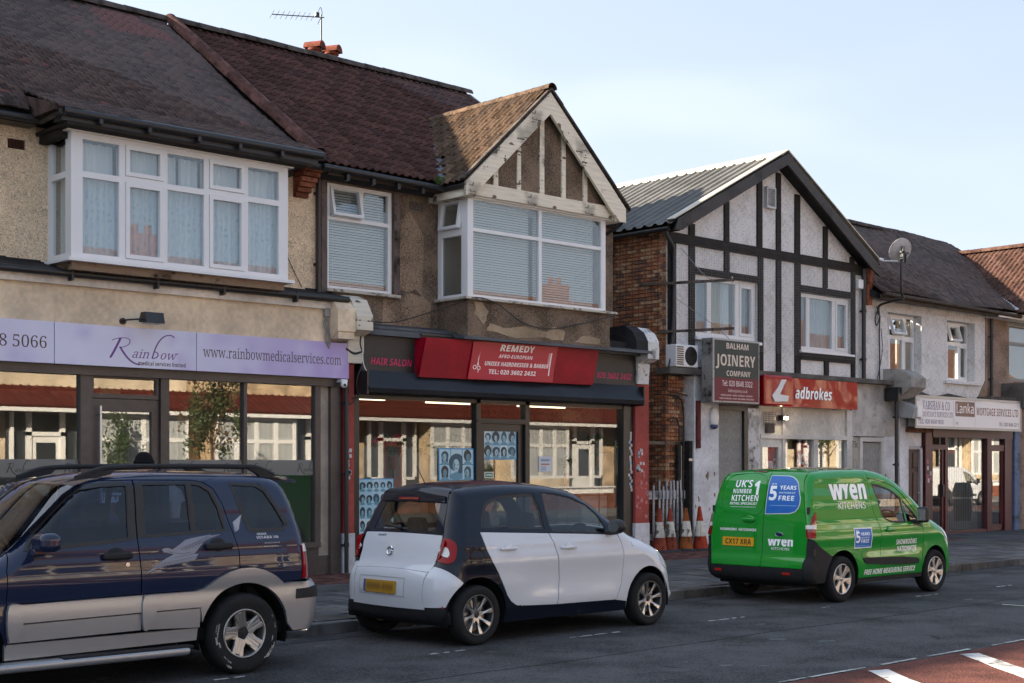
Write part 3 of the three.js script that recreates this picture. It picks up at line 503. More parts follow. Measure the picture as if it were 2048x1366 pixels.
const GX0 = 14.87, GX1 = 18.66, GXM = 16.76, GY0 = 6.36, GY1 = 8.16, GZ = 1.02, gsl = (GY1 - GY0) / (GXM - GX0);
{
  const O = V3(12.42, 6.43, 0.4), U = V3(0, RY - 6.43, RZ - 0.4), L = U.length(), cosu = -U.z / L, sinu = U.y / L;
  // tiles hidden under the gable are left out
  tileSlope(H2, 'roof_tile', O, V3(1, 0, 0), U, 7.0, L, { gauge: 0.335, w: 0.3, geos: [rollG], lift: 0.03, pitch: 0.028, jit: 0.5, mats: tileBrown, keep: (x, u) => { const wx = 12.42 + x, y = 6.43 + u * sinu; return y > GY1 + 0.1 - Math.abs(wx - GXM) * gsl - 0.12 || wx < GX0 || wx > GX1; } });
  ridgeTiles(H2, V3(12.5, RY + 0.03, RZ), V3(19.4, RY + 0.03, RZ), 0.12, capDark);
  M('verge', [beam(V3(19.4, RY + 0.02, RZ), V3(19.4, 6.5, 0.3), 0.05, 0.05)], MT.conc, H2);
  // gable slopes
  const Lg = Math.hypot(GXM - GX0, GY1 - GY0);
  const meet = (u) => { const y = GY0 + (u / Lg) * (GY1 - GY0); return GZ - (RZ + (RY - y) / ((RY - 6.43) / (0.4 - RZ))); };  // run of the ridge back to the main slope
  tileSlope(H2, 'gable_tile', V3(GX0 - 0.06, GY0 + 0.02, -2.35), V3(0, 0, 1), V3(GXM - GX0, GY1 - GY0, 0), GZ + 2.35, Lg, { gauge: 0.335, w: 0.3, geos: [rollG], lift: 0.04, pitch: 0.035, jit: 0.7, mats: tileTan, keep: (x, u) => GZ + 2.35 - x < meet(u) + 0.05 });
  tileSlope(H2, 'gable_tile', V3(GX1 + 0.06, GY0 + 0.02, GZ), V3(0, 0, -1), V3(GXM - GX1, GY1 - GY0, 0), GZ + 2.35, Lg, { gauge: 0.335, w: 0.3, geos: [rollG], lift: 0.04, pitch: 0.035, jit: 0.7, mats: tileTan, keep: (x, u) => x < meet(u) + 0.05, most: 30 });
  ridgeTiles(H2, V3(GXM, GY1 + 0.06, GZ + 0.03), V3(GXM, GY1 + 0.06, -2.3), 0.1, tileTan.slice(1, 4), 0.42);
  M('valley_flashing', [beam(V3(GX0 - 0.02, 6.5, 0.4), V3(GXM - 0.05, 8.23, -2.12), 0.16, 0.012, V3(-0.5, 0.8, 0.4))], MT.lead, H2);
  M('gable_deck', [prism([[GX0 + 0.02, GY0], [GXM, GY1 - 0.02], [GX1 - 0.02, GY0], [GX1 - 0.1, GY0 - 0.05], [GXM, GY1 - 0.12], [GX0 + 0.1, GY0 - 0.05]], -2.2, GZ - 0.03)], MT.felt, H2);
}
// gable front: barge boards, tie beam, studs, pebbledash
const bargeL = [[GX0 - 0.05, GY0 - 0.16], [GX0 - 0.05, GY0 + 0.06], [GXM, GY1 + 0.02], [GXM, GY1 - 0.36], [GX0 + 0.3, GY0 - 0.01]];
M('barge_board', prism([[14.84, 6.17], [14.86, 6.4], [16.76, 8.17], [16.76, 7.8], [15.2, 6.36], [15.02, 6.2]], 0.96, 1.01), MT.timberWhite, H2);
M('barge_board', prism([[18.66, 6.17], [18.66, 6.42], [16.762, 8.17], [16.762, 7.8], [18.3, 6.32], [18.5, 6.17]], 0.96, 1.01), MT.timberWhite, H2);
M('tie_beam', rbox(15.05, 18.5, 6.22, 6.44, 0.84, 0.9, 0.008), MT.timberWhite, H2);
M('gable_panel', prism([[15.0, 6.4], [18.5, 6.4], [16.76, 8.05]], 0.78, 0.82), MT.brown, H2);
for (const [a, b] of [[15.59, 15.7], [16.13, 16.22], [16.66, 16.77], [17.19, 17.29], [17.73, 17.83]]) { const t = 8.12 - Math.abs((a + b) / 2 - 16.76) * 0.955 - 0.12; M('stud', rbox(a, b, 6.44, t, 0.815, 0.85, 0.006), MT.timberWhite, H2); }
M('soffit', prism([[14.9, 6.18], [15.1, 6.18], [15.1, 6.26], [14.9, 6.3]], 0, 0.95), MT.timberWhite, H2); M('soffit', prism([[18.42, 6.18], [18.62, 6.18], [18.62, 6.3], [18.42, 6.26]], 0, 0.95), MT.timberWhite, H2);
M('verge_tiles', [beam(V3(GX1 + 0.1, GY0 + 0.06, GZ - 0.02), V3(GXM, GY1 + 0.07, GZ - 0.02), 0.035, 0.08), beam(V3(GX0 - 0.1, GY0 + 0.06, GZ - 0.02), V3(GXM, GY1 + 0.07, GZ - 0.02), 0.035, 0.08)], capDark[1], H2);
// bay
{
  const w = glazing(H2, 'bay_window', 15.1, 18.39, 4.57, 6.22, 0.76, [[15.22, 16.72, 5.72, 6.18], [16.79, 18.28, 5.72, 6.18], [15.22, 16.72, 4.62, 5.66], [16.79, 18.28, 4.62, 5.66]]);
  const slats = (x0, x1, y0, y1, z, gap = 0.042) => { const gs = []; for (let y = y0; y < y1; y += gap) gs.push(new THREE.BoxGeometry(x1 - x0, 0.0015, 0.05).rotateX(0.85 + rr(-0.04, 0.04)).rotateZ(rr(-0.002, 0.002)).translate((x0 + x1) / 2, y, z)); for (const f of [0.12, 0.4, 0.65, 0.9]) gs.push(box(lerp(x0, x1, f), lerp(x0, x1, f) + 0.006, y0, y1, z + 0.016, z + 0.018)); return gs; };
  M('venetian_blind', slats(15.18, 16.6, 4.6, 6.2, 0.62), MT.blind, w); M('venetian_blind', slats(16.7, 18.2, 4.6, 6.2, 0.62), MT.blind, w);
  const xf = new THREE.Matrix4().makeRotationY(-Math.PI / 2).setPosition(15.1, 0, 0);
  glazing(H2, 'bay_window', 0.0, 0.69, 4.57, 6.22, 0, [[0.14, 0.55, 5.76, 6.14, 0.05, 0.16], [0.09, 0.6, 4.63, 5.6]], { xf });
  M('bay_post', [rbox(15.085, 15.2, 4.57, 6.22, 0.66, 0.775, 0.006), box(18.33, 18.39, 4.57, 6.22, 0, 0.69), box(15.02, 18.46, 6.2, 6.235, 0.0, 0.84)], MT.upvc, H2);
  M('window_sill', [rbox(15.0, 18.62, 4.53, 4.575, 0.0, 0.84, 0.01)], mat([0.5, 0.46, 0.4], 0.8, { map: T.stain }), H2);
  M('bay_lining', [box(15.14, 18.33, 4.57, 6.22, 0.05, 0.1), box(18.28, 18.32, 4.57, 6.22, 0.1, 0.69)], MT.interior, H2);
  M('bay_wall', [box(15.1, 18.5, 3.93, 4.53, 0.0, 0.76)], MT.brown, H2);
  for (const q of [[[15.25, 4.3], [15.45, 4.15], [15.55, 4.35], [15.4, 4.5], [15.25, 4.5]], [[15.5, 4.05], [16.2, 3.97], [16.9, 4.0], [17.3, 3.97], [17.35, 4.15], [17.1, 4.22], [16.9, 4.1], [16.4, 4.16], [15.9, 4.1], [15.6, 4.17]], [[17.6, 3.97], [18.2, 3.97], [18.25, 4.08], [17.8, 4.1]]])
    M('render_patch', prism(q.flatMap((p, i) => { const n = q[(i + 1) % q.length]; return [0, 0.33, 0.66].map((t) => [lerp(p[0], n[0], t) + rr(-0.02, 0.02), lerp(p[1], n[1], t) + rr(-0.015, 0.015)]); }), 0.758, 0.766), mat([0.33, 0.25, 0.17], 0.95, { map: T.conc }), H2);
  // left window
  const lw = glazing(H2, 'sash_window', 12.84, 14.15, 4.58, 6.25, -0.04, [[12.97, 13.47, 5.78, 6.17, 0.05, 0.2], [13.58, 14.08, 5.74, 6.19], [12.9, 14.08, 4.64, 5.68]]);
  M('venetian_blind', slats(12.9, 14.08, 4.6, 6.2, -0.16), MT.blind, lw);
  M('reveal', [box(12.84, 14.15, 4.56, 6.25, -0.6, -0.55), box(12.72, 12.83, 4.5, 6.33, 0, 0.02), box(14.16, 14.28, 4.5, 6.33, 0, 0.02)], mat([0.13, 0.1, 0.09], 0.9, { map: T.stain }), H2);
  M('window_sill', [rbox(12.78, 14.24, 4.53, 4.58, -0.05, 0.1, 0.008)], mat([0.42, 0.38, 0.33], 0.85, { map: T.stain }), H2);
}
// corbels of brick under the eaves, gutter, pipes
for (const [x0, w] of [[12.2, 0.34], [18.66, 0.3]]) {
  for (let r = 0; r < 6; r++) { const pr = 0.06 + 0.05 * r; M('corbel_brick', rbox(x0 + 0.004, x0 + w - (5 - r) * 0.02, 5.93 + r * 0.075, 5.998 + r * 0.075, 0, pr + 0.02, 0.005, 1), brickM[r % 4], H2); }
}
M('gutter', [...gutter([[12.45, 6.37, 0.44], [14.86, 6.35, 0.44], [14.86, 6.34, 0.95]], 0.05), ...[12.9, 13.4, 13.9, 14.4].map((x) => box(x, x + 0.06, 6.22, 6.33, 0.36, 0.44))], MT.blackPipe, H2); M('gutter', gutter([[18.72, 6.4, 1.0], [18.72, 6.38, -2]], 0.045), MT.blackPipe, H2);
M('eaves_board', box(12.6, 14.86, 6.28, 6.4, 0.3, 0.36), mat([0.05, 0.04, 0.035], 0.8), H2);
downpipe(H2, 12.64, 4.5, 6.36, 0.06, 0.036, mat([0.05, 0.032, 0.026], 0.4));
M('drainpipe', [tube([[18.72, 6.36, 0.92], [18.72, 6.2, 0.85], [18.78, 5.95, 0.2], [18.8, 5.8, 0.1], [18.8, 4.6, 0.1], [18.8, 4.15, 0.1], [18.88, 4.0, 0.2], [19.05, 3.93, 0.3]], 0.036, 60)], MT.blackPipe, H2);
M('vent_grille', [prism(rect(14.5, 14.78, 6.02, 6.16), 0, 0.015, Array.from({ length: 10 }, (_, i) => rect(14.515 + (i % 5) * 0.053, 14.55 + (i % 5) * 0.053, 6.035 + Math.floor(i / 5) * 0.062, 6.08 + Math.floor(i / 5) * 0.062)))], MT.concDark, H2);
{ const gs = []; for (let i = 0; i < 26; i++) { const a = rr(0, 6.28), t = rr(0.4, 1.2); gs.push(new THREE.PlaneGeometry(0.02, rr(0.08, 0.16), 1, 3).translate(0, 0.06, 0).rotateX(t * 0.7).rotateY(a).translate(14.76 + rr(-0.1, 0.1), 6.42, 0.46 + rr(-0.03, 0.03))); }
  solo('weed', 'small green weed growing in the gutter at the foot of the roof valley', 'plant', gs, mat([0.06, 0.14, 0.02], 0.8, { trans: 0.3 })); }
// telephone wire sagging across the front
solo('wire', 'black wire sagging across the brown wall above the red sign', 'wire', [tube([[13.36, 4.06, 0.45], [14.0, 4.12, 0.3], [14.9, 4.42, 0.5], [15.15, 4.55, 0.86], [15.6, 4.5, 0.88], [16.3, 4.22, 0.82], [16.9, 4.16, 0.82], [17.7, 4.3, 0.82], [18.5, 4.5, 0.86]], 0.009, 80)], MT.cable);
// shop: canopy, fascia, signs, roller box
M('canopy_felt', [prismX([[0, 4.1], [0.5, 4.0], [0.5, 3.95], [0, 3.95]], 13.26, 15.1), prismX([[0.5, 3.98], [0.78, 3.93], [0.78, 3.88], [0.5, 3.9]], 15.0, 19.62), box(13.26, 19.62, 3.86, 3.96, 0.05, 0.5)], MT.lead, H2);
M('fascia', [box(13.24, 19.62, 3.28, 3.9, 0.1, 0.38)], mat([0.016, 0.015, 0.016], 0.45, { map: T.mottle }), H2);
{
  const t1 = canvasTex(1.2, 0.3, 300, (c) => txt(c, 'HAIR SALON', 0.06, 0.2, 0.155, { color: '#c21b58', slant: 0.18, width: 0.84 }));
  M('fascia_lettering', sheet(13.33, 14.53, 3.3, 3.6, 0.384), mat(0xffffff, 0.5, { map: t1, alpha: true }), H2);
  const t2 = canvasTex(1.1, 0.3, 300, (c) => txt(c, '020 3602 2432', 0.03, 0.19, 0.15, { color: '#c21b58', slant: 0.18, width: 0.98 }));
  M('fascia_lettering', sheet(18.52, 19.58, 3.3, 3.6, 0.384), mat(0xffffff, 0.5, { map: t2, alpha: true }), H2);
  const sg = thing('box_sign', 'red hairdresser box sign with white lettering, scissors and comb', 'sign', [16.2, 3.2, 0.7]);
  const red = mat([0.3, 0.002, 0.016], 0.4, { map: per(T.mottle, 2.2), spec: 0.35 });
  // the face leans: deeper at the top than at the bottom
  const wedge = (x0, x1, s0, s1) => { const p = [[x0, 3.89, 0.38], [x1, 3.89, 0.38], [x1 + s1 + 0.06, 3.9, 0.6], [x0 + s0 + 0.06, 3.87, 0.6], [x0, 3.25, 0.38], [x1, 3.25, 0.38], [x1 + s1 - 0.06, 3.26, 0.56], [x0 + s0 - 0.06, 3.23, 0.56]], q = [[0, 1, 2, 3], [7, 6, 5, 4], [3, 2, 6, 7], [4, 0, 3, 7], [2, 1, 5, 6]], v = []; for (const f of q) for (const i of [0, 1, 2, 0, 2, 3]) v.push(...p[f[i]]); const g = new THREE.BufferGeometry(); g.setAttribute('position', new THREE.Float32BufferAttribute(v, 3)); g.computeVertexNormals(); return uvm(g); };
  M('sign_box', wedge(14.295, 18.33, 0, 0), red, sg);
  const w = 1.97, h = 0.63, t = canvasTex(w, h, 420, (c) => {
    c.fillStyle = '#b5062a'; c.fillRect(0, 0, w, h); const o = { align: 'center', color: '#f3e9e6' };
    txt(c, 'REMEDY', w * 0.51, 0.135, 0.15, { ...o, slant: 0.15, width: 0.8, fat: 0.03 }); txt(c, 'AFRO-EUROPEAN', w * 0.51, 0.255, 0.085, { ...o, slant: 0.12, width: 0.78 });
    txt(c, 'UNISEX HAIRDRESSER & BARBER', w * 0.54, 0.39, 0.095, { ...o, slant: 0.12, width: 1.5, fat: 0.02 }); txt(c, 'TEL: 020 3602 2432', w * 0.5, 0.53, 0.105, { ...o, width: 1.1, fat: 0.015 });
    c.strokeStyle = c.fillStyle = '#f3e9e6'; c.lineWidth = 0.014; c.beginPath(); c.moveTo(0.19, 0.15); c.lineTo(0.15, 0.4); c.lineTo(0.17, 0.4); c.closePath(); c.fill(); c.beginPath(); c.moveTo(0.15, 0.22); c.lineTo(0.17, 0.4); c.lineTo(0.19, 0.39); c.closePath(); c.fill();
    for (const [x, y] of [[0.11, 0.43], [0.2, 0.44]]) { c.beginPath(); c.ellipse(x, y, 0.035, 0.03, 0.4, 0, 6.3); c.stroke(); } c.beginPath(); c.moveTo(0.2, 0.47); c.lineTo(0.2, 0.52); c.stroke();
    c.fillRect(1.83, 0.12, 0.03, 0.4); for (let i = 0; i < 15; i++) c.fillRect(1.78, 0.13 + i * 0.0135, 0.06, 0.006);
  });
  const pl = new THREE.PlaneGeometry(w, h, 14, 5), p = pl.attributes.position; for (let i = 0; i < p.count; i++) { const u = p.getX(i) / w, v = p.getY(i) / h; p.setZ(i, 0.007 * Math.sin(u * 9 + v * 4) + (v < -0.4 ? 0.02 * Math.abs(Math.sin(u * 7)) : 0)); }
  pl.rotateX(0.06).applyMatrix4(new THREE.Matrix4().set(1, 0.18, 0, 16.29, 0.01, 1, 0, 3.565, 0, 0, 1, 0.6, 0, 0, 0, 1)); pl.computeVertexNormals();
  M('banner', pl, mat(0xffffff, 0.4, { map: t }), sg, { label: 'red printed banner with white lettering' });
  M('sign_edge', box(14.3, 18.38, 3.905, 3.925, 0.38, 0.56), MT.aluBlack, sg);
}
M('shutter_box', [prismX([[0.1, 3.26], [0.46, 3.3], [0.62, 3.02], [0.6, 2.95], [0.1, 2.92]], 13.2, 19.6)], mat([0.018, 0.02, 0.025], 0.38, { map: T.mottle, spec: 0.6 }), H2);
M('shutter_end', box(19.6, 19.63, 2.92, 3.28, 0.1, 0.6), MT.aluBlack, H2); M('shutter_end', box(13.17, 13.2, 2.92, 3.28, 0.1, 0.6), MT.aluBlack, H2);
{
  const bk = MT.aluBlack;
  const sf = M('shopfront_frame', [box(13.14, 13.3, 0.13, 2.93, 0.05, 0.22), box(15.77, 15.87, 0.13, 2.93, 0.06, 0.22), box(16.92, 17.02, 0.13, 2.93, 0.06, 0.22), box(19.44, 19.7, 0.13, 2.93, 0.05, 0.24), box(13.3, 19.44, 2.87, 2.93, 0.06, 0.22), box(13.3, 15.77, 0.42, 0.5, 0.06, 0.24), box(17.02, 19.44, 0.42, 0.5, 0.06, 0.24), box(15.87, 16.92, 2.53, 2.61, 0.06, 0.22), box(15.8, 16.98, 2.56, 2.58, 0.22, 0.24)], bk, H2);
  M('pane', box(13.3, 15.77, 0.5, 2.87, 0.148, 0.156), MT.glassSalon, sf); M('pane', box(17.02, 19.44, 0.5, 2.87, 0.148, 0.156), MT.glassSalon, sf); M('pane', box(15.87, 16.92, 2.61, 2.87, 0.148, 0.156), MT.glassSalon, sf);
  M('stall_riser', box(13.3, 15.77, 0.1, 0.42, 0.08, 0.2), bk, sf); M('stall_riser', box(17.02, 19.44, 0.1, 0.42, 0.08, 0.2), bk, sf);
  const dr = M('shop_door', prism(rect(15.88, 16.91, 0.14, 2.525), 0.1, 0.16, [rect(16.0, 16.8, 0.35, 2.4)]), bk, H2);
  M('pane', box(15.99, 16.81, 0.34, 2.41, 0.126, 0.134), MT.glassSalon, dr); M('lock', [cyl(V3(15.93, 1.28, 0.16), V3(15.93, 1.28, 0.172), 0.022), box(15.915, 15.945, 1.24, 1.32, 0.16, 0.165)], MT.steel, dr);
  M('room_lining', [box(13.14, 19.5, 0.02, 0.1, -4, 0.1), box(13.14, 19.5, 3.0, 3.2, -4, 0.1)], MT.interiorFloor, H2);
  M('room_wall', [box(13.1, 19.5, 0.1, 3.0, -4.1, -4), box(13.06, 13.13, 0.1, 3, -4, 0.05), box(19.5, 19.6, 0.1, 3, -4, 0.05)], mat([0.2, 0.13, 0.1], 0.9), H2);
  for (const [x, z] of [[13.9, -0.7], [16.2, -0.9], [18.4, -0.9]]) { const t = M('strip_light', [box(x - 0.6, x + 0.6, 2.9, 2.95, z - 0.04, z + 0.04)], mat([0.9, 0.9, 0.85], 0.5, { emit: [1.0, 0.86, 0.58] }), H2); t.material.emissiveIntensity = 0.55; const L = new THREE.RectAreaLight(new THREE.Color(1, 0.86, 0.6), 0.5, 1.2, 0.08); L.position.set(x, 2.89, z); L.lookAt(x, 0, z); scene.add(L); }
}
// piers at either side
M('pier', [box(12.97, 13.14, 0.75, 3.4, 0, 0.3)], MT.redPier, H2); M('pier_plinth', [box(12.95, 13.15, 0.1, 0.75, 0, 0.31)], MT.whitePier, H2);
M('pier', [box(19.7, 20.08, 0.72, 3.36, -0.2, 0.3)], MT.redPier, H2); M('pier_plinth', [box(19.69, 20.09, 0.1, 0.72, -0.2, 0.312)], MT.whitePier, H2);
M('pier_paint_wear', Array.from({ length: 26 }, () => { const x = rr(19.74, 20.04), y = rr(0.8, 1.9), r = rr(0.01, 0.05), pts = []; for (let i = 0; i < 9; i++) { const a = i / 9 * 6.283, q = r * rr(0.4, 1.1); pts.push([clamp(x + q * Math.cos(a), 19.71, 20.07), y + 1.3 * q * Math.sin(a)]); } return prism(pts, 0.3, 0.303); }), mat([0.5, 0.2, 0.19], 0.8, { map: T.stain }), H2);
M('corbel', [prismX([[-0.2, 3.34], [0.42, 3.34], [0.45, 3.72], [0.68, 3.8], [0.68, 4.12], [0.58, 4.28], [0.4, 4.4], [-0.2, 4.4]], 19.62, 19.94)], mat([0.62, 0.61, 0.6], 0.8, { map: T.stain, bump: T.roughB, bs: 0.004 }), H2);
M('corbel_cap', [prismX([[-0.2, 4.4], [0.4, 4.41], [0.59, 4.29], [0.69, 4.12], [0.69, 3.9], [-0.2, 3.9]], 19.3, 19.62)], MT.felt, H2);
M('ledge', [box(18.7, 19.35, 3.93, 4.1, 0.0, 0.45)], MT.felt, H2);
downpipe(H2, 12.95, 0.14, 3.3, 0.36, 0.034);
M('wall_cables', [tube([[13.2, 4.0, 0.45], [13.17, 3.7, 0.42], [13.24, 3.5, 0.42], [13.18, 3.3, 0.42], [13.22, 3.1, 0.44], [13.15, 2.9, 0.4], [13.06, 2.85, 0.34]], 0.012), tube([[13.25, 3.6, 0.4], [13.05, 3.55, 0.42], [12.9, 3.62, 0.4]], 0.02), tube([[13.2, 3.4, 0.43], [13.1, 3.1, 0.42], [13.14, 2.9, 0.4], [13.02, 2.75, 0.36]], 0.01)], MT.cable, H2);
M('wall_cables', [tube([[13.23, 3.8, 0.42], [13.2, 3.4, 0.46], [13.3, 3.2, 0.46], [13.22, 3.0, 0.46]], 0.008)], MT.upvc, H2);
// stickers on the piers: each its own small paper
for (let i = 0; i < 44; i++) { const L = i > 34, x = L ? rr(13.0, 13.08) : i < 20 ? rr(19.58, 19.66) : rr(19.72, 19.94), y = L ? rr(1.58, 2.08) : i < 20 ? 1.35 + i * 0.056 : rr(1.58, 2.12), z = L ? 0.305 : i < 20 ? 0.245 : 0.306; const k = i % 7; solo('sticker', L ? 'small white sticker on the red pier beside the lilac signboard' : i < 20 ? 'small white sticker on the black salon door post' : 'small white sticker on the red pier beside the alley', 'sticker', [box(-0.025, 0.025, -0.028, 0.028, 0, 0.003).rotateZ(rr(-0.3, 0.3)).translate(x, y, z)], mat(k === 2 ? [0.3, 0.5, 0.65] : [0.6, 0.57, 0.56], 0.6), L ? 'stickers on the left pier' : i < 20 ? 'stickers on the door post' : 'stickers on the right pier'); }
// chimney pots and aerial behind the ridge
{
  const c = thing('chimney_stack', 'brick chimney stack with hooded red clay pots behind the salon roof ridge', 'chimney', [16.1, 9.2, -4.75]);
  M('stack', box(15.55, 16.75, 8.6, 9.62, -5.05, -4.45), brickM[1], c);
  const pm = mat([0.17, 0.05, 0.032], 0.85, { map: T.tile });
  for (const x of [15.93, 16.33]) { const p = M('chimney_pot', [cyl(V3(x, 9.6, -4.75), V3(x, 9.99, -4.75), 0.14, 0.125, 16), cyl(V3(x, 9.95, -4.75), V3(x, 9.99, -4.75), 0.15, 0.15, 16)], pm, c); const hd = new THREE.CylinderGeometry(0.14, 0.14, 0.36, 16, 1, false, 0, Math.PI).rotateX(Math.PI / 2).rotateZ(Math.PI / 2).rotateY(0.5).translate(x, 10.0, -4.75); M('hood', uvm(hd), pm, p); }
  const a = thing('aerial', 'television aerial on a thin mast beside the chimney pots', 'aerial', [15.98, 9.5, -4.6]);
  M('mast', cyl(V3(15.98, 9.3, -4.6), V3(15.98, 10.64, -4.6), 0.016), MT.blackPipe, a);
  const b0 = V3(16.05, 10.6, -4.6), b1 = V3(14.84, 10.4, -4.6); M('boom', cyl(b0, b1, 0.01), MT.blackPipe, a);
  for (let i = 0; i < 9; i++) { const q = b1.clone().lerp(b0, i * 0.098); M('element', cyl(q.clone().add(V3(0.02, 0.07, 0.05)), q.clone().add(V3(-0.02, -0.07, -0.05)), 0.005, 0.005, 6), MT.blackPipe, a); }
  M('reflector', [tube([[15.8, 10.56, -4.5], [15.86, 10.72, -4.45], [15.93, 10.6, -4.5], [15.87, 10.44, -4.55], [15.84, 10.4, -4.5]], 0.006), box(15.76, 15.84, 10.54, 10.62, -4.52, -4.46)], MT.blackPipe, a);
}
// ================================================================ the half-timbered shop building and its alley
const H3 = thing('half_timbered_building', 'black and white half-timbered shop building with a corrugated metal roof and red shop sign', 'building', [24.3, 0, 0]);
const TX0 = 20.97, TX1 = 27.8, TXM = 24.46;
const wallT = [[TX0, 3.7], [TX1, 3.7], [TX1, 6.3], [TXM, 8.24], [TX0, 6.4]];
M('wall', [prism(wallT, -0.22, 0, [rect(21.84, 23.86, 4.38, 5.64), rect(25.36, 27.32, 4.32, 5.6)])], MT.white, H3);
M('rear_walls', [box(TX1 - 0.2, TX1, 0, 6.3, -9, -0.22), box(TX0, TX1, 0, 6.3, -9.2, -9), prism([[TX0, 6.3], [TX1, 6.3], [TXM, 8.2]], -9.2, -9)], mortarM, H3);
// brick flank along the alley and the brick front below the ledge
M('brick_bed', [box(TX0 + 0.03, TX0 + 0.22, 0, 6.42, -9, -0.23), box(TX0 + 0.03, 21.64, 0, 3.62, -0.4, -0.15), box(TX0 + 0.03, 21.2, 3.62, 6.3, -0.23, -0.02)], mortarM, H3);
const bAlley = [[0.42, 0.17, 0.085], [0.34, 0.135, 0.07], [0.44, 0.21, 0.11], [0.27, 0.13, 0.08], [0.52, 0.32, 0.19], [0.2, 0.11, 0.075]].map((c) => mat(c, 0.9, { map: T.tile }));
brickwork(H3, 3.4, 6.4, V3(TX0 + 0.032, 0.06, -0.02), 1, { flemish: true, mats: bAlley, most: 260 });
brickwork(H3, 0.66, 3.5, V3(TX0, 0.06, -0.15), 0, { flemish: true, mats: bAlley, most: 110 });
// timbers
const tim = (name, x0, x1, y0, y1, z = 0.04) => M(name, rbox(x0, x1, y0, y1, -0.01, z + rr(-0.004, 0.004), 0.008, 1), MT.timberBlack, H3);
const top = (x) => 8.22 - (x < TXM ? (TXM - x) * 0.535 : (x - TXM) * 0.545) - 0.1;
tim('tie_beam', 20.98, 27.78, 6.2, 6.4, 0.055);
for (const [a, b] of [[22.72, 22.88], [23.82, 23.99], [24.49, 24.65], [25.16, 25.34], [26.22, 26.38], [27.27, 27.43], [21.6, 21.78]]) tim('post', a, b, 6.4, Math.max(6.42, top((a + b) / 2)));
for (const [a, b] of [[21.6, 21.78], [23.86, 24.02], [24.49, 24.65], [25.16, 25.36], [27.32, 27.46], [20.97, 21.2]]) tim('post', a, b, 3.76, 6.2);
for (const [a, b] of [[22.72, 22.88], [26.22, 26.38]]) tim('post', a, b, 5.75, 6.2);
tim('rail', 21.78, 23.86, 5.64, 5.78, 0.05); tim('rail', 25.36, 27.32, 5.6, 5.74, 0.05); tim('rail', 25.36, 27.32, 4.12, 4.3, 0.05); tim('post', 26.26, 26.42, 3.76, 4.12);
M('corner_board', rbox(27.46, 27.8, 6.16, 6.34, 0, 0.06, 0.008), MT.timberBlack, H3);
// barge boards and metal roof
const bm = mat([0.035, 0.03, 0.028], 0.6, { map: T.stain, bump: T.grain, bs: 0.004 });
M('barge_board', prism([[20.8, 6.38], [20.88, 6.6], [TXM, 8.41], [TXM, 8.17], [21.02, 6.4]], 0.3, 0.35), bm, H3);
M('barge_board', prism([[27.98, 6.14], [27.92, 6.42], [TXM + 0.003, 8.41], [TXM + 0.003, 8.17], [27.7, 6.26]], 0.3, 0.35), bm, H3);
M('soffit', [prism([[20.88, 6.4], [TXM, 8.28], [27.9, 6.36], [27.9, 6.3], [TXM, 8.22], [20.98, 6.38]], 0, 0.3)], MT.timberBlack, H3);
{
  const n = 30, prof = (i) => { const q = i % 5; return [0, 0.002, 0.034, 0.034, 0.002][q] ?? 0; };
  const mk = (sx) => { // ribbed sheet: ribs run down the slope, spaced along z
    const p = [], ix = [], zs = []; for (let z = 0.32; z > -8.9; z -= 0.045) zs.push(z);
    const pat = [0, 0, 0.006, 0.045, 0.045, 0.006]; const xe = sx < 0 ? 20.72 : 28.05, ye = sx < 0 ? 6.5 : 6.4;
    zs.forEach((z, i) => { const h = pat[i % 6]; p.push(TXM, 8.42 + h, z, xe, ye + h, z); if (i) { const a = 2 * i; ix.push(a - 2, a - 1, a + 1, a - 2, a + 1, a); } });
    const g = new THREE.BufferGeometry(); g.setAttribute('position', new THREE.Float32BufferAttribute(p, 3)); g.setIndex(ix); const t = g.toNonIndexed(); t.computeVertexNormals(); return uvm(t);
  };
  M('roof_sheet', mk(-1), mat([0.115, 0.112, 0.104], 0.7, { metal: 0.1, map: T.mottle }), H3); M('roof_sheet', mk(1), mat([0.115, 0.112, 0.104], 0.7, { metal: 0.1, map: T.mottle }), H3);
  const vm = mat([0.5, 0.44, 0.34], 0.4, { metal: 0.35, map: T.mottle });
  M('ridge_cap', [prism([[TXM - 0.2, 8.36], [TXM, 8.49], [TXM + 0.2, 8.36], [TXM + 0.2, 8.34], [TXM, 8.47], [TXM - 0.2, 8.34]], -8.9, 0.35)], vm, H3);
  M('verge_trim', [beam(V3(20.74, 6.58, 0.26), V3(TXM, 8.48, 0.26), 0.02, 0.2, V3(0, 0, 1))], vm, H3); M('verge_trim', [beam(V3(28.04, 6.48, 0.26), V3(TXM, 8.48, 0.26), 0.02, 0.2, V3(0, 0, 1))], vm, H3);
}
M('gutter', gutter([[20.78, 6.42, 0.2], [20.78, 6.4, -4]], 0.05), MT.blackPipe, H3);
M('drainpipe', [tube([[20.8, 6.4, 0.12], [20.82, 6.3, 0.12], [20.97, 6.12, 0.12], [21.04, 6.0, 0.1], [21.04, 5, 0.1], [21.04, 3.85, 0.1], [21.2, 3.75, 0.12]], 0.045, 50)], MT.blackPipe, H3);
downpipe(H3, 27.7, 3.8, 6.3, 0.1, 0.05);
M('gable_vent', [prism(rect(24.07, 24.38, 7.25, 7.7), 0, 0.1, [rect(24.1, 24.35, 7.29, 7.66)]), ...Array.from({ length: 9 }, (_, i) => new THREE.BoxGeometry(0.25, 0.006, 0.05).rotateX(0.7).translate(24.225, 7.315 + i * 0.041, 0.07))].map(uvm), mat([0.5, 0.5, 0.5], 0.5), H3);
M('alarm_box', rbox(27.47, 27.76, 5.84, 6.05, 0.0, 0.12, 0.015), MT.upvc, H3);
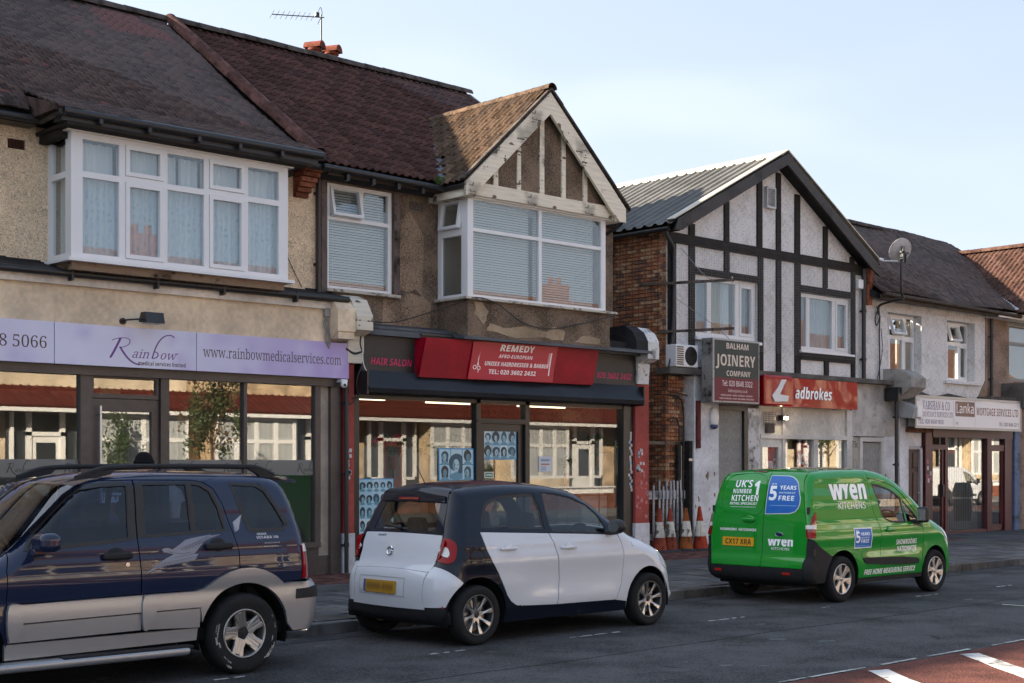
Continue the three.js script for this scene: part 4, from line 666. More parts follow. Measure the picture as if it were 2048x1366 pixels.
// windows with curtains and bird mesh
{
  const w1 = glazing(H3, 'window', 21.8, 23.84, 4.4, 5.64, -0.05, [[21.88, 22.26, 4.5, 5.56], [22.38, 23.17, 4.5, 5.56], [23.36, 23.7, 4.56, 5.5, 0.06]]);
  M('curtain', drape(22.5, 22.8, 4.45, 5.6, -0.2, 8, 0.03), mat([0.55, 0.5, 0.36], 0.95, { trans: 0.3 }), w1); M('curtain', drape(22.86, 23.15, 4.45, 5.6, -0.2, 9, 0.03, 2), MT.net, w1); M('curtain', drape(23.3, 23.72, 4.45, 5.6, -0.22, 8, 0.015, 3), mat([0.3, 0.42, 0.47], 0.95, { trans: 0.3 }), w1); M('curtain', drape(21.86, 22.48, 4.45, 5.6, -0.22, 6, 0.012, 4), mat([0.3, 0.42, 0.47], 0.95, { trans: 0.3 }), w1);
  const w2 = glazing(H3, 'window', 25.36, 27.3, 4.32, 5.58, -0.05, [[25.4, 25.68, 4.42, 5.5], [25.8, 26.66, 4.42, 5.5], [26.84, 27.2, 4.46, 5.44, 0.06]]);
  M('curtain', drape(25.4, 27.24, 4.36, 5.56, -0.2, 7, 0.016, 1), mat([0.52, 0.6, 0.64], 0.95, { trans: 0.35 }), w2);
  M('window_sill', rbox(21.76, 23.9, 4.33, 4.39, -0.05, 0.1, 0.008), MT.upvc, w1); M('window_sill', rbox(25.3, 27.36, 4.27, 4.32, -0.05, 0.1, 0.008), MT.upvc, w2);
  M('room_back', [box(21.78, 23.9, 4.3, 5.7, -0.7, -0.65), box(25.3, 27.4, 4.3, 5.7, -0.7, -0.65)], MT.interior, H3);
  const gs = []; for (let x = 21.25; x < 27.5; x += 0.055) gs.push(box(x, x + 0.0013, 4.2, 6.2, 0.075, 0.077)); for (let y = 4.2; y < 6.2; y += 0.055) gs.push(box(21.25, 27.5, y, y + 0.0013, 0.077, 0.079));
  M('bird_mesh', gs, mat([0.3, 0.3, 0.3], 0.6), H3, { kind: 'stuff' });
}
// ground floor: ledge, piers, door, shopfront
M('ledge', [box(20.72, 21.9, 3.6, 3.72, -0.1, 0.28), box(21.9, 29.0, 3.68, 3.78, -0.1, 0.3)], MT.concDark, H3);
M('pier', [rbox(21.62, 22.4, 0.1, 3.6, -0.2, 0.14, 0.01)], MT.whitePier, H3);
{ const gs = []; for (let i = 0; i < 9; i++) { const x = rr(21.66, 22.36), y = rr(0.3, 1.7), r = rr(0.02, 0.075), pts = []; for (let k = 0; k < 11; k++) { const a = k / 11 * 6.283, q = r * rr(0.3, 1.15); pts.push([clamp(x + 0.7 * q * Math.cos(a), 21.64, 22.38), y + 1.4 * q * Math.sin(a)]); } gs.push(prism(pts, 0.138, 0.1415)); } M('peeled_paint', gs, mat([0.25, 0.17, 0.1], 0.95, { map: T.conc }), H3, { kind: 'stuff' }); }
M('notice_board', rbox(21.66, 21.76, 2.16, 3.1, 0.142, 0.2, 0.008), mat([0.12, 0.03, 0.03], 0.8, { map: T.stain }), H3);
M('side_door', [box(22.42, 23.26, 0.12, 2.94, 0.0, 0.05)], MT.greyBoard, H3); M('door_frame', [box(23.26, 23.38, 0.1, 3.0, 0, 0.12), box(22.4, 23.38, 2.94, 3.02, 0.0, 0.12)], MT.aluBlack, H3); M('door_knob', new THREE.SphereGeometry(0.03, 12, 8).translate(23.2, 1.3, 0.09), MT.steel, H3);
M('pilaster', [box(23.38, 23.8, 0.1, 3.0, -0.05, 0.12), ...Array.from({ length: 7 }, (_, i) => box(23.39, 23.79, 0.14 + i * 0.4, 0.52 + i * 0.4, 0.12, 0.127))], mat([0.5, 0.5, 0.5], 0.5, { map: T.stain }), H3);
{
  const fr = mat([0.5, 0.49, 0.47], 0.45, { map: T.mottle });
  const sf = M('shopfront_frame', [box(24.58, 24.67, 0.1, 3.04, 0, 0.13), box(25.72, 25.88, 0.1, 2.42, 0, 0.12), box(26.98, 27.18, 0.1, 3.04, 0, 0.13), box(23.8, 27.2, 2.38, 2.47, 0, 0.14), box(24.67, 26.98, 0.1, 0.6, 0, 0.1), box(23.82, 23.9, 0.12, 2.38, 0.02, 0.1), box(24.46, 24.58, 0.12, 2.38, 0.02, 0.1), box(23.9, 24.46, 2.2, 2.38, 0.02, 0.1)], fr, H3);
  M('spandrel_panel', [box(23.8, 27.18, 2.47, 3.06, -0.02, 0.08)], mat([0.56, 0.53, 0.48], 0.7, { map: T.mottle }), H3);
  M('pane', box(24.67, 25.72, 0.6, 2.38, 0.05, 0.058), MT.glass, sf); M('pane', box(25.88, 26.98, 0.6, 2.38, 0.05, 0.058), MT.glass, sf); M('pane', box(23.9, 24.46, 0.15, 2.2, 0.05, 0.058), MT.glass, sf);
  M('room_lining', [box(22.4, 27.2, 0.02, 0.1, -3.5, 0), box(22.4, 27.2, 3.0, 3.2, -3.5, -0.02), box(22.4, 27.2, 0.1, 3, -3.6, -3.5), box(22.4, 22.5, 0.1, 3, -3.5, -0.2), box(27.15, 27.2, 0.1, 3, -3.5, 0)], mat([0.16, 0.12, 0.1], 0.9), H3);
  const pt = (s1, s2) => canvasTex(0.6, 1.5, 160, (c) => { c.fillStyle = '#b3121c'; c.fillRect(0, 0, 0.6, 1.5); txt(c, s1, 0.3, 0.5, 0.34, { align: 'center', width: 0.54, fat: 0.03 }); txt(c, s2, 0.3, 0.75, 0.16, { align: 'center', width: 0.48 }); c.fillStyle = '#e8e4e0'; c.fillRect(0.12, 0.95, 0.12, 0.22); });
  M('window_poster', sheet(25.2, 25.68, 0.9, 2.3, 0.02), mat(0xffffff, 0.6, { map: pt('ACC', 'BIGSCORE') }), sf); M('window_poster', sheet(24.75, 25.05, 0.8, 2.2, -0.3), mat(0xffffff, 0.6, { map: pt('7', 'BETS') }), sf); M('window_poster', sheet(24.15, 24.4, 0.7, 2.15, 0.02), mat(0xffffff, 0.6, { map: pt('WIN', 'NOW') }), sf);
  M('side_panel', [box(27.2, 29.06, 2.48, 3.68, -0.05, 0.1)], mat([0.44, 0.42, 0.4], 0.85, { map: T.conc, bump: T.roughB, bs: 0.002 }), H3);
  M('flat_door', [box(27.68, 28.42, 0.12, 2.34, 0, 0.05)], MT.greyBoard, H3); M('flat_door_frame', [prism(rect(27.56, 28.54, 0.1, 2.46), 0.0, 0.1, [rect(27.66, 28.44, 0.1, 2.36)])], fr, H3);
  M('number_panel', uv01(box(27.2, 27.56, 0.1, 2.46, 0, 0.06), 27.2, 27.56, 0.1, 2.46), mat(0xffffff, 0.7, { map: canvasTex(0.36, 2.36, 200, (c) => { c.fillStyle = '#a9a39b'; c.fillRect(0, 0, 0.36, 2.36); for (let i = 0; i < 60; i++) { c.fillStyle = `rgba(90,85,80,${0.05 + 0.1 * hash(i, 1, 1)})`; c.beginPath(); c.arc(hash(i, 2, 1) * 0.36, hash(i, 3, 1) * 2.36, 0.02 + 0.06 * hash(i, 4, 1), 0, 7); c.fill(); } txt(c, '175c', 0.02, 0.24, 0.2, { color: '#2a2826', weight: 'normal', width: 0.3 }); c.strokeStyle = '#8a857f'; c.lineWidth = 0.02; c.beginPath(); c.ellipse(0.2, 0.65, 0.06, 0.14, 0.1, 0, 6.3); c.stroke(); }) }), H3);
  M('pier', [rbox(28.54, 29.06, 0.1, 2.48, -0.1, 0.1, 0.01), box(29.06, 29.44, 0.1, 3.6, -0.2, 0.2)], MT.whitePier, H3);
  { const gs = []; for (let i = 0; i < 5; i++) { const x = rr(28.6, 29.0), y = rr(0.9, 1.8), r = rr(0.04, 0.12), pts = []; for (let k = 0; k < 11; k++) { const a = k / 11 * 6.283, q = r * rr(0.3, 1.15); pts.push([clamp(x + 0.7 * q * Math.cos(a), 28.56, 29.04), y + 1.3 * q * Math.sin(a)]); } gs.push(prism(pts, 0.098, 0.1035)); } M('peeled_paint', gs, mat([0.25, 0.17, 0.1], 0.95, { map: T.conc }), H3, { kind: 'stuff' }); }
}
downpipe(H3, 28.66, 0.3, 3.6, 0.36, 0.045);
M('corbel', [prismX([[-0.1, 3.3], [0.4, 3.36], [0.74, 3.62], [0.74, 3.84], [0.55, 3.98], [0.3, 4.06], [-0.1, 4.06]], 28.66, 29.3)], MT.conc, H3); M('hopper', rbox(28.5, 28.66, 3.3, 3.62, 0.16, 0.5, 0.01), MT.blackPipe, H3);
{
  const s = thing('speaker_box', 'grey box light fixed under the concrete corbel left of the white signboard', 'light', [29.0, 2.9, 0.4]); M('housing', prismX([[0.3, 2.94], [0.66, 2.9], [0.72, 3.14], [0.36, 3.3], [0.3, 3.3]], 28.84, 29.2), mat([0.35, 0.35, 0.35], 0.5), s); M('face_plate', box(28.98, 29.18, 2.94, 3.2, 0.66, 0.72), MT.upvc, s);
}
{ // red bookmaker's sign
  const sg = thing('bookmaker_sign', 'glossy red shop sign with a large white initial letter and white lettering', 'sign', [25.3, 3.06, 0.2]);
  const red = mat([0.34, 0.004, 0.01], 0.12, { coat: 0.5, cr: 0.03, spec: 0.4 });
  const w = 3.55, h = 0.61; const pl = new THREE.BoxGeometry(w, h, 0.1, 40, 4, 1).translate(25.345, 3.365, 0.26), p = pl.attributes.position; for (let i = 0; i < p.count; i++) if (p.getZ(i) > 0.28) p.setZ(i, p.getZ(i) + 0.006 * Math.sin(p.getX(i) * 5.3) * Math.sin(p.getY(i) * 6 + p.getX(i) * 2)); pl.computeVertexNormals();
  M('sign_face', uvm(pl), red, sg);
  M('logo_box', rbox(23.55, 24.56, 3.05, 3.7, 0.3, 0.42, 0.05, 4), red, sg);
  const wm = mat([0.75, 0.75, 0.75], 0.4);
  M('letter', prism([[24.12, 3.61], [24.28, 3.61], [24.05, 3.3], [24.36, 3.27], [24.33, 3.16], [23.88, 3.14], [23.78, 3.26], [24.0, 3.45]], 0.42, 0.44), wm, sg);
  const t = canvasTex(1.5, 0.4, 300, (c) => txt(c, 'adbrokes', 0.05, 0.3, 0.33, { slant: 0.14, width: 1.36, fat: 0.02 }));
  M('lettering', sheet(24.68, 26.18, 3.14, 3.54, 0.328), mat(0xffffff, 0.4, { map: t, alpha: true }), sg);
}
{ // flood lamp, lit, over the shop door
  const l = thing('flood_lamp', 'small lit flood lamp beside the vent grille over the shop door', 'lamp', [24.5, 2.7, 0.1]);
  M('housing', rbox(24.4, 24.6, 2.76, 2.88, 0.12, 0.26, 0.015), MT.aluBlack, l); const e = M('lamp_glass', box(24.44, 24.57, 2.78, 2.85, 0.262, 0.268), mat([1, 0.9, 0.7], 0.4, { emit: [1, 0.8, 0.45] }), l); e.material.emissiveIntensity = 1.2;
  const p = new THREE.PointLight(new THREE.Color(1, 0.8, 0.5), 0.06); p.position.set(24.5, 2.81, 0.32); p.castShadow = true; scene.add(p);
  const v = thing('vent_grille', 'black wire vent grille above the betting shop door', 'vent', [24.0, 2.6, 0.08]); const gs = []; for (let i = 0; i < 9; i++) gs.push(box(23.86 + i * 0.05, 23.868 + i * 0.05, 2.66, 2.94, 0.16, 0.168)); for (let i = 0; i < 7; i++) gs.push(box(23.86, 24.27, 2.66 + i * 0.045, 2.668 + i * 0.045, 0.168, 0.176)); M('grille', gs, MT.aluBlack, v); M('louvre', [box(24.0, 24.26, 2.5, 2.7, 0.085, 0.15), ...[0, 1, 2, 3].map((i) => box(24.01, 24.25, 2.52 + i * 0.045, 2.54 + i * 0.045, 0.15, 0.165))], MT.concDark, v);
}
{ // light-box sign of the joinery
  const sg = thing('lightbox_sign', 'square joinery light-box sign, dark green and maroon with white lettering', 'sign', [22.4, 3.05, 0.3]);
  M('box', rbox(21.64, 23.14, 3.05, 4.33, 0.3, 0.6, 0.02), mat([0.36, 0.35, 0.34], 0.5, { metal: 0.5, map: T.stain }), sg);
  const w = 1.42, h = 1.2, t = canvasTex(w, h, 480, (c) => {
    c.fillStyle = '#26332f'; c.fillRect(0, 0, w, 0.74); c.fillStyle = '#6d1526'; c.fillRect(0, 0.74, w, 0.46); const o = { align: 'center', color: '#d9c9bb' };
    txt(c, 'BALHAM', w / 2 + 0.02, 0.16, 0.16, { ...o, width: 0.74 }); txt(c, 'JOINERY', w / 2 - 0.02, 0.5, 0.31, { ...o, width: 1.24 }); txt(c, 'COMPANY', w / 2 + 0.05, 0.7, 0.15, { ...o, width: 0.78 });
    txt(c, 'Tel: 020 8648 3322', w / 2 + 0.02, 0.9, 0.15, { ...o, color: '#f0e6e2', width: 0.98, weight: 'normal' }); txt(c, 'balhamjoinery.co.uk', w / 2 + 0.03, 1.02, 0.085, { ...o, color: '#e0cfc6', width: 0.62, weight: 'normal' });
    txt(c, '\u2022 BESPOKE JOINERY \u2022 FRAMES \u2022 STAIRCASES \u2022 CASEMENTS \u2022', w / 2, 1.1, 0.045, { ...o, width: 1.05 }); txt(c, '\u2022 DOORS & WINDOWS \u2022 SASHES \u2022 BOX FRAMES \u2022 MOULDINGS \u2022', w / 2, 1.165, 0.045, { ...o, width: 1.14 });
  });
  M('sign_face', sheet(21.68, 23.1, 3.09, 4.29, 0.604), mat(0xffffff, 0.5, { map: t }), sg);
}
{ // air conditioner on the ledge
  const a = thing('air_conditioner', 'white outdoor air conditioning unit on the ledge beside the joinery sign', 'air conditioner', [21.3, 3.72, 0.2]);
  M('casing', rbox(20.93, 21.6, 3.74, 4.18, -0.02, 0.26, 0.02), MT.upvc, a);
  for (let i = 0; i < 9; i++) M('louvre', box(20.95, 21.14, 3.78 + i * 0.042, 3.8 + i * 0.042, 0.262, 0.275), MT.aluBlack, a);
  const gs = []; for (let r = 0.04; r < 0.19; r += 0.03) gs.push(new THREE.TorusGeometry(r, 0.004, 4, 24).translate(21.38, 3.96, 0.27)); M('fan_guard', [...gs, new THREE.CircleGeometry(0.19, 24).translate(21.38, 3.96, 0.262)], MT.aluBlack, a);
  for (const [y, z] of [[4.0, -0.02]]) M('pipe', tube([[20.94, 3.9, 0.1], [20.88, 3.7, 0.1], [20.9, 3.3, 0.05]], 0.015), MT.cable, a);
}
for (const [y0, y1, z0] of [[5.42, 5.29, -0.7], [4.44, 4.38, -0.2]]) { const b = thing('sign_bracket', y0 > 5 ? 'upper rusty steel bracket bar reaching out from the brick flank' : 'lower rusty steel bracket bar above the joinery sign', 'bracket', [20.95, y0, 0], 'old sign bracket bars'); M('bar', [beam(V3(20.94, y0, z0), V3(20.94, y1, 1.65), 0.05, 0.05, V3(1, 0, 0))], mat([0.12, 0.095, 0.08], 0.8, { map: T.stain }), b); M('end_bolt', cyl(V3(20.94, y1 - 0.05, 1.62), V3(20.94, y1 + 0.06, 1.62), 0.012), MT.galv, b); }
solo('stay_wire', 'thin stay wire from the timbered wall to the upper bracket', 'wire', tube([[21.25, 6.1, 0.1], [20.98, 5.35, 1.1], [20.96, 5.3, 1.6]], 0.006, 20), MT.cableGrey);
solo('stay_wire', 'thin stay wire slanting down to the joinery sign', 'wire', tube([[21.1, 5.1, 0.1], [21.9, 4.6, 0.4], [22.3, 4.33, 0.5]], 0.006, 20), MT.cableGrey);
{ const l = thing('bell_box', 'white oval alarm bell on the white pier below the joinery sign', 'alarm', [22.15, 2.6, 0.14]); M('cover', new THREE.SphereGeometry(0.12, 18, 14).scale(1, 1.7, 0.6).translate(22.2, 2.78, 0.18), MT.upvc, l); M('lower_lens', new THREE.SphereGeometry(0.1, 16, 12).scale(1, 0.6, 0.6).translate(22.2, 2.6, 0.18), mat([0.03, 0.05, 0.14], 0.2), l); }
// alley: bar gate, picket fence, posts, cables and traffic cones
M('alley_bar', [box(20.1, 21.62, 2.22, 2.28, -0.1, -0.04)], MT.aluBlack, H3);
M('alley_cables', [tube([[20.98, 3.2, 0.0], [21.2, 3.18, 0.0], [21.4, 3.1, 0.0], [21.45, 2.9, 0.0], [21.45, 1.5, 0.0], [21.45, 0.3, 0]], 0.018), tube([[20.98, 2.7, 0.0], [21.2, 2.76, 0.0], [21.3, 2.65, 0.0], [21.33, 2.3, 0.0], [21.33, 0.3, 0]], 0.016), tube([[20.98, 3.26, 0.0], [21.3, 3.24, 0], [21.58, 3.2, 0.0]], 0.012)], MT.cable, H3);
{
  const p = thing('fence_post', 'tall black post with pale worn edge standing in the picket fence', 'post', [21.32, 0.1, 0]); M('post', box(21.27, 21.36, 0.1, 2.2, -0.05, 0.02), MT.timberBlack, p); M('bare_edge', box(21.36, 21.39, 0.1, 2.2, -0.03, 0.015), mat([0.3, 0.28, 0.26], 0.9, { map: T.flake }), p);
  const p2 = thing('gate_post', 'black gate post against the white pier by the cones', 'post', [21.6, 0.1, 0.1]); M('post', box(21.52, 21.62, 0.1, 2.3, -0.02, 0.1), MT.timberBlack, p2); M('hinge', box(21.5, 21.63, 1.9, 1.95, 0.1, 0.11), MT.galv, p2);
  const f = thing('picket_fence', 'low grey picket fence closing the alley behind the traffic cones', 'fence', [21, 0.13, 0]); const pm = mat([0.36, 0.36, 0.37], 0.8, { map: T.stain });
  [20.2, 20.36, 20.52, 20.7, 20.8, 20.92, 21.04, 21.14, 21.24, 21.44, 21.56].forEach((x, i) => { const h = 1.42 + rr(-0.05, 0.08), s = i === 9 ? 0.12 : rr(-0.02, 0.02); M('picket', prism([[x, 0.16], [x + 0.042, 0.16], [x + 0.042 - s, h], [x + 0.02 - s, h + 0.03], [x - s, h]], 0.0, 0.022), pm, f); });
  M('rail', box(20.1, 21.6, 1.15, 1.32, -0.03, -0.004), pm, f); M('rail', box(20.1, 21.6, 0.35, 0.48, -0.03, -0.004), pm, f);
}
const coneO = [mat([0.24, 0.05, 0.027], 0.75, { map: T.stain }), mat([0.29, 0.09, 0.025], 0.75, { map: T.stain }), mat([0.32, 0.042, 0.02], 0.7, { map: T.stain })], coneW = mat([0.55, 0.54, 0.52], 0.6, { map: T.flake }), coneB = mat([0.05, 0.05, 0.055], 0.85, { map: T.conc });
[[20.5, 0.2, 0.78, 0, 'leftmost faded red traffic cone with a worn white band by the red pier'], [20.86, 0.16, 0.77, 0, 'second faded red traffic cone from the red pier'], [21.27, 0.22, 0.77, 1, 'orange traffic cone with a torn white sleeve'], [21.63, 0.3, 0.8, 2, 'rightmost bright red traffic cone, tilted against the white pier']].forEach(([x, z, h, k, label], i) => {
  const c = thing('traffic_cone', label, 'cone', [x, PY, z], 'traffic cones at the alley'); const r = (y) => lerp(0.15, 0.032, y / h), seg = (a, b, e = 0) => new THREE.CylinderGeometry(r(b) + e, r(a) + e, b - a, 20, 1, true).translate(x, PY + 0.05 + (a + b) / 2, z), tl = i === 3 ? 0.05 : 0;
  const sh = (g) => { if (tl) g.translate(-x, -PY, -z).rotateZ(tl).translate(x, PY, z); return uvm(g); };
  M('base', sh(new THREE.CylinderGeometry(0.2, 0.235, 0.05, 4, 1).rotateY(Math.PI / 4 + 0.15 * (i - 1)).translate(x, PY + 0.028, z)), coneB, c); M('lower_cone', sh(seg(0, 0.24)), coneO[k], c); M('white_band', sh(seg(0.24, 0.54, i === 2 ? 0.012 : 0.003)), coneW, c); M('upper_cone', sh(seg(0.54, h)), coneO[k], c);
  M('tip', sh(new THREE.CylinderGeometry(0.024, 0.032, 0.03, 14).translate(x, PY + 0.05 + h + 0.012, z)), i === 3 ? coneO[1] : coneO[k], c);
});
{ const gs = []; for (let i = 0; i < 70; i++) { const x = 21.95 + rr(-0.3, 0.3), z = 0.32 + rr(-0.12, 0.15), h = rr(0.04, 0.17); gs.push(new THREE.PlaneGeometry(0.014, h, 1, 2).translate(0, h / 2, 0).rotateX(rr(-0.6, 0.6)).rotateY(rr(0, 6)).translate(x, PY, z)); } const m = solo('weeds', 'patch of green weeds at the foot of the white pier', 'weeds', gs, mat([0.06, 0.09, 0.025], 0.9, { trans: 0.25 })); m.userData.kind = 'stuff'; }
// ================================================================ the white house and its neighbour on the right
const H4 = thing('terraced_shop_house', 'white roughcast house with a satellite dish over the white and maroon shop sign', 'house', [31, 0, 0], 'terraced houses with shops');
M('wall', [prism(rect(27.95, 33.42, 3.4, 5.8), -0.3, 0, [rect(28.86, 30.35, 3.98, 5.42), rect(31.54, 32.9, 3.94, 5.42)]), ], MT.white, H4); M('rear_wall', box(27.9, 33.4, 0, 5.7, -7.2, -7), MT.white, H4);
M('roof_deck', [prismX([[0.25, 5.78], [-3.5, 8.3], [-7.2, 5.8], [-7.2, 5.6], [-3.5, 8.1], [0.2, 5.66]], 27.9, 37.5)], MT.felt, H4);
{
  const t4 = tones([0.066, 0.039, 0.03], 6, 0.45, 0.9, { map: T.tile });
  const O = V3(27.95, 5.8, 0.36), U = V3(0, 2.56, -3.86), L = U.length();
  tileSlope(H4, 'roof_tile', O, V3(1, 0, 0), U, 10, L, { gauge: 0.115, w: 0.18, stagger: true, geos: plainG.map((g) => g.clone().scale(1.08, 1.2, 1.15)), lift: 0.03, jit: 1.4, mats: t4, tone: () => rr(0, 1), sag: (x, u) => 0.03 * Math.sin(x * 1.3 + u), keep: (x, u) => x < 6.35 + u * 0.86 });
  ridgeTiles(H4, V3(27.95, 8.38, -3.5), V3(35.3, 8.34, -3.5), 0.12, capDark); ridgeTiles(H4, V3(35.3, 8.34, -3.5), V3(39, 7.4, -4.6), 0.12, capDark);
}
M('side_wall', box(27.84, 28.02, 0, 5.5, -7, -0.3), mortarM, H4); M('side_wall', box(33.3, 33.42, 0, 5.5, -7, -0.3), mortarM, H4); M('party_wall', [box(27.84, 28.02, 5.5, 6.35, -7, 0.12)], brickM[2], H4); M('party_wall_brick', [box(27.82, 28.05, 6.35, 6.9, -0.9, -0.3), box(27.86, 28.02, 5.9, 6.5, -0.3, 0.15)], brickM[1], H4);
M('gutter', [...gutter([[28.05, 5.74, 0.42], [33.2, 5.7, 0.42], [34.5, 5.68, 0.42]], 0.05), box(28.05, 34.5, 5.6, 5.74, 0.3, 0.36)], mat([0.06, 0.045, 0.035], 0.7, { map: T.stain }), H4);
for (const [a, b, y0, y1] of [[28.87, 30.34, 3.99, 5.41], [31.55, 32.89, 3.95, 5.41]]) {
  const w = b - a, c1 = a + w * 0.25, c2 = a + w * 0.68;
  const wn = glazing(H4, 'window', a, b, y0, y1, -0.2, [[a + 0.05, c1 - 0.03, y1 - 0.5, y1 - 0.06], [c1 + 0.07, c2 - 0.08, y1 - 0.44, y1 - 0.11, 0.05, 0.3], [c2 + 0.05, b - 0.05, y1 - 0.5, y1 - 0.06], [a + 0.05, c1 - 0.03, y0 + 0.1, y1 - 0.58], [c1 + 0.04, c2 - 0.05, y0 + 0.06, y1 - 0.58], [c2 + 0.06, b - 0.07, y0 + 0.1, y1 - 0.62, 0.04]]);
  M('curtain', [drape(a + 0.03, a + 0.3, y0, y1, -0.4, 7, 0.02), drape(b - 0.35, b - 0.05, y0, y1, -0.4, 7, 0.02, 2)], mat([0.4, 0.38, 0.36], 0.95, { trans: 0.3 }), wn);
  M('room_back', box(a - 0.1, b + 0.3, y0 - 0.1, y1 + 0.1, -1.4, -1.35), MT.interior, wn);
  M('window_sill', rbox(a - 0.2, b + 0.25, y0 - 0.11, y0 - 0.03, -0.1, 0.09, 0.012), MT.white, H4);
}
M('render_scar', prism([[33.42, 5.6], [33.42, 4.0], [33.2, 3.75], [33.0, 3.5], [33.42, 3.4]], 0, 0.012), MT.brownPlain, H4);
M('wall_stain', prism([[29.4, 3.4], [33.1, 3.4], [32.6, 3.52], [31.6, 3.6], [30.9, 3.5], [30.2, 3.62], [29.5, 3.55]], 0.0, 0.008), MT.concDark, H4);
M('wall_cables', [tube([[28.45, 5.3, 0.05], [28.42, 4.8, 0.05], [28.44, 4.3, 0.05], [28.4, 3.7, 0.06]], 0.016), tube([[28.5, 5.0, 0.05], [28.55, 4.5, 0.05], [28.3, 3.75, 0.06]], 0.008), tube([[28.35, 5.4, 0.05], [28.2, 5.2, 0.08], [28.3, 5.05, 0.05], [28.42, 5.3, 0.06], [28.3, 5.5, 0.05]], 0.014)], MT.cable, H4);
{
  const d = thing('satellite_dish', 'grey satellite dish on a bent pole at the eaves of the white house', 'satellite dish', [28.3, 5.4, 0.2]);
  M('pole', tube([[28.36, 5.3, 0.08], [28.36, 5.5, 0.08], [28.4, 5.58, 0.3], [28.3, 5.62, 0.75], [28.05, 5.66, 0.88], [27.98, 5.85, 0.9], [27.98, 6.65, 0.9]], 0.028, 60), MT.blackPipe, d);
  const prof = []; for (let i = 0; i <= 12; i++) { const r = 0.29 * i / 12; prof.push(new THREE.Vector2(r, 0.5 * r * r)); } for (let i = 12; i >= 0; i--) { const r = 0.29 * i / 12; prof.push(new THREE.Vector2(r, 0.5 * r * r - 0.008)); }
  const di = new THREE.LatheGeometry(prof, 32).applyQuaternion(new THREE.Quaternion().setFromUnitVectors(V3(0, 1, 0), V3(0.35, 0.42, -0.84).normalize())).translate(28.03, 6.66, 0.86); M('reflector', uvm(di), mat([0.36, 0.35, 0.35], 0.6, { map: T.mottle }), d);
  M('bracket', [box(27.88, 28.2, 6.6, 6.64, 0.92, 0.96), box(27.95, 28.01, 6.45, 6.76, 0.92, 0.96), box(28.1, 28.14, 6.4, 6.62, 0.9, 0.94)], MT.aluBlack, d);
  M('feed', [cyl(V3(27.9, 6.42, 0.86), V3(27.7, 6.44, 0.55), 0.012), cyl(V3(27.72, 6.45, 0.6), V3(27.68, 6.48, 0.52), 0.035)], MT.upvc, d);
}
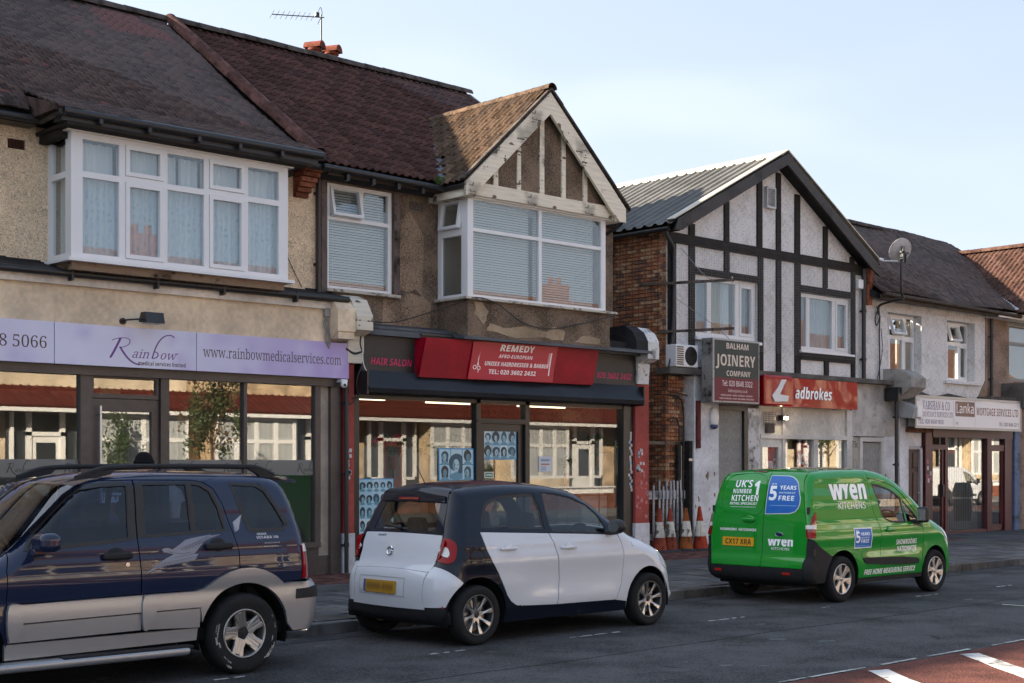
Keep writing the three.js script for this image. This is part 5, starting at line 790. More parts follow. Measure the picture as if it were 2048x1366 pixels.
// shop below
{
  const sg = thing('signboard', 'white shop signboard with blue lettering and a maroon name block', 'sign', [31.8, 2.72, 0.4]);
  const w = 5.05, h = 0.7, t = canvasTex(w, h, 280, (c) => {
    c.fillStyle = '#dcdade'; c.fillRect(0, 0, w, h); c.strokeStyle = '#6b6a8c'; c.lineWidth = 0.012; c.beginPath(); c.moveTo(1.72, 0.02); c.lineTo(1.72, h - 0.02); c.stroke(); c.strokeStyle = '#b3b0b6'; c.beginPath(); c.moveTo(2.75, 0); c.lineTo(2.75, h); c.stroke();
    const o = { font: 'serif', color: '#2e3674' }; txt(c, 'VARSHAN & CO', 0.3, 0.29, 0.28, { ...o, width: 1.24 }); txt(c, 'ACCOUNTANCY SERVICES LTD', 0.1, 0.46, 0.16, { ...o, width: 1.58 }); txt(c, 'TEL: 020 8640 9020', 0.1, 0.63, 0.14, { ...o, width: 1.15 }); txt(c, '173', 0.04, 0.1, 0.07, { ...o });
    c.fillStyle = '#4a1222'; c.fillRect(1.8, 0.06, 0.92, 0.36); txt(c, 'Lanka', 1.83, 0.34, 0.32, { color: '#ece8ea', width: 0.86, weight: 'normal' }); txt(c, 'MORTGAGE SERVICES LTD', 2.8, 0.37, 0.26, { color: '#5c1a33', width: 2.15, fat: 0.01 }); txt(c, 'TEL: 020 8646 3211', 3.95, 0.62, 0.13, { color: '#4a3a48', width: 1.02 }); txt(c, '175', 1.8, 0.62, 0.08, { color: '#4a3a48' });
  });
  const g = new THREE.PlaneGeometry(w, h, 50, 6), p = g.attributes.position; for (let i = 0; i < p.count; i++) { const x = p.getX(i), y = p.getY(i); p.setZ(i, 0.006 * Math.sin(x * 4.1 + y * 3) * Math.cos(y * 5 + x)); } g.computeVertexNormals(); g.translate(31.785, 3.08, 0.5);
  M('sign_face', g, mat(0xffffff, 0.3, { map: t, coat: 0.15 }), sg); M('sign_box', [box(29.26, 34.31, 2.73, 3.43, 0.3, 0.485)], MT.greyBoard, sg); M('sign_frame', [prism(rect(29.22, 34.35, 2.69, 3.47), 0.49, 0.515, [rect(29.28, 34.29, 2.75, 3.41)])], mat([0.4, 0.39, 0.38], 0.4, { metal: 0.5 }), sg);
  const mr = MT.maroon, sf = M('shopfront_frame', [box(30.27, 30.58, 0.12, 2.73, 0.02, 0.16), box(30.58, 34.55, 2.5, 2.73, 0.02, 0.18), box(31.22, 31.34, 0.12, 2.5, 0.02, 0.14), box(33.25, 33.46, 0.12, 2.5, 0.02, 0.16), box(34.16, 34.55, 0.12, 2.5, 0.02, 0.16), box(31.34, 33.25, 0.12, 0.2, 0.02, 0.14), box(33.46, 34.16, 2.18, 2.34, 0.02, 0.14), box(30.58, 31.22, 2.2, 2.32, 0.02, 0.14), box(30.62, 30.68, 0.14, 2.2, 0.03, 0.11), box(31.12, 31.18, 0.14, 2.2, 0.03, 0.11), box(33.5, 33.58, 0.14, 2.18, 0.03, 0.11), box(34.08, 34.14, 0.14, 2.18, 0.03, 0.11), box(30.62, 31.18, 0.14, 0.3, 0.03, 0.11), box(33.5, 34.14, 0.14, 0.3, 0.03, 0.11)], mr, H4);
  for (const [a, b, y0, y1] of [[31.34, 33.25, 0.2, 2.5], [33.5, 34.14, 0.3, 2.18], [33.46, 34.16, 2.34, 2.5], [30.66, 31.14, 0.3, 2.2], [30.58, 31.22, 2.32, 2.5]]) M('pane', box(a, b, y0, y1, 0.07, 0.078), MT.glass, sf);
  M('door_handle', [box(31.1, 31.16, 1.05, 1.35, 0.11, 0.15)], MT.aluBlack, sf); M('door_handle', [box(33.5, 33.54, 1.1, 1.4, 0.11, 0.15)], mr, sf);
  M('vertical_blind', Array.from({ length: 22 }, (_, i) => box(31.36 + i * 0.086, 31.42 + i * 0.086, 0.2, 2.5, -0.12, -0.118).translate(0, 0, 0)), mat([0.3, 0.29, 0.27], 0.9, { trans: 0.3 }), H4);
  M('room_lining', [box(29.4, 34.6, 0.02, 0.12, -3, 0.02), box(29.4, 34.6, 2.6, 2.8, -3, 0.0), box(29.4, 34.6, 0.1, 2.7, -3.1, -3), box(34.55, 34.7, 0.1, 2.7, -3, 0.1), box(30.2, 30.3, 0.1, 2.7, -3, 0.0)], MT.interior, H4);
  const dr = M('front_door', box(29.5, 30.1, 0.13, 2.2, 0.0, 0.06), mat([0.07, 0.035, 0.025], 0.5, { map: T.grain }), H4);
  for (const [x0, x1, y0, y1] of [[29.55, 29.76, 1.75, 2.12], [29.84, 30.05, 1.75, 2.12], [29.55, 29.76, 0.95, 1.65], [29.84, 30.05, 0.95, 1.65], [29.55, 29.76, 0.25, 0.8], [29.84, 30.05, 0.25, 0.8]]) M('door_panel', rbox(x0, x1, y0, y1, 0.04, 0.085, 0.02, 2), dr.material, dr);
  M('letter_plate', [box(29.7, 29.9, 0.86, 0.92, 0.06, 0.09)], MT.steel, dr); M('knob', new THREE.SphereGeometry(0.025, 10, 8).translate(30.04, 1.15, 0.1), MT.steel, dr);
  M('door_frame', [box(30.1, 30.2, 0.12, 2.28, 0, 0.12), box(29.44, 30.2, 2.2, 2.28, 0, 0.12)], mat([0.4, 0.4, 0.41], 0.5), H4); M('fanlight_panel', box(29.44, 30.25, 2.28, 2.72, -0.02, 0.06), MT.whitePier, H4);
  M('soffit_bricks', [box(29.3, 30.3, 2.6, 2.72, 0.06, 0.3)], mat([0.16, 0.08, 0.05], 0.9, { map: T.stain }), H4); M('lower_wall', [box(29.42, 34.6, 2.72, 3.42, -0.2, 0.3)], MT.concDark, H4);
  const st = [[30.36, 1.9], [30.37, 1.75], [30.36, 1.55], [30.4, 1.45], [30.5, 1.5], [30.5, 1.62]]; st.forEach(([x, y], i) => solo('sticker', 'small pale sticker on the maroon door post', 'sticker', box(x - 0.04, x + 0.04, y - 0.05, y + 0.05, 0.16, 0.163), mat(i % 2 ? [0.5, 0.42, 0.48] : [0.35, 0.1, 0.15], 0.6), 'stickers on the maroon post'));
}
// next house along, mostly out of the frame
const H5 = thing('terraced_shop_house', 'brown pebbledashed house with a sunlit ribbed gable roof at the right edge', 'house', [36.5, 0, 0], 'terraced houses with shops');
M('wall', [prism(rect(33.42, 41, 3.4, 5.75), -0.3, -0.02, [rect(34.72, 36.4, 4.05, 5.62)]), box(34.6, 41, 0, 3.4, -0.3, 0.1)], MT.taupe, H5);
glazing(H5, 'window', 34.72, 36.4, 4.05, 5.62, -0.06, [[34.8, 36.3, 4.12, 5.0], [34.8, 36.3, 5.08, 5.56]], { mat: mat([0.2, 0.19, 0.19], 0.4) }); M('room_back', box(34.6, 36.5, 3.9, 5.7, -0.35, -0.32), MT.interior, H5);
M('eaves_board', box(33.42, 41, 5.6, 5.75, 0.02, 0.4), MT.upvc, H5); downpipe(H5, 33.65, 3.6, 5.6, 0.06, 0.04);
M('ledge', [box(33.0, 41, 3.36, 3.56, -0.1, 0.4), box(34.3, 34.9, 3.3, 3.95, 0, 0.6)], MT.concDark, H5);
M('pier', [box(34.6, 34.86, 0.1, 3.2, -0.1, 0.2)], mat([0.08, 0.13, 0.24], 0.6, { map: T.stain }), H5);
M('shopfront', [box(34.9, 41, 0.1, 3.3, -0.1, 0.06)], mat([0.07, 0.06, 0.055], 0.3), H5);
{
  const gx0 = 34.3, gxm = 37.2, gy0 = 5.74, gy1 = 7.86, L = Math.hypot(gxm - gx0, gy1 - gy0), zb = -3.3;
  const tm = tones([0.08, 0.041, 0.03], 4, 0.3, 0.88, { map: T.tile });
  tileSlope(H5, 'gable_tile', V3(gx0, gy0, zb), V3(0, 0, 1), V3(gxm - gx0, gy1 - gy0, 0), 4.6, L, { gauge: 0.335, w: 0.3, geos: [rollG], lift: 0.04, pitch: 0.05, jit: 0.6, mats: tm, keep: (x, u) => zb + x > 0.38 - (u / L) * 3.75 });
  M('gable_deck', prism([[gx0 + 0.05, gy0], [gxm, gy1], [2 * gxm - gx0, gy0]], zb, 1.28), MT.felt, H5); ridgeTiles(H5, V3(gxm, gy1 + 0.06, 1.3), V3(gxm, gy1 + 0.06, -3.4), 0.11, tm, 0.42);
  M('valley_flashing', beam(V3(gx0 - 0.05, gy0 + 0.1, 0.42), V3(gxm - 0.1, gy1 + 0.02, -3.35), 0.16, 0.02, V3(-0.5, 0.8, 0.4)), mat([0.4, 0.4, 0.42], 0.7, { map: T.stain }), H5);
}
// ================================================================ across the road, behind the camera: what the windows mirror
const oppWall = [mat([0.6, 0.46, 0.3], 0.9, { map: T.pebble }), mat([0.66, 0.54, 0.38], 0.9, { map: T.mottle }), mat([0.55, 0.4, 0.25], 0.9, { map: T.pebble })], oppRed = mat([0.1, 0.022, 0.015], 0.9, { map: T.tile }), oppWhite = mat([0.8, 0.78, 0.74], 0.6), oppGlass = mat([0.03, 0.035, 0.04], 0.05), oppNet = mat([0.4, 0.41, 0.4], 0.9);
function oppHouse(i, x0, w, label) {
  const h = thing('bay_fronted_house', label, 'house', [x0 + w / 2, 0, 23], 'houses across the road'), wm = oppWall[i % 3], mir = i % 2, X = (a) => (mir ? x0 + w - a : x0 + a), bx = (a, b, ...r) => box(Math.min(X(a), X(b)), Math.max(X(a), X(b)), ...r);
  M('wall', [box(x0, x0 + w, 0, 6.3, 23, 23.3)], wm, h);
  M('roof', [prismX([[22.6, 6.1], [27, 9.1], [31.4, 6.1]], x0, x0 + w)], mat([0.14, 0.075, 0.055], 0.9, { map: T.tile }), h);
  const n = Math.round(w / 0.25); M('lean_to_roof', [prismX([[21.7, 3.58], [23, 4.22], [23, 4.0], [21.75, 3.5]], x0, x0 + w), ...Array.from({ length: n }, (_, k) => beam(V3(x0 + k * w / n, 3.6, 21.72), V3(x0 + k * w / n, 4.23, 23), 0.05, 0.05))], oppRed, h);
  M('lean_to_fascia', box(x0, x0 + w, 3.4, 3.52, 21.74, 21.8), oppWhite, h);
  const bay = M('bay_window', [prism(rect(Math.min(X(0.5), X(3.6)), Math.max(X(0.5), X(3.6)), 1.3, 3.42), 22.0, 22.08, [0, 1, 2, 3].flatMap((k) => { const a = 0.6 + k * 0.76, b = a + 0.6; const p = Math.min(X(a), X(b)), q = Math.max(X(a), X(b)); return [rect(p, q, 1.42, 2.55), rect(p, q, 2.68, 3.3)]; }))], oppWhite, h);
  for (let k = 0; k < 4; k++) M('pane', bx(0.56 + k * 0.76, 1.26 + k * 0.76, 1.38, 3.34, 22.05, 22.06), oppGlass, bay);
  M('net_curtain', [drape(Math.min(X(0.6), X(3.5)), Math.max(X(0.6), X(3.5)), 1.4, 3.32, 22.03, 5, 0.004)], oppNet, bay);
  M('bay_wall', [bx(0.5, 3.6, 0, 1.3, 22.0, 23), bx(0.5, 0.6, 1.3, 3.4, 22.08, 23), bx(3.5, 3.6, 1.3, 3.4, 22.08, 23)], wm, h);
  const d = M('front_door', [bx(4.55, 5.45, 0.45, 2.7, 22.55, 22.6)], i % 3 ? oppWhite : mat([0.1, 0.03, 0.03], 0.5), h); M('pane', bx(4.7, 5.3, 1.4, 2.5, 22.53, 22.55), oppGlass, d);
  M('porch_frame', [bx(4.4, 4.55, 0, 3.4, 22.5, 22.62), bx(5.45, 5.6, 0, 3.4, 22.5, 22.62), bx(4.4, 5.6, 2.7, 2.82, 22.5, 22.62), bx(3.9, 4.4, 1.3, 1.4, 22.5, 22.62), bx(5.6, 6.1, 1.3, 1.4, 22.5, 22.62), bx(3.9, 4.0, 1.3, 3.4, 22.5, 22.62), bx(6.0, 6.1, 1.3, 3.4, 22.5, 22.62)], oppWhite, h); M('porch_glass', [bx(3.7, 6.2, 0.1, 3.4, 22.64, 22.66)], oppGlass, h);
  for (const [a, b] of [[0.8, 3.2], [4.3, 5.7]]) { const uw = M('upper_window', prism(rect(Math.min(X(a), X(b)), Math.max(X(a), X(b)), 4.75, 5.95), 22.94, 23, [rect(Math.min(X(a + 0.08), X((a + b) / 2 - 0.04)), Math.max(X(a + 0.08), X((a + b) / 2 - 0.04)), 4.83, 5.87), rect(Math.min(X((a + b) / 2 + 0.04), X(b - 0.08)), Math.max(X((a + b) / 2 + 0.04), X(b - 0.08)), 4.83, 5.87)]), oppWhite, h); M('pane', bx(a + 0.05, b - 0.05, 4.8, 5.9, 22.97, 22.98), oppGlass, uw); }
  if (i % 3 === 2) M('chimney', [box(x0 - 0.5, x0 + 0.5, 8.2, 9.7, 26.6, 27.4), ...[-0.25, 0.25].map((q) => cyl(V3(x0 + q, 9.7, 27), V3(x0 + q, 10.05, 27), 0.13, 0.11))], mat([0.17, 0.08, 0.055], 0.9, { map: T.tile }), h);
}
for (let i = 0; i < 11; i++) oppHouse(i, 10.2 + i * 6.6, 6.6, ['first', 'second', 'third', 'fourth', 'fifth', 'sixth', 'seventh', 'eighth', 'ninth', 'tenth', 'last'][i] + ' bay-fronted house of the sunlit terrace across the road');
for (let i = 0; i < 11; i++) { const x = 10.2 + i * 6.6; const g = thing('garden_wall', ['first', 'second', 'third', 'fourth', 'fifth', 'sixth', 'seventh', 'eighth', 'ninth', 'tenth', 'last'][i] + ' low brick garden wall across the road', 'wall', [x + 2, 0, 20.5], 'garden walls across the road'); M('brickwork', [box(x, x + 4.6, 0, 0.72, 20.4, 20.62)], brickM[i % 4], g); M('coping', [box(x - 0.02, x + 4.62, 0.95, 1.0, 20.38, 20.64)], oppWhite, g); M('screen_blocks', Array.from({ length: 15 }, (_, k) => prism(rect(x + k * 0.305, x + 0.29 + k * 0.305, 0.72, 0.95), 20.46, 20.54, [rect(x + 0.05 + k * 0.305, x + 0.13 + k * 0.305, 0.76, 0.91), rect(x + 0.16 + k * 0.305, x + 0.24 + k * 0.305, 0.76, 0.91)])), oppWhite, g, { kind: 'stuff' }); }
// foliage: many small leaves through the volume of a crown
function leaves(n, at, rad, size, bias = 0.55) {
  const p = [], nn = []; const q = new THREE.Quaternion(), e = new THREE.Euler(), a = V3(), N = V3(), clumps = Array.from({ length: 26 }, () => { const d = V3(rr(-1, 1), rr(-1, 1), rr(-1, 1)).normalize().multiplyScalar(Math.pow(rnd(), bias)); return d; });
  for (let i = 0; i < n; i++) {
    const c = clumps[Math.floor(rnd() * clumps.length)], s = 0.34, x = at[0] + rad[0] * (c.x + s * rr(-1, 1) * rnd()), y = at[1] + rad[1] * (c.y + s * rr(-1, 1) * rnd()), z = at[2] + rad[2] * (c.z + s * rr(-1, 1) * rnd());
    q.setFromEuler(e.set(rr(0, 6), rr(0, 6), rr(0, 6))); N.set(0, 0, 1).applyQuaternion(q); const L = size * rr(0.6, 1.2);
    for (const [u, v] of [[-0.5, 0], [0, -0.9], [0.5, 0], [-0.5, 0], [0.5, 0], [0, 0.9]]) { a.set(u * L, v * L, 0).applyQuaternion(q); p.push(x + a.x, y + a.y, z + a.z); nn.push(N.x, N.y, N.z); }
  }
  const g = new THREE.BufferGeometry(); g.setAttribute('position', new THREE.Float32BufferAttribute(p, 3)); g.setAttribute('normal', new THREE.Float32BufferAttribute(nn, 3)); return uvm(g);
}
const leafM = [mat([0.075, 0.1, 0.025], 0.7, { trans: 0.35 }), mat([0.05, 0.085, 0.024], 0.7, { trans: 0.3 }), mat([0.14, 0.085, 0.025], 0.7, { trans: 0.35 })];
const barkM = mat([0.09, 0.07, 0.055], 0.95, { map: T.conc });
for (const [x, z, h, r, l] of [[21.0, 17.4, 4.0, 0.95, 'young street tree with thinning autumn leaves on the far pavement'], [52, 17.5, 4.4, 1.3, 'street tree further along the far pavement']]) {
  const t = thing('street_tree', l, 'tree', [x, 0.1, z], 'street trees across the road');
  M('trunk', [tube([[x, 0.1, z], [x + 0.03, 1.3, z], [x - 0.02, 2.6, z], [x + 0.02, h, z]], 0.045, 20), ...[0, 1, 2, 3, 4, 5].map((k) => cyl(V3(x, 2.2 + k * 0.3, z), V3(x + 0.7 * r * Math.cos(k * 2.4), 2.9 + k * 0.35, z + 0.7 * r * Math.sin(k * 2.4)), 0.022, 0.008, 6))], barkM, t);
  M('crown', leaves(3200, [x, h - 0.4, z], [r, 1.6, r], 0.07), leafM[0], t); M('autumn_leaves', leaves(900, [x, h - 0.6, z], [r, 1.5, r], 0.07), leafM[2], t);
}
for (const [x, z, r, h, l] of [[20.0, 21.2, 0.75, 1.9, 'dark evergreen bush in the first garden across the road'], [24.6, 21.3, 0.5, 1.0, 'small round bush in a garden across the road'], [34.5, 21.2, 0.7, 1.1, 'leafy shrub in a garden across the road, opposite the salon'], [44, 21.2, 0.8, 1.3, 'broad shrub in a garden across the road']]) { const b = thing('shrub', l, 'shrub', [x, 0, z], 'garden shrubs across the road'); M('foliage', leaves(2600, [x, h, z], [r, h * 0.95, r * 0.8], 0.065, 0.4), leafM[1], b); M('stem', cyl(V3(x, 0, z), V3(x, h, z), 0.05, 0.02), barkM, b); }
{ const b = thing('litter_bin', 'black round litter bin on the pavement beyond the maroon shopfront', 'bin', [39.2, PY, 4.0]); M('body', cyl(V3(39.2, PY, 4), V3(39.2, 1.05, 4), 0.27, 0.3, 24), MT.aluBlack, b); M('hood', [cyl(V3(39.2, 1.05, 4), V3(39.2, 1.3, 4), 0.3, 0.22, 24)], MT.aluBlack, b); M('band', cyl(V3(39.2, 0.8, 4), V3(39.2, 0.86, 4), 0.305, 0.305, 24), MT.steel, b); }
// ================================================================ the terrace goes on to the left, outside the frame, and shades the road
for (let i = 0; i < 4; i++) {
  const x1 = 2 - i * 9, x0 = x1 - 9, h = thing('terraced_shop_house', ['first', 'second', 'third', 'fourth'][i] + ' shop house beyond the left edge, continuing the terrace', 'house', [x0 + 4.5, 0, 0], 'terraced houses with shops');
  M('wall', box(x0, x1, 0, 6.4, -8.6, 0), i % 2 ? MT.brown : MT.cream, h); M('roof', prismX([[0.4, 6.3], [-4.1, 9.56], [-8.9, 6.3]], x0, x1), tileDark[2], h); M('shop_sign', box(x0 + 0.3, x1 - 0.3, 3.15, 3.7, 0.02, 0.3), i % 2 ? MT.redPier : MT.upvc, h); M('shop_window', box(x0 + 0.5, x1 - 0.5, 0.6, 3, 0.01, 0.06), oppGlass, h); M('upper_window', prism(rect(x0 + 3, x0 + 6, 4.5, 6.1), 0.01, 0.1, [rect(x0 + 3.1, x0 + 4.4, 4.6, 6), rect(x0 + 4.6, x0 + 5.9, 4.6, 6)]), MT.upvc, h);
}
// ================================================================ things in the salon window
function portraits(w, h, cols, rows, seed) { // blue hair-style chart
  return canvasTex(w, h, 420, (c) => {
    c.fillStyle = '#2f8fc4'; c.fillRect(0, 0, w, h); const cw = (w - 0.03) / cols, ch = (h - 0.03) / rows;
    for (let i = 0; i < cols; i++) for (let j = 0; j < rows; j++) {
      const big = cols === 3 && i === 1; if (big && j) continue;
      const x = 0.015 + (i + 0.5) * cw, y = big ? h / 2 : 0.015 + (j + 0.5) * ch, q = (k) => hash(i * 7 + seed, j * 5 + seed, k), r = big ? h * 0.25 : Math.min(cw, ch) * (cols > 3 ? 0.36 : 0.3);
      c.fillStyle = ['#b9d6e2', '#a5cbdb', '#c9dfe6'][Math.floor(q(9) * 3)]; if (cols === 5) c.fillRect(x - cw * 0.5, y - ch * 0.5, cw, ch); else c.fillRect(x - cw * 0.47, big ? 0.02 : y - ch * 0.47, cw * 0.94, big ? h - 0.04 : ch * 0.94);
      c.fillStyle = ['#12384a', '#1d5468', '#0d2a38'][Math.floor(q(8) * 3)]; c.beginPath(); c.ellipse(x + r * 0.15 * (q(1) - 0.5), y - r * 0.25, r * (0.95 + 0.35 * q(2)), r * (1.0 + 0.6 * q(3)), 0.4 * (q(4) - 0.5), 0, 6.3); c.fill();
      if (q(5) > 0.66) c.fillRect(x - r * 0.95, y - r * 0.2, r * 1.9, r * 1.3); else if (q(5) > 0.45) { c.beginPath(); c.arc(x + r * (q(7) - 0.5), y - r * 1.15, r * 0.5, 0, 6.3); c.fill(); } else if (q(5) > 0.25) { c.beginPath(); c.ellipse(x + (q(7) > 0.5 ? 1 : -1) * r * 0.7, y + r * 0.2, r * 0.45, r * 1.1, 0.2, 0, 6.3); c.fill(); }
      c.fillStyle = '#5f97ad'; c.fillRect(x - r * 0.3, y + r * 0.5, r * 0.6, r * 0.7); c.beginPath(); c.ellipse(x, y + r * 1.45, r * 1.1, r * 0.45, 0, 0, 6.3); c.fill();
      c.fillStyle = ['#8fbccc', '#79aabd', '#a9cdd9', '#5d93a8'][Math.floor(q(10) * 4)]; c.beginPath(); c.ellipse(x + r * 0.55 * (q(6) - 0.5), y + r * 0.15, r * (0.5 + 0.16 * q(11)), r * 0.82, 0.5 * (q(12) - 0.5), 0, 6.3); c.fill(); c.fillStyle = 'rgba(20,60,78,0.35)'; c.beginPath(); c.ellipse(x + r * (q(6) > 0.5 ? 0.4 : -0.4), y + r * 0.2, r * 0.2, r * 0.6, 0, 0, 6.3); c.fill();
      c.fillStyle = '#1c4a5e'; for (const s of [-1, 1]) { c.beginPath(); c.ellipse(x + s * r * 0.25, y + r * 0.02, r * 0.1, r * 0.05, 0, 0, 6.3); c.fill(); } c.fillStyle = '#3f7488'; c.beginPath(); c.ellipse(x, y + r * 0.52, r * 0.18, r * 0.06, 0, 0, 6.3); c.fill();
    }
  });
}
for (const [x0, x1, y0, y1, z, cols, rows, label] of [[13.32, 14.03, 0.52, 1.6, 0.17, 5, 5, 'large blue hairstyle poster low in the salon window'], [14.97, 15.76, 1.55, 2.1, 0.17, 3, 2, 'blue hairstyle poster in the salon window left of the door'], [15.99, 16.77, 1.91, 2.42, 0.145, 4, 2, 'blue hairstyle poster on the salon door']]) {
  const g = new THREE.PlaneGeometry(x1 - x0, y1 - y0, 8, 8), p = g.attributes.position; for (let i = 0; i < p.count; i++) p.setZ(i, 0.003 * Math.sin(p.getX(i) * 9 + p.getY(i) * 5)); g.computeVertexNormals(); g.translate((x0 + x1) / 2, (y0 + y1) / 2, z);
  solo('hairstyle_poster', label, 'poster', g, mat(0xffffff, 0.35, { map: portraits(x1 - x0, y1 - y0, cols, rows, Math.round(x0 * 3)) }), 'hairstyle posters');
}
solo('window_notice', 'white paper notice in the right salon window', 'notice', uv01(box(17.3, 17.62, 1.7, 1.97, 0.16, 0.162), 17.3, 17.62, 1.7, 1.97), mat(0xffffff, 0.6, { map: canvasTex(0.3, 0.3, 300, (c) => { c.fillStyle = '#d5d8e0'; c.fillRect(0, 0, 0.3, 0.3); c.fillStyle = '#9aa3b8'; c.fillRect(0.05, 0.05, 0.2, 0.05); c.fillStyle = '#b97c5c'; c.fillRect(0.05, 0.14, 0.2, 0.03); c.fillStyle = '#8890a8'; for (let i = 0; i < 3; i++) c.fillRect(0.05, 0.2 + i * 0.03, 0.12, 0.012); }) }));
solo('door_notice', 'small green and white notice on the salon door', 'notice', uv01(box(16.02, 16.24, 1.59, 1.7, 0.136, 0.138), 16.02, 16.24, 1.59, 1.7), mat(0xffffff, 0.5, { map: canvasTex(0.2, 0.11, 400, (c) => { c.fillStyle = '#cfd6cc'; c.fillRect(0, 0, 0.2, 0.11); c.fillStyle = '#2f6b44'; c.fillRect(0.025, 0.02, 0.15, 0.07); txt(c, 'OPEN', 0.1, 0.072, 0.05, { align: 'center', width: 0.12 }); }) }));
// scalloped half-net across each window
for (const [a, b] of [[13.32, 15.76], [17.04, 19.4]]) { const pts = [[a, 1.3]]; const n = Math.round((b - a) / 0.115); pts.push([b, 1.3]); for (let i = n * 6; i >= 0; i--) pts.push([lerp(a, b, i / (n * 6)), 2.08 + 0.04 * Math.abs(Math.sin(i / 6 * Math.PI))]); solo('half_net', a < 15 ? 'scalloped half net across the left salon window' : 'scalloped half net across the right salon window', 'net', prism(pts, 0.0, 0.002), mat([0.5, 0.52, 0.5], 0.5, { trans: 0.85 }), 'salon half nets'); }
{
  const c = thing('cabinet', 'pale drawer cabinet behind the right salon window', 'cabinet', [18.9, 0.1, -0.5]); M('carcass', box(18.75, 19.45, 0.1, 1.24, -0.8, -0.2), mat([0.4, 0.39, 0.37], 0.5), c); for (let i = 0; i < 4; i++) M('drawer', box(18.78, 19.42, 0.6 + i * 0.15, 0.71 + i * 0.15, -0.2, -0.18), mat([0.46, 0.45, 0.43], 0.5), c);
  const p = []; for (const [r, y] of [[0.1, 0], [0.15, 0.14], [0.17, 0.145], [0.16, 0.15], [0.145, 0.14], [0.095, 0.012], [0, 0.01]]) p.push(new THREE.Vector2(r, y)); solo('plastic_tub', 'yellow plastic tub on the cabinet in the salon window', 'tub', new THREE.LatheGeometry(p, 24).scale(1.15, 1, 0.8).translate(19.2, 1.46, -0.35), mat([0.62, 0.5, 0.03], 0.5));
  solo('paper_stack', 'stack of papers and trays under the yellow tub', 'papers', [0, 1, 2, 3, 4].map((k) => box(18.85, 19.4, 1.25 + k * 0.04, 1.28 + k * 0.04, -0.6, -0.22).translate(rr(-0.03, 0.03), 0, 0)), mat([0.45, 0.44, 0.43], 0.8));
  for (const [x, y, z, r, m, l] of [[18.95, 2.2, 0.07, 0.42, 0, 'leafy pot plant high in the right salon window'], [18.1, 1.88, 0.07, 0.17, 0, 'small pot plant on the right salon sill'], [14.1, 2.16, 0.07, 0.36, 0, 'trailing plant with red flowers in the left salon window'], [15.05, 2.14, 0.07, 0.5, 0, 'trailing green plant in the left salon window']]) { const t = thing('pot_plant', l, 'plant', [x, y - 0.5, z], 'salon pot plants'); M('foliage', leaves(1300, [x, y, z], [r, r * 0.42, 0.07], 0.05, 0.5), leafM[m], t); M('pot', cyl(V3(x, y - 0.42, z - 0.02), V3(x, y - 0.2, z - 0.02), 0.05, 0.07, 14), mat([0.2, 0.09, 0.06], 0.8), t); if (l.includes('red')) M('flowers', leaves(300, [x - 0.05, y + 0.06, z + 0.02], [r * 0.9, 0.1, 0.05], 0.05), mat([0.4, 0.02, 0.03], 0.7), t); M('stand', cyl(V3(x, 0.1, z), V3(x, y - 0.42, z), 0.012), MT.aluBlack, t); }
}
// ================================================================ weathering seen on the walls: specks of soot and algae, run-off marks
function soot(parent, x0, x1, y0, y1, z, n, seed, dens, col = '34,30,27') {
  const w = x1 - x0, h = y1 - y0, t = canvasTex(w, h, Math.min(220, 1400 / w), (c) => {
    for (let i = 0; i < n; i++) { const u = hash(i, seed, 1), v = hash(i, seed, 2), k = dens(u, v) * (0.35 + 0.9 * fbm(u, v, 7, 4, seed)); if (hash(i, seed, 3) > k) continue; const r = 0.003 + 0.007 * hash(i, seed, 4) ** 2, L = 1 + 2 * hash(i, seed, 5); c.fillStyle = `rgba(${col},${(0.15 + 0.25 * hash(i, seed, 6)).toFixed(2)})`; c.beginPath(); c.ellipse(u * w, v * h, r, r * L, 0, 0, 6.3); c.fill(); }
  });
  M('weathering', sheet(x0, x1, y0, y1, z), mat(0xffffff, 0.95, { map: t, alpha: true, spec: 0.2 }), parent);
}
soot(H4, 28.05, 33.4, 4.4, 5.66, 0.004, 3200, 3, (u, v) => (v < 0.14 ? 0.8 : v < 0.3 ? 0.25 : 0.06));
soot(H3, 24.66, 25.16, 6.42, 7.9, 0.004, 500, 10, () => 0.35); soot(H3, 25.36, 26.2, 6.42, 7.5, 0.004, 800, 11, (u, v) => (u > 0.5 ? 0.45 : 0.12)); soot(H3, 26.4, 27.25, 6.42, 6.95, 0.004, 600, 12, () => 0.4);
soot(H3, 21.64, 22.4, 0.14, 3.5, 0.143, 900, 15, (u, v) => (v > 0.88 ? 0.7 : v > 0.5 ? 0.2 : 0.06), '70,60,45'); soot(H3, 27.25, 29.0, 2.5, 3.66, 0.104, 900, 16, () => 0.25, '80,77,72');
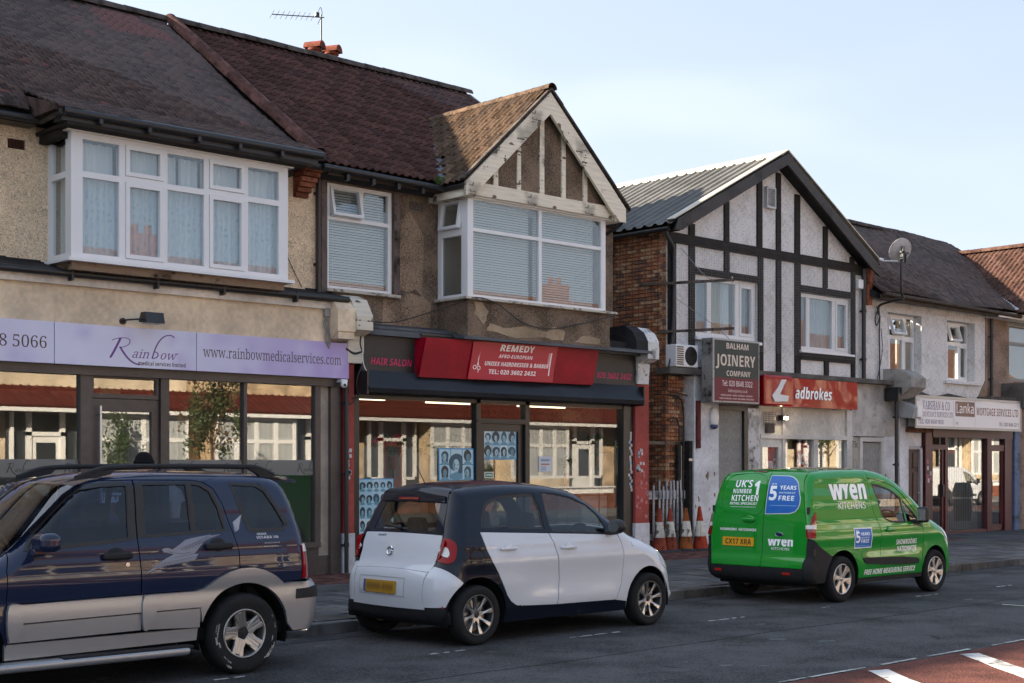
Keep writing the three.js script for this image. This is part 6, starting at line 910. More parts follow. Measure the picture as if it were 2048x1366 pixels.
// ================================================================ vehicles: a shell from a side profile and half-widths
const interp = (tab, y) => { if (y <= tab[0][0]) return tab[0][1]; for (let i = 1; i < tab.length; i++) if (y <= tab[i][0]) { const t = (y - tab[i - 1][0]) / (tab[i][0] - tab[i - 1][0]); return lerp(tab[i - 1][1], tab[i][1], t * t * (3 - 2 * t) * 0.35 + t * 0.65); } return tab[tab.length - 1][1]; };
class Shell {
  constructor(prof, wb, plan, bumps = () => 0) {
    const c = new THREE.CatmullRomCurve3(prof.map((p) => V3(p[0], p[1], p[2] ?? 0.1)), false, 'centripetal'), n = 220; this.P = c.getSpacedPoints(n); this.wb = wb; this.plan = plan; this.bumps = bumps;
    this.S = [0]; for (let i = 1; i <= n; i++) this.S.push(this.S[i - 1] + Math.hypot(this.P[i].x - this.P[i - 1].x, this.P[i].y - this.P[i - 1].y)); this.len = this.S[n];
    let a = 0; for (let i = 0; i < n; i++) a += this.P[i].x * this.P[i + 1].y - this.P[i + 1].x * this.P[i].y; a += this.P[n].x * this.P[0].y - this.P[0].x * this.P[n].y; this.or = a > 0 ? 1 : -1;
  }
  near(x, y) { let b = 1e9, bi = 0, bt = 0; const P = this.P; for (let i = 0; i + 1 < P.length; i++) { const dx = P[i + 1].x - P[i].x, dy = P[i + 1].y - P[i].y, t = clamp(((x - P[i].x) * dx + (y - P[i].y) * dy) / (dx * dx + dy * dy)), ex = P[i].x + t * dx - x, ey = P[i].y + t * dy - y, d = ex * ex + ey * ey; if (d < b) { b = d; bi = i; bt = t; } } return [Math.sqrt(b), bi, bt]; }
  nrm(i, t) { const P = this.P, f = (k) => { const a = P[Math.max(0, k - 1)], b = P[Math.min(P.length - 1, k + 1)]; return [(b.y - a.y) * this.or, -(b.x - a.x) * this.or]; }, a = f(i), b = f(Math.min(P.length - 1, i + 1)), x = lerp(a[0], b[0], t), y = lerp(a[1], b[1], t), l = Math.hypot(x, y); return [x / l, y / l]; }
  base(x, y) { return interp(this.wb, y) * this.plan(x, y) + this.bumps(x, y); }
  at(x, y) { const [d, i, t] = this.near(x, y), R = lerp(this.P[i].z, this.P[Math.min(i + 1, this.P.length - 1)].z, t), W = this.base(x, y); return d >= R ? { w: W, k: 0, i, t } : { w: W - R + Math.sqrt(Math.max(0, R * R - (R - d) * (R - d))), k: (R - d) / R, i, t }; }
  side(x, y, s, off = 0) { const e = 0.006, a = this.at(x, y), gx = (this.base(x + e, y) - this.base(x - e, y)) / (2 * e), gy = (this.base(x, y + e) - this.base(x, y - e)) / (2 * e), l = Math.hypot(gx, gy, 1); let n = [-gx / l, -gy / l, 1 / l]; if (a.k > 0) { const o = this.nrm(a.i, a.t), c = a.k, q = Math.sqrt(1 - c * c); n = [n[0] * q + o[0] * c, n[1] * q + o[1] * c, n[2] * q]; const m = Math.hypot(...n); n = n.map((v) => v / m); } return [[x + n[0] * off, y + n[1] * off, s * (a.w + n[2] * off)], [n[0], n[1], s * n[2]]]; }
  cap(s, z, off = 0, crown = 0.02) { let i = 0; while (i + 2 < this.S.length && this.S[i + 1] < s) i++; const t = clamp((s - this.S[i]) / (this.S[i + 1] - this.S[i])), A = this.P[i], B = this.P[i + 1], x = lerp(A.x, B.x, t), y = lerp(A.y, B.y, t), R = lerp(A.z, B.z, t), n = this.nrm(i, t), V = Math.max(0.05, this.base(x, y) - R), v = z / V, c = crown * Math.max(0, 1 - v * v), nz = 2 * crown * v / V, l = Math.hypot(1, nz); return [[x + n[0] * (c + off), y + n[1] * (c + off), z], [n[0] / l, n[1] / l, nz / l]]; }
  edge(s) { let i = 0; while (i + 2 < this.S.length && this.S[i + 1] < s) i++; const t = clamp((s - this.S[i]) / (this.S[i + 1] - this.S[i])), A = this.P[i], B = this.P[i + 1]; return Math.max(0.05, this.base(lerp(A.x, B.x, t), lerp(A.y, B.y, t)) - lerp(A.z, B.z, t)); }
  sOf(x, y) { const [, i, t] = this.near(x, y); return lerp(this.S[i], this.S[i + 1], t); }
  inside(x, y, z) { const P = this.P; let c = false; for (let i = 0, j = P.length - 1; i < P.length; j = i++) if ((P[i].y > y) !== (P[j].y > y) && x < (P[j].x - P[i].x) * (y - P[i].y) / (P[j].y - P[i].y) + P[i].x) c = !c; return c && Math.abs(z) < this.at(x, y).w; }
}
function clipHalf(p, ax, v, keepLess) { const o = []; for (let i = 0; i < p.length; i++) { const a = p[i], b = p[(i + 1) % p.length], da = keepLess ? v - a[ax] : a[ax] - v, db = keepLess ? v - b[ax] : b[ax] - v; if (da >= 0) o.push(a); if ((da >= 0) !== (db >= 0)) { const t = da / (da - db); o.push([lerp(a[0], b[0], t), lerp(a[1], b[1], t)]); } } return o; }
function gridTri(pg, cell) {
  const xs = pg.map((p) => p[0]), ys = pg.map((p) => p[1]), x0 = Math.min(...xs), x1 = Math.max(...xs), out = [];
  for (let x = Math.floor(x0 / cell) * cell; x < x1; x += cell) {
    const st = clipHalf(clipHalf(pg, 0, x, false), 0, x + cell, true); if (st.length < 3) continue;
    const sy = st.map((p) => p[1]), a = Math.min(...sy), b = Math.max(...sy);
    for (let y = Math.floor(a / cell) * cell; y < b; y += cell) {
      const q = clipHalf(clipHalf(st, 1, y, false), 1, y + cell, true); if (q.length < 3) continue;
      const r = q.filter((p, i) => { const n = q[(i + 1) % q.length]; return Math.hypot(p[0] - n[0], p[1] - n[1]) > 1e-6; }); if (r.length < 3) continue;
      const V = r.map((p) => new THREE.Vector2(p[0], p[1])); if (Math.abs(THREE.ShapeUtils.area(V)) < 1e-9) continue;
      for (const f of THREE.ShapeUtils.triangulateShape(V, [])) out.push(r[f[0]], r[f[1]], r[f[2]]);
    }
  }
  return out;
}
const dens = (pg, step) => pg.flatMap((p, i) => { const n = pg[(i + 1) % pg.length], k = Math.max(1, Math.ceil(Math.hypot(n[0] - p[0], n[1] - p[1]) / step)); return Array.from({ length: k }, (_, j) => [lerp(p[0], n[0], j / k), lerp(p[1], n[1], j / k)]); });
// surface patch: pg in the patch's own plane, fn maps to [position, normal]; skirt gives it an edge of that depth
function patch(pg, fn, o = {}) {
  const cell = o.cell ?? 0.03, off = o.off ?? 0, p = [], n = [], uv = [];
  const tr = gridTri(pg, cell), add = (A, q) => { p.push(...A[0]); n.push(...A[1]); uv.push(q[0], q[1]); };
  for (let i = 0; i < tr.length; i += 3) { const A = fn(tr[i][0], tr[i][1], off), B = fn(tr[i + 1][0], tr[i + 1][1], off), C = fn(tr[i + 2][0], tr[i + 2][1], off), u = V3(B[0][0] - A[0][0], B[0][1] - A[0][1], B[0][2] - A[0][2]).cross(V3(C[0][0] - A[0][0], C[0][1] - A[0][1], C[0][2] - A[0][2])); add(A, tr[i]); if (u.dot(V3(A[1][0] + B[1][0] + C[1][0], A[1][1] + B[1][1] + C[1][1], A[1][2] + B[1][2] + C[1][2])) < 0) { add(C, tr[i + 2]); add(B, tr[i + 1]); } else { add(B, tr[i + 1]); add(C, tr[i + 2]); } }
  if (o.skirt) { const e = dens(pg, cell); for (let i = 0; i < e.length; i++) { const a = e[i], b = e[(i + 1) % e.length], q = [[a, 0], [b, 0], [b, o.skirt], [a, 0], [b, o.skirt], [a, o.skirt]], P = q.map(([t, d]) => fn(t[0], t[1], off - d)[0]), N = V3(P[1][0] - P[0][0], P[1][1] - P[0][1], P[1][2] - P[0][2]).cross(V3(P[2][0] - P[0][0], P[2][1] - P[0][1], P[2][2] - P[0][2])).normalize(); if (!(N.length() > 0.5)) continue; P.forEach((v, k) => { p.push(...v); n.push(N.x, N.y, N.z); uv.push(q[k][0][0], q[k][0][1]); }); } }
  const g = new THREE.BufferGeometry(); g.setAttribute('position', new THREE.Float32BufferAttribute(p, 3)); g.setAttribute('normal', new THREE.Float32BufferAttribute(n, 3)); g.setAttribute('uv', new THREE.Float32BufferAttribute(uv, 2)); return g;
}
const sidePatch = (sh, pg, s, o = {}) => patch(pg, (x, y, f) => sh.side(x, y, s, f), o);
const capPatch = (sh, pg, o = {}) => patch(pg, (s, z, f) => sh.cap(s, z, f, o.crown ?? 0.02), o);
const keyhole = (outer, ...holes) => { // joins holes to the outline by slits
  let r = outer.slice(); const area = (p) => p.reduce((a, q, i) => { const n = p[(i + 1) % p.length]; return a + q[0] * n[1] - n[0] * q[1]; }, 0);
  for (const h0 of holes) { const h = (area(h0) > 0) === (area(outer) > 0) ? h0.slice().reverse() : h0.slice(); let b = [1e9, 0, 0]; r.forEach((p, i) => h.forEach((q, j) => { const d = Math.hypot(p[0] - q[0], p[1] - q[1]); if (d < b[0]) b = [d, i, j]; })); r = [...r.slice(0, b[1] + 1), ...h.slice(b[2]), ...h.slice(0, b[2] + 1), ...r.slice(b[1])]; }
  return r;
};
const smooth = (pg, n = 6, closed = true) => new THREE.CatmullRomCurve3(pg.map((p) => V3(p[0], p[1], 0)), closed, 'centripetal').getPoints(pg.length * n).slice(0, closed ? -1 : undefined).map((v) => [v.x, v.y]);
const arc = (cx, cy, r, a0, a1, n = 18, ry = r) => Array.from({ length: n + 1 }, (_, i) => { const a = lerp(a0, a1, i / n); return [cx + r * Math.cos(a), cy + ry * Math.sin(a)]; });
const shrink = (pg, d) => { const A = pg.reduce((a, q, i) => { const n = pg[(i + 1) % pg.length]; return a + q[0] * n[1] - n[0] * q[1]; }, 0) > 0 ? 1 : -1; return pg.map((p, i) => { const a = pg[(i + pg.length - 1) % pg.length], b = pg[(i + 1) % pg.length], u = [p[0] - a[0], p[1] - a[1]], v = [b[0] - p[0], b[1] - p[1]], lu = Math.hypot(...u) || 1, lv = Math.hypot(...v) || 1, nx = -(u[1] / lu + v[1] / lv) * A, ny = (u[0] / lu + v[0] / lv) * A, l = Math.hypot(nx, ny) || 1; return [p[0] + nx / l * d, p[1] + ny / l * d]; }); };
const CM = {
  tyre: mat([0.018, 0.018, 0.019], 0.85, { map: T.mottle, bump: T.roughB, bs: 0.002 }), black: mat([0.016, 0.016, 0.017], 0.55), trim: mat([0.024, 0.024, 0.026], 0.62, { map: T.fine, spec: 0.35 }), well: mat([0.008, 0.008, 0.008], 0.95), alloy: mat([0.5, 0.5, 0.5], 0.28, { metal: 1 }), alloyDark: mat([0.12, 0.12, 0.12], 0.4, { metal: 0.9 }), disc: mat([0.3, 0.29, 0.28], 0.4, { metal: 1 }), chrome: mat([0.8, 0.8, 0.8], 0.1, { metal: 1 }), seat: mat([0.02, 0.02, 0.024], 0.9), cabin: mat([0.03, 0.03, 0.033], 0.85),
  lampRed: mat([0.26, 0.001, 0.002], 0.15, { coat: 0.3, spec: 0.4 }), lampRedDark: mat([0.2, 0.004, 0.006], 0.06, { coat: 1 }), lampClear: mat([0.7, 0.68, 0.66], 0.08, { coat: 1 }), reflector: mat([0.5, 0.02, 0.015], 0.25), glass: mat([0.62, 0.68, 0.68], 0, { trans: 1, ior: 1.6 }), glassDark: mat([0.2, 0.27, 0.45], 0, { trans: 1, ior: 1.55 }),
};
// a wheel standing at x, z: tyre (> rim, spokes, hub)
function wheel(car, x, r, zc, s, o) {
  const W = o.width ?? 0.18, rr0 = o.rim ?? r * 0.66, z1 = zc + s * W / 2, lt = (pts, seg = 44) => uvm(new THREE.LatheGeometry(pts.map((q) => new THREE.Vector2(q[0], q[1] * s)), seg).rotateX(Math.PI / 2).translate(x, r, zc));
  const h = W / 2, t = M('wheel', lt([[rr0, -h * 0.8], [r * 0.9, -h], [r * 0.985, -h * 0.75], [r, -h * 0.4], [r, h * 0.4], [r * 0.985, h * 0.75], [r * 0.93, h * 0.97], [r * 0.86, h * 1.04], [r * 0.74, h * 1.0], [rr0 + 0.004, h * 0.86]]), CM.tyre, car);
  M('rim', [lt([[rr0 + 0.004, h * 0.86], [rr0, h * 0.93], [rr0 - 0.012, h * 0.92], [rr0 - 0.018, h * 0.7], [rr0 - 0.03, -h * 0.3], [rr0 - 0.02, -h * 0.85]])], o.rimMat ?? CM.alloy, t);
  M('brake_disc', [lt([[0.02, h * 0.05], [rr0 * 0.72, h * 0.05], [rr0 * 0.72, -h * 0.1]]), lt([[0, -h * 0.35], [rr0 - 0.02, -h * 0.35]])], o.disc ?? CM.disc, t);
  const sp = o.spoke(rr0 - 0.012); for (let k = 0; k < o.n; k++) for (const pts of sp) { const g = new THREE.ExtrudeGeometry(poly(pts), { depth: 0.018, bevelEnabled: true, bevelThickness: 0.008, bevelSize: 0.006, bevelOffset: -0.004, bevelSegments: 2 }), p = g.attributes.position; for (let i = 0; i < p.count; i++) { const d = Math.hypot(p.getX(i), p.getY(i)) / rr0; p.setZ(i, p.getZ(i) - (o.dish ?? 0.02) * (1 - d * d)); } g.computeVertexNormals(); if (s < 0) g.rotateY(Math.PI); M('spoke', uvm(g.rotateZ((o.turn ?? 0) + k / o.n * Math.PI * 2).translate(x, r, zc + s * (h * 0.92 - 0.026))), o.spokeMat ?? o.rimMat ?? CM.alloy, t); }
  M('hub_cap', lt([[0, h * 0.86 - (o.dish ?? 0.02) + 0.008], [o.hub ?? 0.03, h * 0.86 - (o.dish ?? 0.02)], [(o.hub ?? 0.03) * 1.15, h * 0.5]], 24), o.hubMat ?? CM.alloy, t);
  return t;
}
// wheel-house: dark arched liner from the arch edge inwards
const liner = (x, y, r, z0, z1) => uvm(new THREE.CylinderGeometry(r, r, Math.abs(z1 - z0), 28, 1, true, -0.35, Math.PI + 0.7).rotateZ(Math.PI / 2).rotateY(Math.PI / 2).rotateZ(0).translate(x, y, (z0 + z1) / 2));
function archTunnel(x, y, r, z0, z1) { const pts = arc(x, y, r, -0.25, Math.PI + 0.25, 26), v = []; for (let i = 0; i + 1 < pts.length; i++) { const [a, b] = [pts[i], pts[i + 1]]; v.push(a[0], a[1], z0, b[0], b[1], z0, b[0], b[1], z1, a[0], a[1], z0, b[0], b[1], z1, a[0], a[1], z1); } const g = new THREE.BufferGeometry(); g.setAttribute('position', new THREE.Float32BufferAttribute(v, 3)); g.computeVertexNormals(); return uvm(g); }
const seatGeo = (x, z, d, y = 0.45, h = 1.2) => [new RoundedBoxGeometry(0.5, 0.18, 0.5, 3, 0.06).translate(x, y, z), new RoundedBoxGeometry(0.16, h - y - 0.22, 0.48, 3, 0.06).rotateZ(d * 0.2).translate(x - d * 0.3, (y + h) / 2 - 0.1, z), new RoundedBoxGeometry(0.1, 0.18, 0.27, 3, 0.045).rotateZ(d * 0.15).translate(x - d * 0.4, h - 0.04, z)];
// ---- the three vehicles' shells, x along the street from the rear axle
const SMART = { x0: 9.34, zc: 6.65, sh: new Shell([[-0.38, 0.22, 0.1], [-0.46, 0.27, 0.16], [-0.49, 0.42, 0.26], [-0.492, 0.58, 0.28], [-0.465, 0.7, 0.27], [-0.39, 0.8, 0.24], [-0.348, 0.9, 0.22], [-0.31, 1.02, 0.18], [-0.22, 1.25, 0.15], [-0.13, 1.45, 0.13], [-0.09, 1.54, 0.12], [0.06, 1.58, 0.12], [0.45, 1.61, 0.12], [0.9, 1.61, 0.12], [1.35, 1.57, 0.13], [1.65, 1.5, 0.13], [2.02, 1.26, 0.13], [2.34, 1.04, 0.15], [2.6, 0.97, 0.2], [2.85, 0.885, 0.26], [3.03, 0.77, 0.3], [3.13, 0.6, 0.3], [3.17, 0.42, 0.28], [3.15, 0.28, 0.2], [3.06, 0.2, 0.15]],
  [[0.18, 0.8], [0.35, 0.845], [0.6, 0.866], [0.82, 0.862], [0.99, 0.84], [1.06, 0.818], [1.3, 0.725], [1.5, 0.645], [1.64, 0.6]], (x, y) => 1 - 0.08 * sstep(2.2, 3.25, x) - 0.03 * sstep(0.1, -0.5, x), (x, y) => 0.014 * Math.exp(-(((y - 0.84) / 0.1) ** 2)) - 0.016 * Math.exp(-(((y - 0.6) / 0.13) ** 2)) * sstep(0.45, 0.9, x) * sstep(2.3, 1.9, x) + 0.012 * Math.exp(-(((y - 0.4) / 0.09) ** 2)) * sstep(0.5, 0.9, x) * sstep(2.3, 1.9, x)) };
const VITARA = { x0: 6.58, zc: 6.68, sh: new Shell([[0.7, 0.33, 0.08], [0.785, 0.42, 0.14], [0.815, 0.58, 0.17], [0.81, 0.71, 0.17], [0.765, 0.765, 0.15], [0.71, 0.8, 0.12], [0.69, 1.05, 0.12], [0.65, 1.32, 0.12], [0.585, 1.54, 0.12], [0.52, 1.65, 0.12], [0.4, 1.7, 0.12], [-0.2, 1.73, 0.13], [-0.85, 1.73, 0.13], [-1.2, 1.7, 0.13], [-1.42, 1.63, 0.13], [-1.85, 1.29, 0.13], [-2.15, 1.08, 0.14], [-2.55, 1.02, 0.15], [-3.0, 0.97, 0.16], [-3.25, 0.86, 0.17], [-3.34, 0.62, 0.17], [-3.28, 0.35, 0.1]],
  [[0.3, 0.855], [0.6, 0.872], [0.85, 0.878], [1.02, 0.866], [1.1, 0.85], [1.4, 0.765], [1.65, 0.7], [1.76, 0.68]], (x) => 1 - 0.05 * sstep(-2.2, -3.3, x) - 0.015 * sstep(0.3, 0.9, x), (x, y) => 0.01 * Math.exp(-(((y - 0.93) / 0.07) ** 2)) - 0.008 * Math.exp(-(((y - 0.74) / 0.06) ** 2))) };
const VAN = { x0: 15.79, zc: 6.63, sh: new Shell([[-0.62, 0.27, 0.08], [-0.73, 0.33, 0.1], [-0.765, 0.45, 0.11], [-0.755, 0.56, 0.1], [-0.73, 0.61, 0.08], [-0.715, 0.8, 0.075], [-0.7, 1.05, 0.075], [-0.645, 1.38, 0.08], [-0.58, 1.6, 0.085], [-0.5, 1.69, 0.09], [-0.3, 1.73, 0.1], [0.4, 1.755, 0.11], [0.9, 1.745, 0.11], [1.25, 1.69, 0.12], [1.5, 1.6, 0.12], [1.95, 1.32, 0.12], [2.28, 1.08, 0.14], [2.53, 1.0, 0.18], [2.77, 0.88, 0.22], [2.91, 0.72, 0.25], [2.96, 0.5, 0.25], [2.94, 0.28, 0.2], [2.86, 0.2, 0.15]],
  [[0.2, 0.82], [0.45, 0.852], [0.8, 0.855], [1.02, 0.84], [1.3, 0.79], [1.6, 0.735], [1.76, 0.715]], (x) => 1 - 0.07 * sstep(2.0, 3.2, x), (x, y) => 0.012 * Math.exp(-(((y - 0.86) / 0.07) ** 2)) - 0.012 * Math.exp(-(((y - 0.68) / 0.1) ** 2)) * sstep(0.3, 0.7, x) * sstep(2.1, 1.8, x)) };
Shell.prototype.run = function (a, b, n = 40) { const s0 = this.sOf(...a), s1 = this.sOf(...b), o = []; for (let k = 0; k <= n; k++) { const s = lerp(s0, s1, k / n); let i = 0; while (i + 2 < this.S.length && this.S[i + 1] < s) i++; const t = clamp((s - this.S[i]) / (this.S[i + 1] - this.S[i])); o.push([lerp(this.P[i].x, this.P[i + 1].x, t), lerp(this.P[i].y, this.P[i + 1].y, t)]); } return o; };
Shell.prototype.band = function (s0, s1, inset = 0, n = 30) { const a = [], b = []; for (let k = 0; k <= n; k++) { const s = lerp(s0, s1, k / n), e = this.edge(s) - inset; a.push([s, e]); b.push([s, -e]); } return [...a, ...b.reverse()]; };
const uvSide = (g, x0, x1, y0, y1) => { const u = g.attributes.uv; for (let i = 0; i < u.count; i++) u.setXY(i, (u.getX(i) - x0) / (x1 - x0), (u.getY(i) - y0) / (y1 - y0)); return g; };
const uvCap = (g, z0, z1, s0, s1) => { const u = g.attributes.uv; for (let i = 0; i < u.count; i++) u.setXY(i, (u.getY(i) - z0) / (z1 - z0), (u.getX(i) - s0) / (s1 - s0)); return g; };
function vehicle(C, label, category, name) { const o = thing(name, label, category, [C.x0, 0, C.zc]); org.set(o, [0, 0, 0]); return o; }
const paint = (c, o = {}) => { const m = mat(c, o.r ?? 0.45, { coat: 1, cr: 0.03, metal: o.metal ?? 0, map: o.map }); m.specularIntensity = 0.15; return m; };
const decal = (g, t, r = 0.4) => [g, mat(0xffffff, r, { map: t, alpha: true })];

// ================================================================ white and dark blue hatchback
{
  const { sh } = SMART, car = vehicle(SMART, 'white hatchback with dark blue roof, tail and sill parked outside the salon', 'car', 'parked_hatchback');
  const white = paint([0.62, 0.63, 0.66]), navy = paint([0.006, 0.009, 0.018], { r: 0.3 }); navy.clearcoat = 0.55;
  const RA = arc(0, 0.3, 0.385, -0.28, Math.PI - 0.24, 26), FA = arc(2.59, 0.3, 0.375, Math.PI + 0.2, -0.28, 26);
  const rWin = smooth([[0.15, 1.3], [0.225, 1.41], [0.33, 1.46], [0.52, 1.497], [0.8, 1.51], [0.96, 1.512]], 4, false).concat([[1.0, 1.32], [0.985, 1.135], [0.1, 1.168]]), fWin = [[1.085, 1.512], [1.27, 1.508], [1.51, 1.462], [1.72, 1.38], [1.85, 1.26], [1.905, 1.14], [1.89, 1.066], [1.08, 1.108], [1.062, 1.32]];
  const rDoor = [[0.075, 1.13], [1.02, 1.09], [1.07, 0.99], [1.1, 0.852], [1.14, 0.632], [1.126, 0.453], [1.108, 0.34], [0.585, 0.36], [0.53, 0.368], [0.455, 0.41], [0.4, 0.47], [0.35, 0.555], [0.26, 0.716], [0.175, 0.83], [0.115, 0.964]], fDoor = [[1.034, 1.09], [2.073, 1.042], [2.112, 0.96], [2.128, 0.85], [2.13, 0.72], [2.105, 0.505], [2.03, 0.33], [1.12, 0.34], [1.137, 0.453], [1.152, 0.632], [1.112, 0.852], [1.082, 0.99]];
  for (const s of [1, -1]) {
    const sp = (n, pg, m, o, par = car) => M(n, sidePatch(sh, pg, s, { cell: 0.025, skirt: 0.012, ...o }), m, par);
    const d1 = sp('rear_door', rDoor, white), d2 = sp('front_door', fDoor, white);
    sp('safety_shell', keyhole([...sh.run([-0.375, 0.79], [2.24, 1.11], 60), [2.08, 1.047], [1.03, 1.097], [0.066, 1.138], [0.106, 0.964], [0.166, 0.83], [0.252, 0.716], [0.342, 0.55], [0.394, 0.462], [0.45, 0.402], [0.525, 0.36], [1.11, 0.332], [2.035, 0.322], [2.22, 0.3], [2.22, 0.2], [0.39, 0.2], ...RA.filter((p) => p[0] > -0.19 && p[1] > 0.2), [-0.2, 0.632]], rWin, fWin), navy);
    sp('front_wing', [[2.04, 0.325], [2.112, 0.505], [2.138, 0.72], [2.136, 0.85], [2.12, 0.96], [2.085, 1.043], ...sh.run([2.26, 1.1], [3.12, 0.26], 50), [2.95, 0.2], ...FA.slice().reverse().filter((p) => p[1] > 0.2), [2.22, 0.3]], white);
    sp('rear_bumper', [...sh.run([-0.41, 0.4], [-0.376, 0.785], 14), [-0.2, 0.638], ...RA.filter((p) => p[0] < -0.2 && p[1] > 0.4), [-0.375, 0.4]], white, { cell: 0.015, skirt: 0.02 });
    sp('bumper_skirt', [...sh.run([-0.35, 0.225], [-0.41, 0.39], 8), [-0.372, 0.39], [-0.3, 0.22]], CM.trim, { cell: 0.015 });
    for (const [pg, d, far] of [[rWin, d1, 0], [fWin, d2, 1]]) { const f = M('window_surround', sidePatch(sh, keyhole(pg, shrink(pg, far ? 0.012 : 0.035)), s, { off: -0.006, cell: 0.03 }), CM.black, d); M('window_pane', sidePatch(sh, shrink(pg, 0.004), s, { off: -0.01, cell: 0.06 }), CM.glass, d); }
    for (const [x, y, d] of [[0.28, 0.955, d1], [1.15, 0.935, d2]]) { const w = sh.at(x + 0.12, y).w; M('handle', [new RoundedBoxGeometry(0.23, 0.03, 0.03, 3, 0.012).translate(x + 0.12, y, s * (w + 0.022)), new THREE.SphereGeometry(0.05, 14, 10).scale(1, 0.9, 0.25).translate(x + 0.13, y + 0.01, s * (w + 0.002))].map(uvm), white, d); }
    M('tail_light', sidePatch(sh, smooth([[-0.363, 0.845], [-0.342, 0.97], [-0.318, 1.055], [-0.274, 1.072], [-0.24, 1.03], [-0.252, 0.915], [-0.284, 0.848], [-0.335, 0.825]], 4), s, { off: 0.014, cell: 0.008, skirt: 0.03 }), CM.lampRed, car);
    M('tail_light_lens', sidePatch(sh, smooth([[-0.336, 0.9], [-0.322, 0.975], [-0.302, 0.985], [-0.296, 0.92], [-0.315, 0.885]], 4), s, { off: 0.019, cell: 0.006, skirt: 0.01 }), CM.lampClear, car);
    M('rear_reflector', sidePatch(sh, [[-0.404, 0.385], [-0.408, 0.41], [-0.398, 0.412], [-0.396, 0.388]], s, { off: 0.006, cell: 0.006, skirt: 0.01 }), CM.reflector, car);
    M('headlight', sidePatch(sh, smooth([[2.82, 0.84], [2.92, 0.815], [3.0, 0.72], [2.98, 0.62], [2.88, 0.66], [2.82, 0.76]], 4), s, { off: 0.01, cell: 0.015, skirt: 0.02 }), CM.lampClear, car);
    M('wheel_arch', archTunnel(0, 0.3, 0.384, s * 0.82, s * 0.45), CM.well, car); M('wheel_arch', archTunnel(2.59, 0.3, 0.374, s * 0.8, s * 0.45), CM.well, car);
    const mw = sh.at(1.95, 1.08).w, mr = M('door_mirror', [new THREE.SphereGeometry(0.1, 20, 14).scale(0.75, 0.8, 0.95).translate(1.95, 1.14, s * (mw + 0.14)), new RoundedBoxGeometry(0.1, 0.05, 0.12, 2, 0.02).translate(1.93, 1.07, s * (mw + 0.04))].map(uvm), CM.black, car);
    M('mirror_glass', new THREE.CircleGeometry(0.075, 20).scale(1.05, 0.9, 1).rotateY(-Math.PI / 2).translate(1.872, 1.14, s * (mw + 0.14)), CM.chrome, mr);
    const sk = (R) => [[[-0.026, 0.03], [-0.011, R * 0.5], [-0.024, R + 0.004], [0.024, R + 0.004], [0.011, R * 0.5], [0.026, 0.03]]];
    for (const [x, r] of [[0, 0.302], [2.59, 0.298]]) wheel(car, x, r, s * 0.765, s, { width: 0.19, rim: 0.205, n: 8, spoke: sk, rimMat: CM.alloyDark, spokeMat: CM.alloy, dish: 0.03, hub: 0.028, hubMat: CM.black, turn: 0.2 });
    M('side_indicator', sidePatch(sh, arc(2.3, 0.93, 0.02, 0, 6.0, 10), s, { off: 0.006, cell: 0.02, skirt: 0.006 }), CM.lampClear, car);
    M('fuel_flap', sidePatch(sh, keyhole(arc(-0.02, 0.87, 0.1, 0, 6.1, 22), arc(-0.02, 0.87, 0.094, 0, 6.1, 22)), s, { off: 0.0012, cell: 0.03 }), CM.well, car);
  }
  const S = (x, y) => sh.sOf(x, y), cp = (n, pg, m, o, par = car) => M(n, capPatch(sh, pg, { cell: 0.04, skirt: 0.012, ...o }), m, par);
  const sA = S(-0.34, 0.23), sB = 0.2, sC = 0.585, sD = 0.985, sE = 1.375, sF = S(1.66, 1.49), sG = S(2.27, 1.09), sH = S(2.97, 0.82), sI = S(3.1, 0.24);
  cp('bumper_skirt', sh.band(sA, sB - 0.004), CM.trim); cp('rear_bumper', sh.band(sB, sC - 0.006), white, { crown: 0.035 }); const tg = cp('tailgate', sh.band(sC, sD - 0.004), white, { crown: 0.03 });
  const gl = sh.band(sD, sE); const pane = [[sD + 0.035, -0.5], [sE - 0.03, -0.44], [sE - 0.03, 0.44], [sD + 0.035, 0.5]]; cp('rear_window_frame', keyhole(gl, pane), navy, { crown: 0.03, cell: 0.03 }, tg); cp('rear_window', shrink(pane, -0.004), CM.glass, { off: -0.004, crown: 0.03, skirt: 0 }, tg);
  cp('roof', sh.band(sE, sF), navy, { crown: 0.035 }); cp('spoiler', sh.band(sE - 0.045, sE + 0.02, 0.02), navy, { off: 0.02, skirt: 0.03 });
  cp('windscreen', sh.band(sF + 0.003, sG), CM.glass, { crown: 0.06, skirt: 0 }); cp('bonnet', sh.band(sG, sH), white, { crown: 0.05 }); cp('front_bumper', sh.band(sH, sI), white, { crown: 0.07 });
  cp('brake_light', [[sE - 0.035, -0.2], [sE - 0.005, -0.2], [sE - 0.005, 0.12], [sE - 0.035, 0.12]], CM.lampRedDark, { off: 0.024, crown: 0.03 });
  M('number_plate', uvCap(capPatch(sh, [[0.335, -0.36], [0.455, -0.36], [0.455, 0.18], [0.335, 0.18]], { off: 0.014, crown: 0.035, cell: 0.06, skirt: 0.01 }), -0.36, 0.18, 0.335, 0.455), mat(0xffffff, 0.4, { map: canvasTex(0.54, 0.12, 300, (c) => { c.fillStyle = '#b98a26'; c.fillRect(0, 0, 0.54, 0.12); c.fillStyle = '#3a5a8c'; c.fillRect(0, 0, 0.04, 0.12); for (let k = 0; k < 7; k++) { const x = 0.09 + k * 0.06 + (k > 3 ? 0.025 : 0), g = c.createRadialGradient(x, 0.06, 0, x, 0.06, 0.055); g.addColorStop(0, 'rgba(105,75,30,0.75)'); g.addColorStop(1, 'rgba(105,75,30,0)'); c.fillStyle = g; c.fillRect(x - 0.055, 0, 0.11, 0.12); } }) }), car);
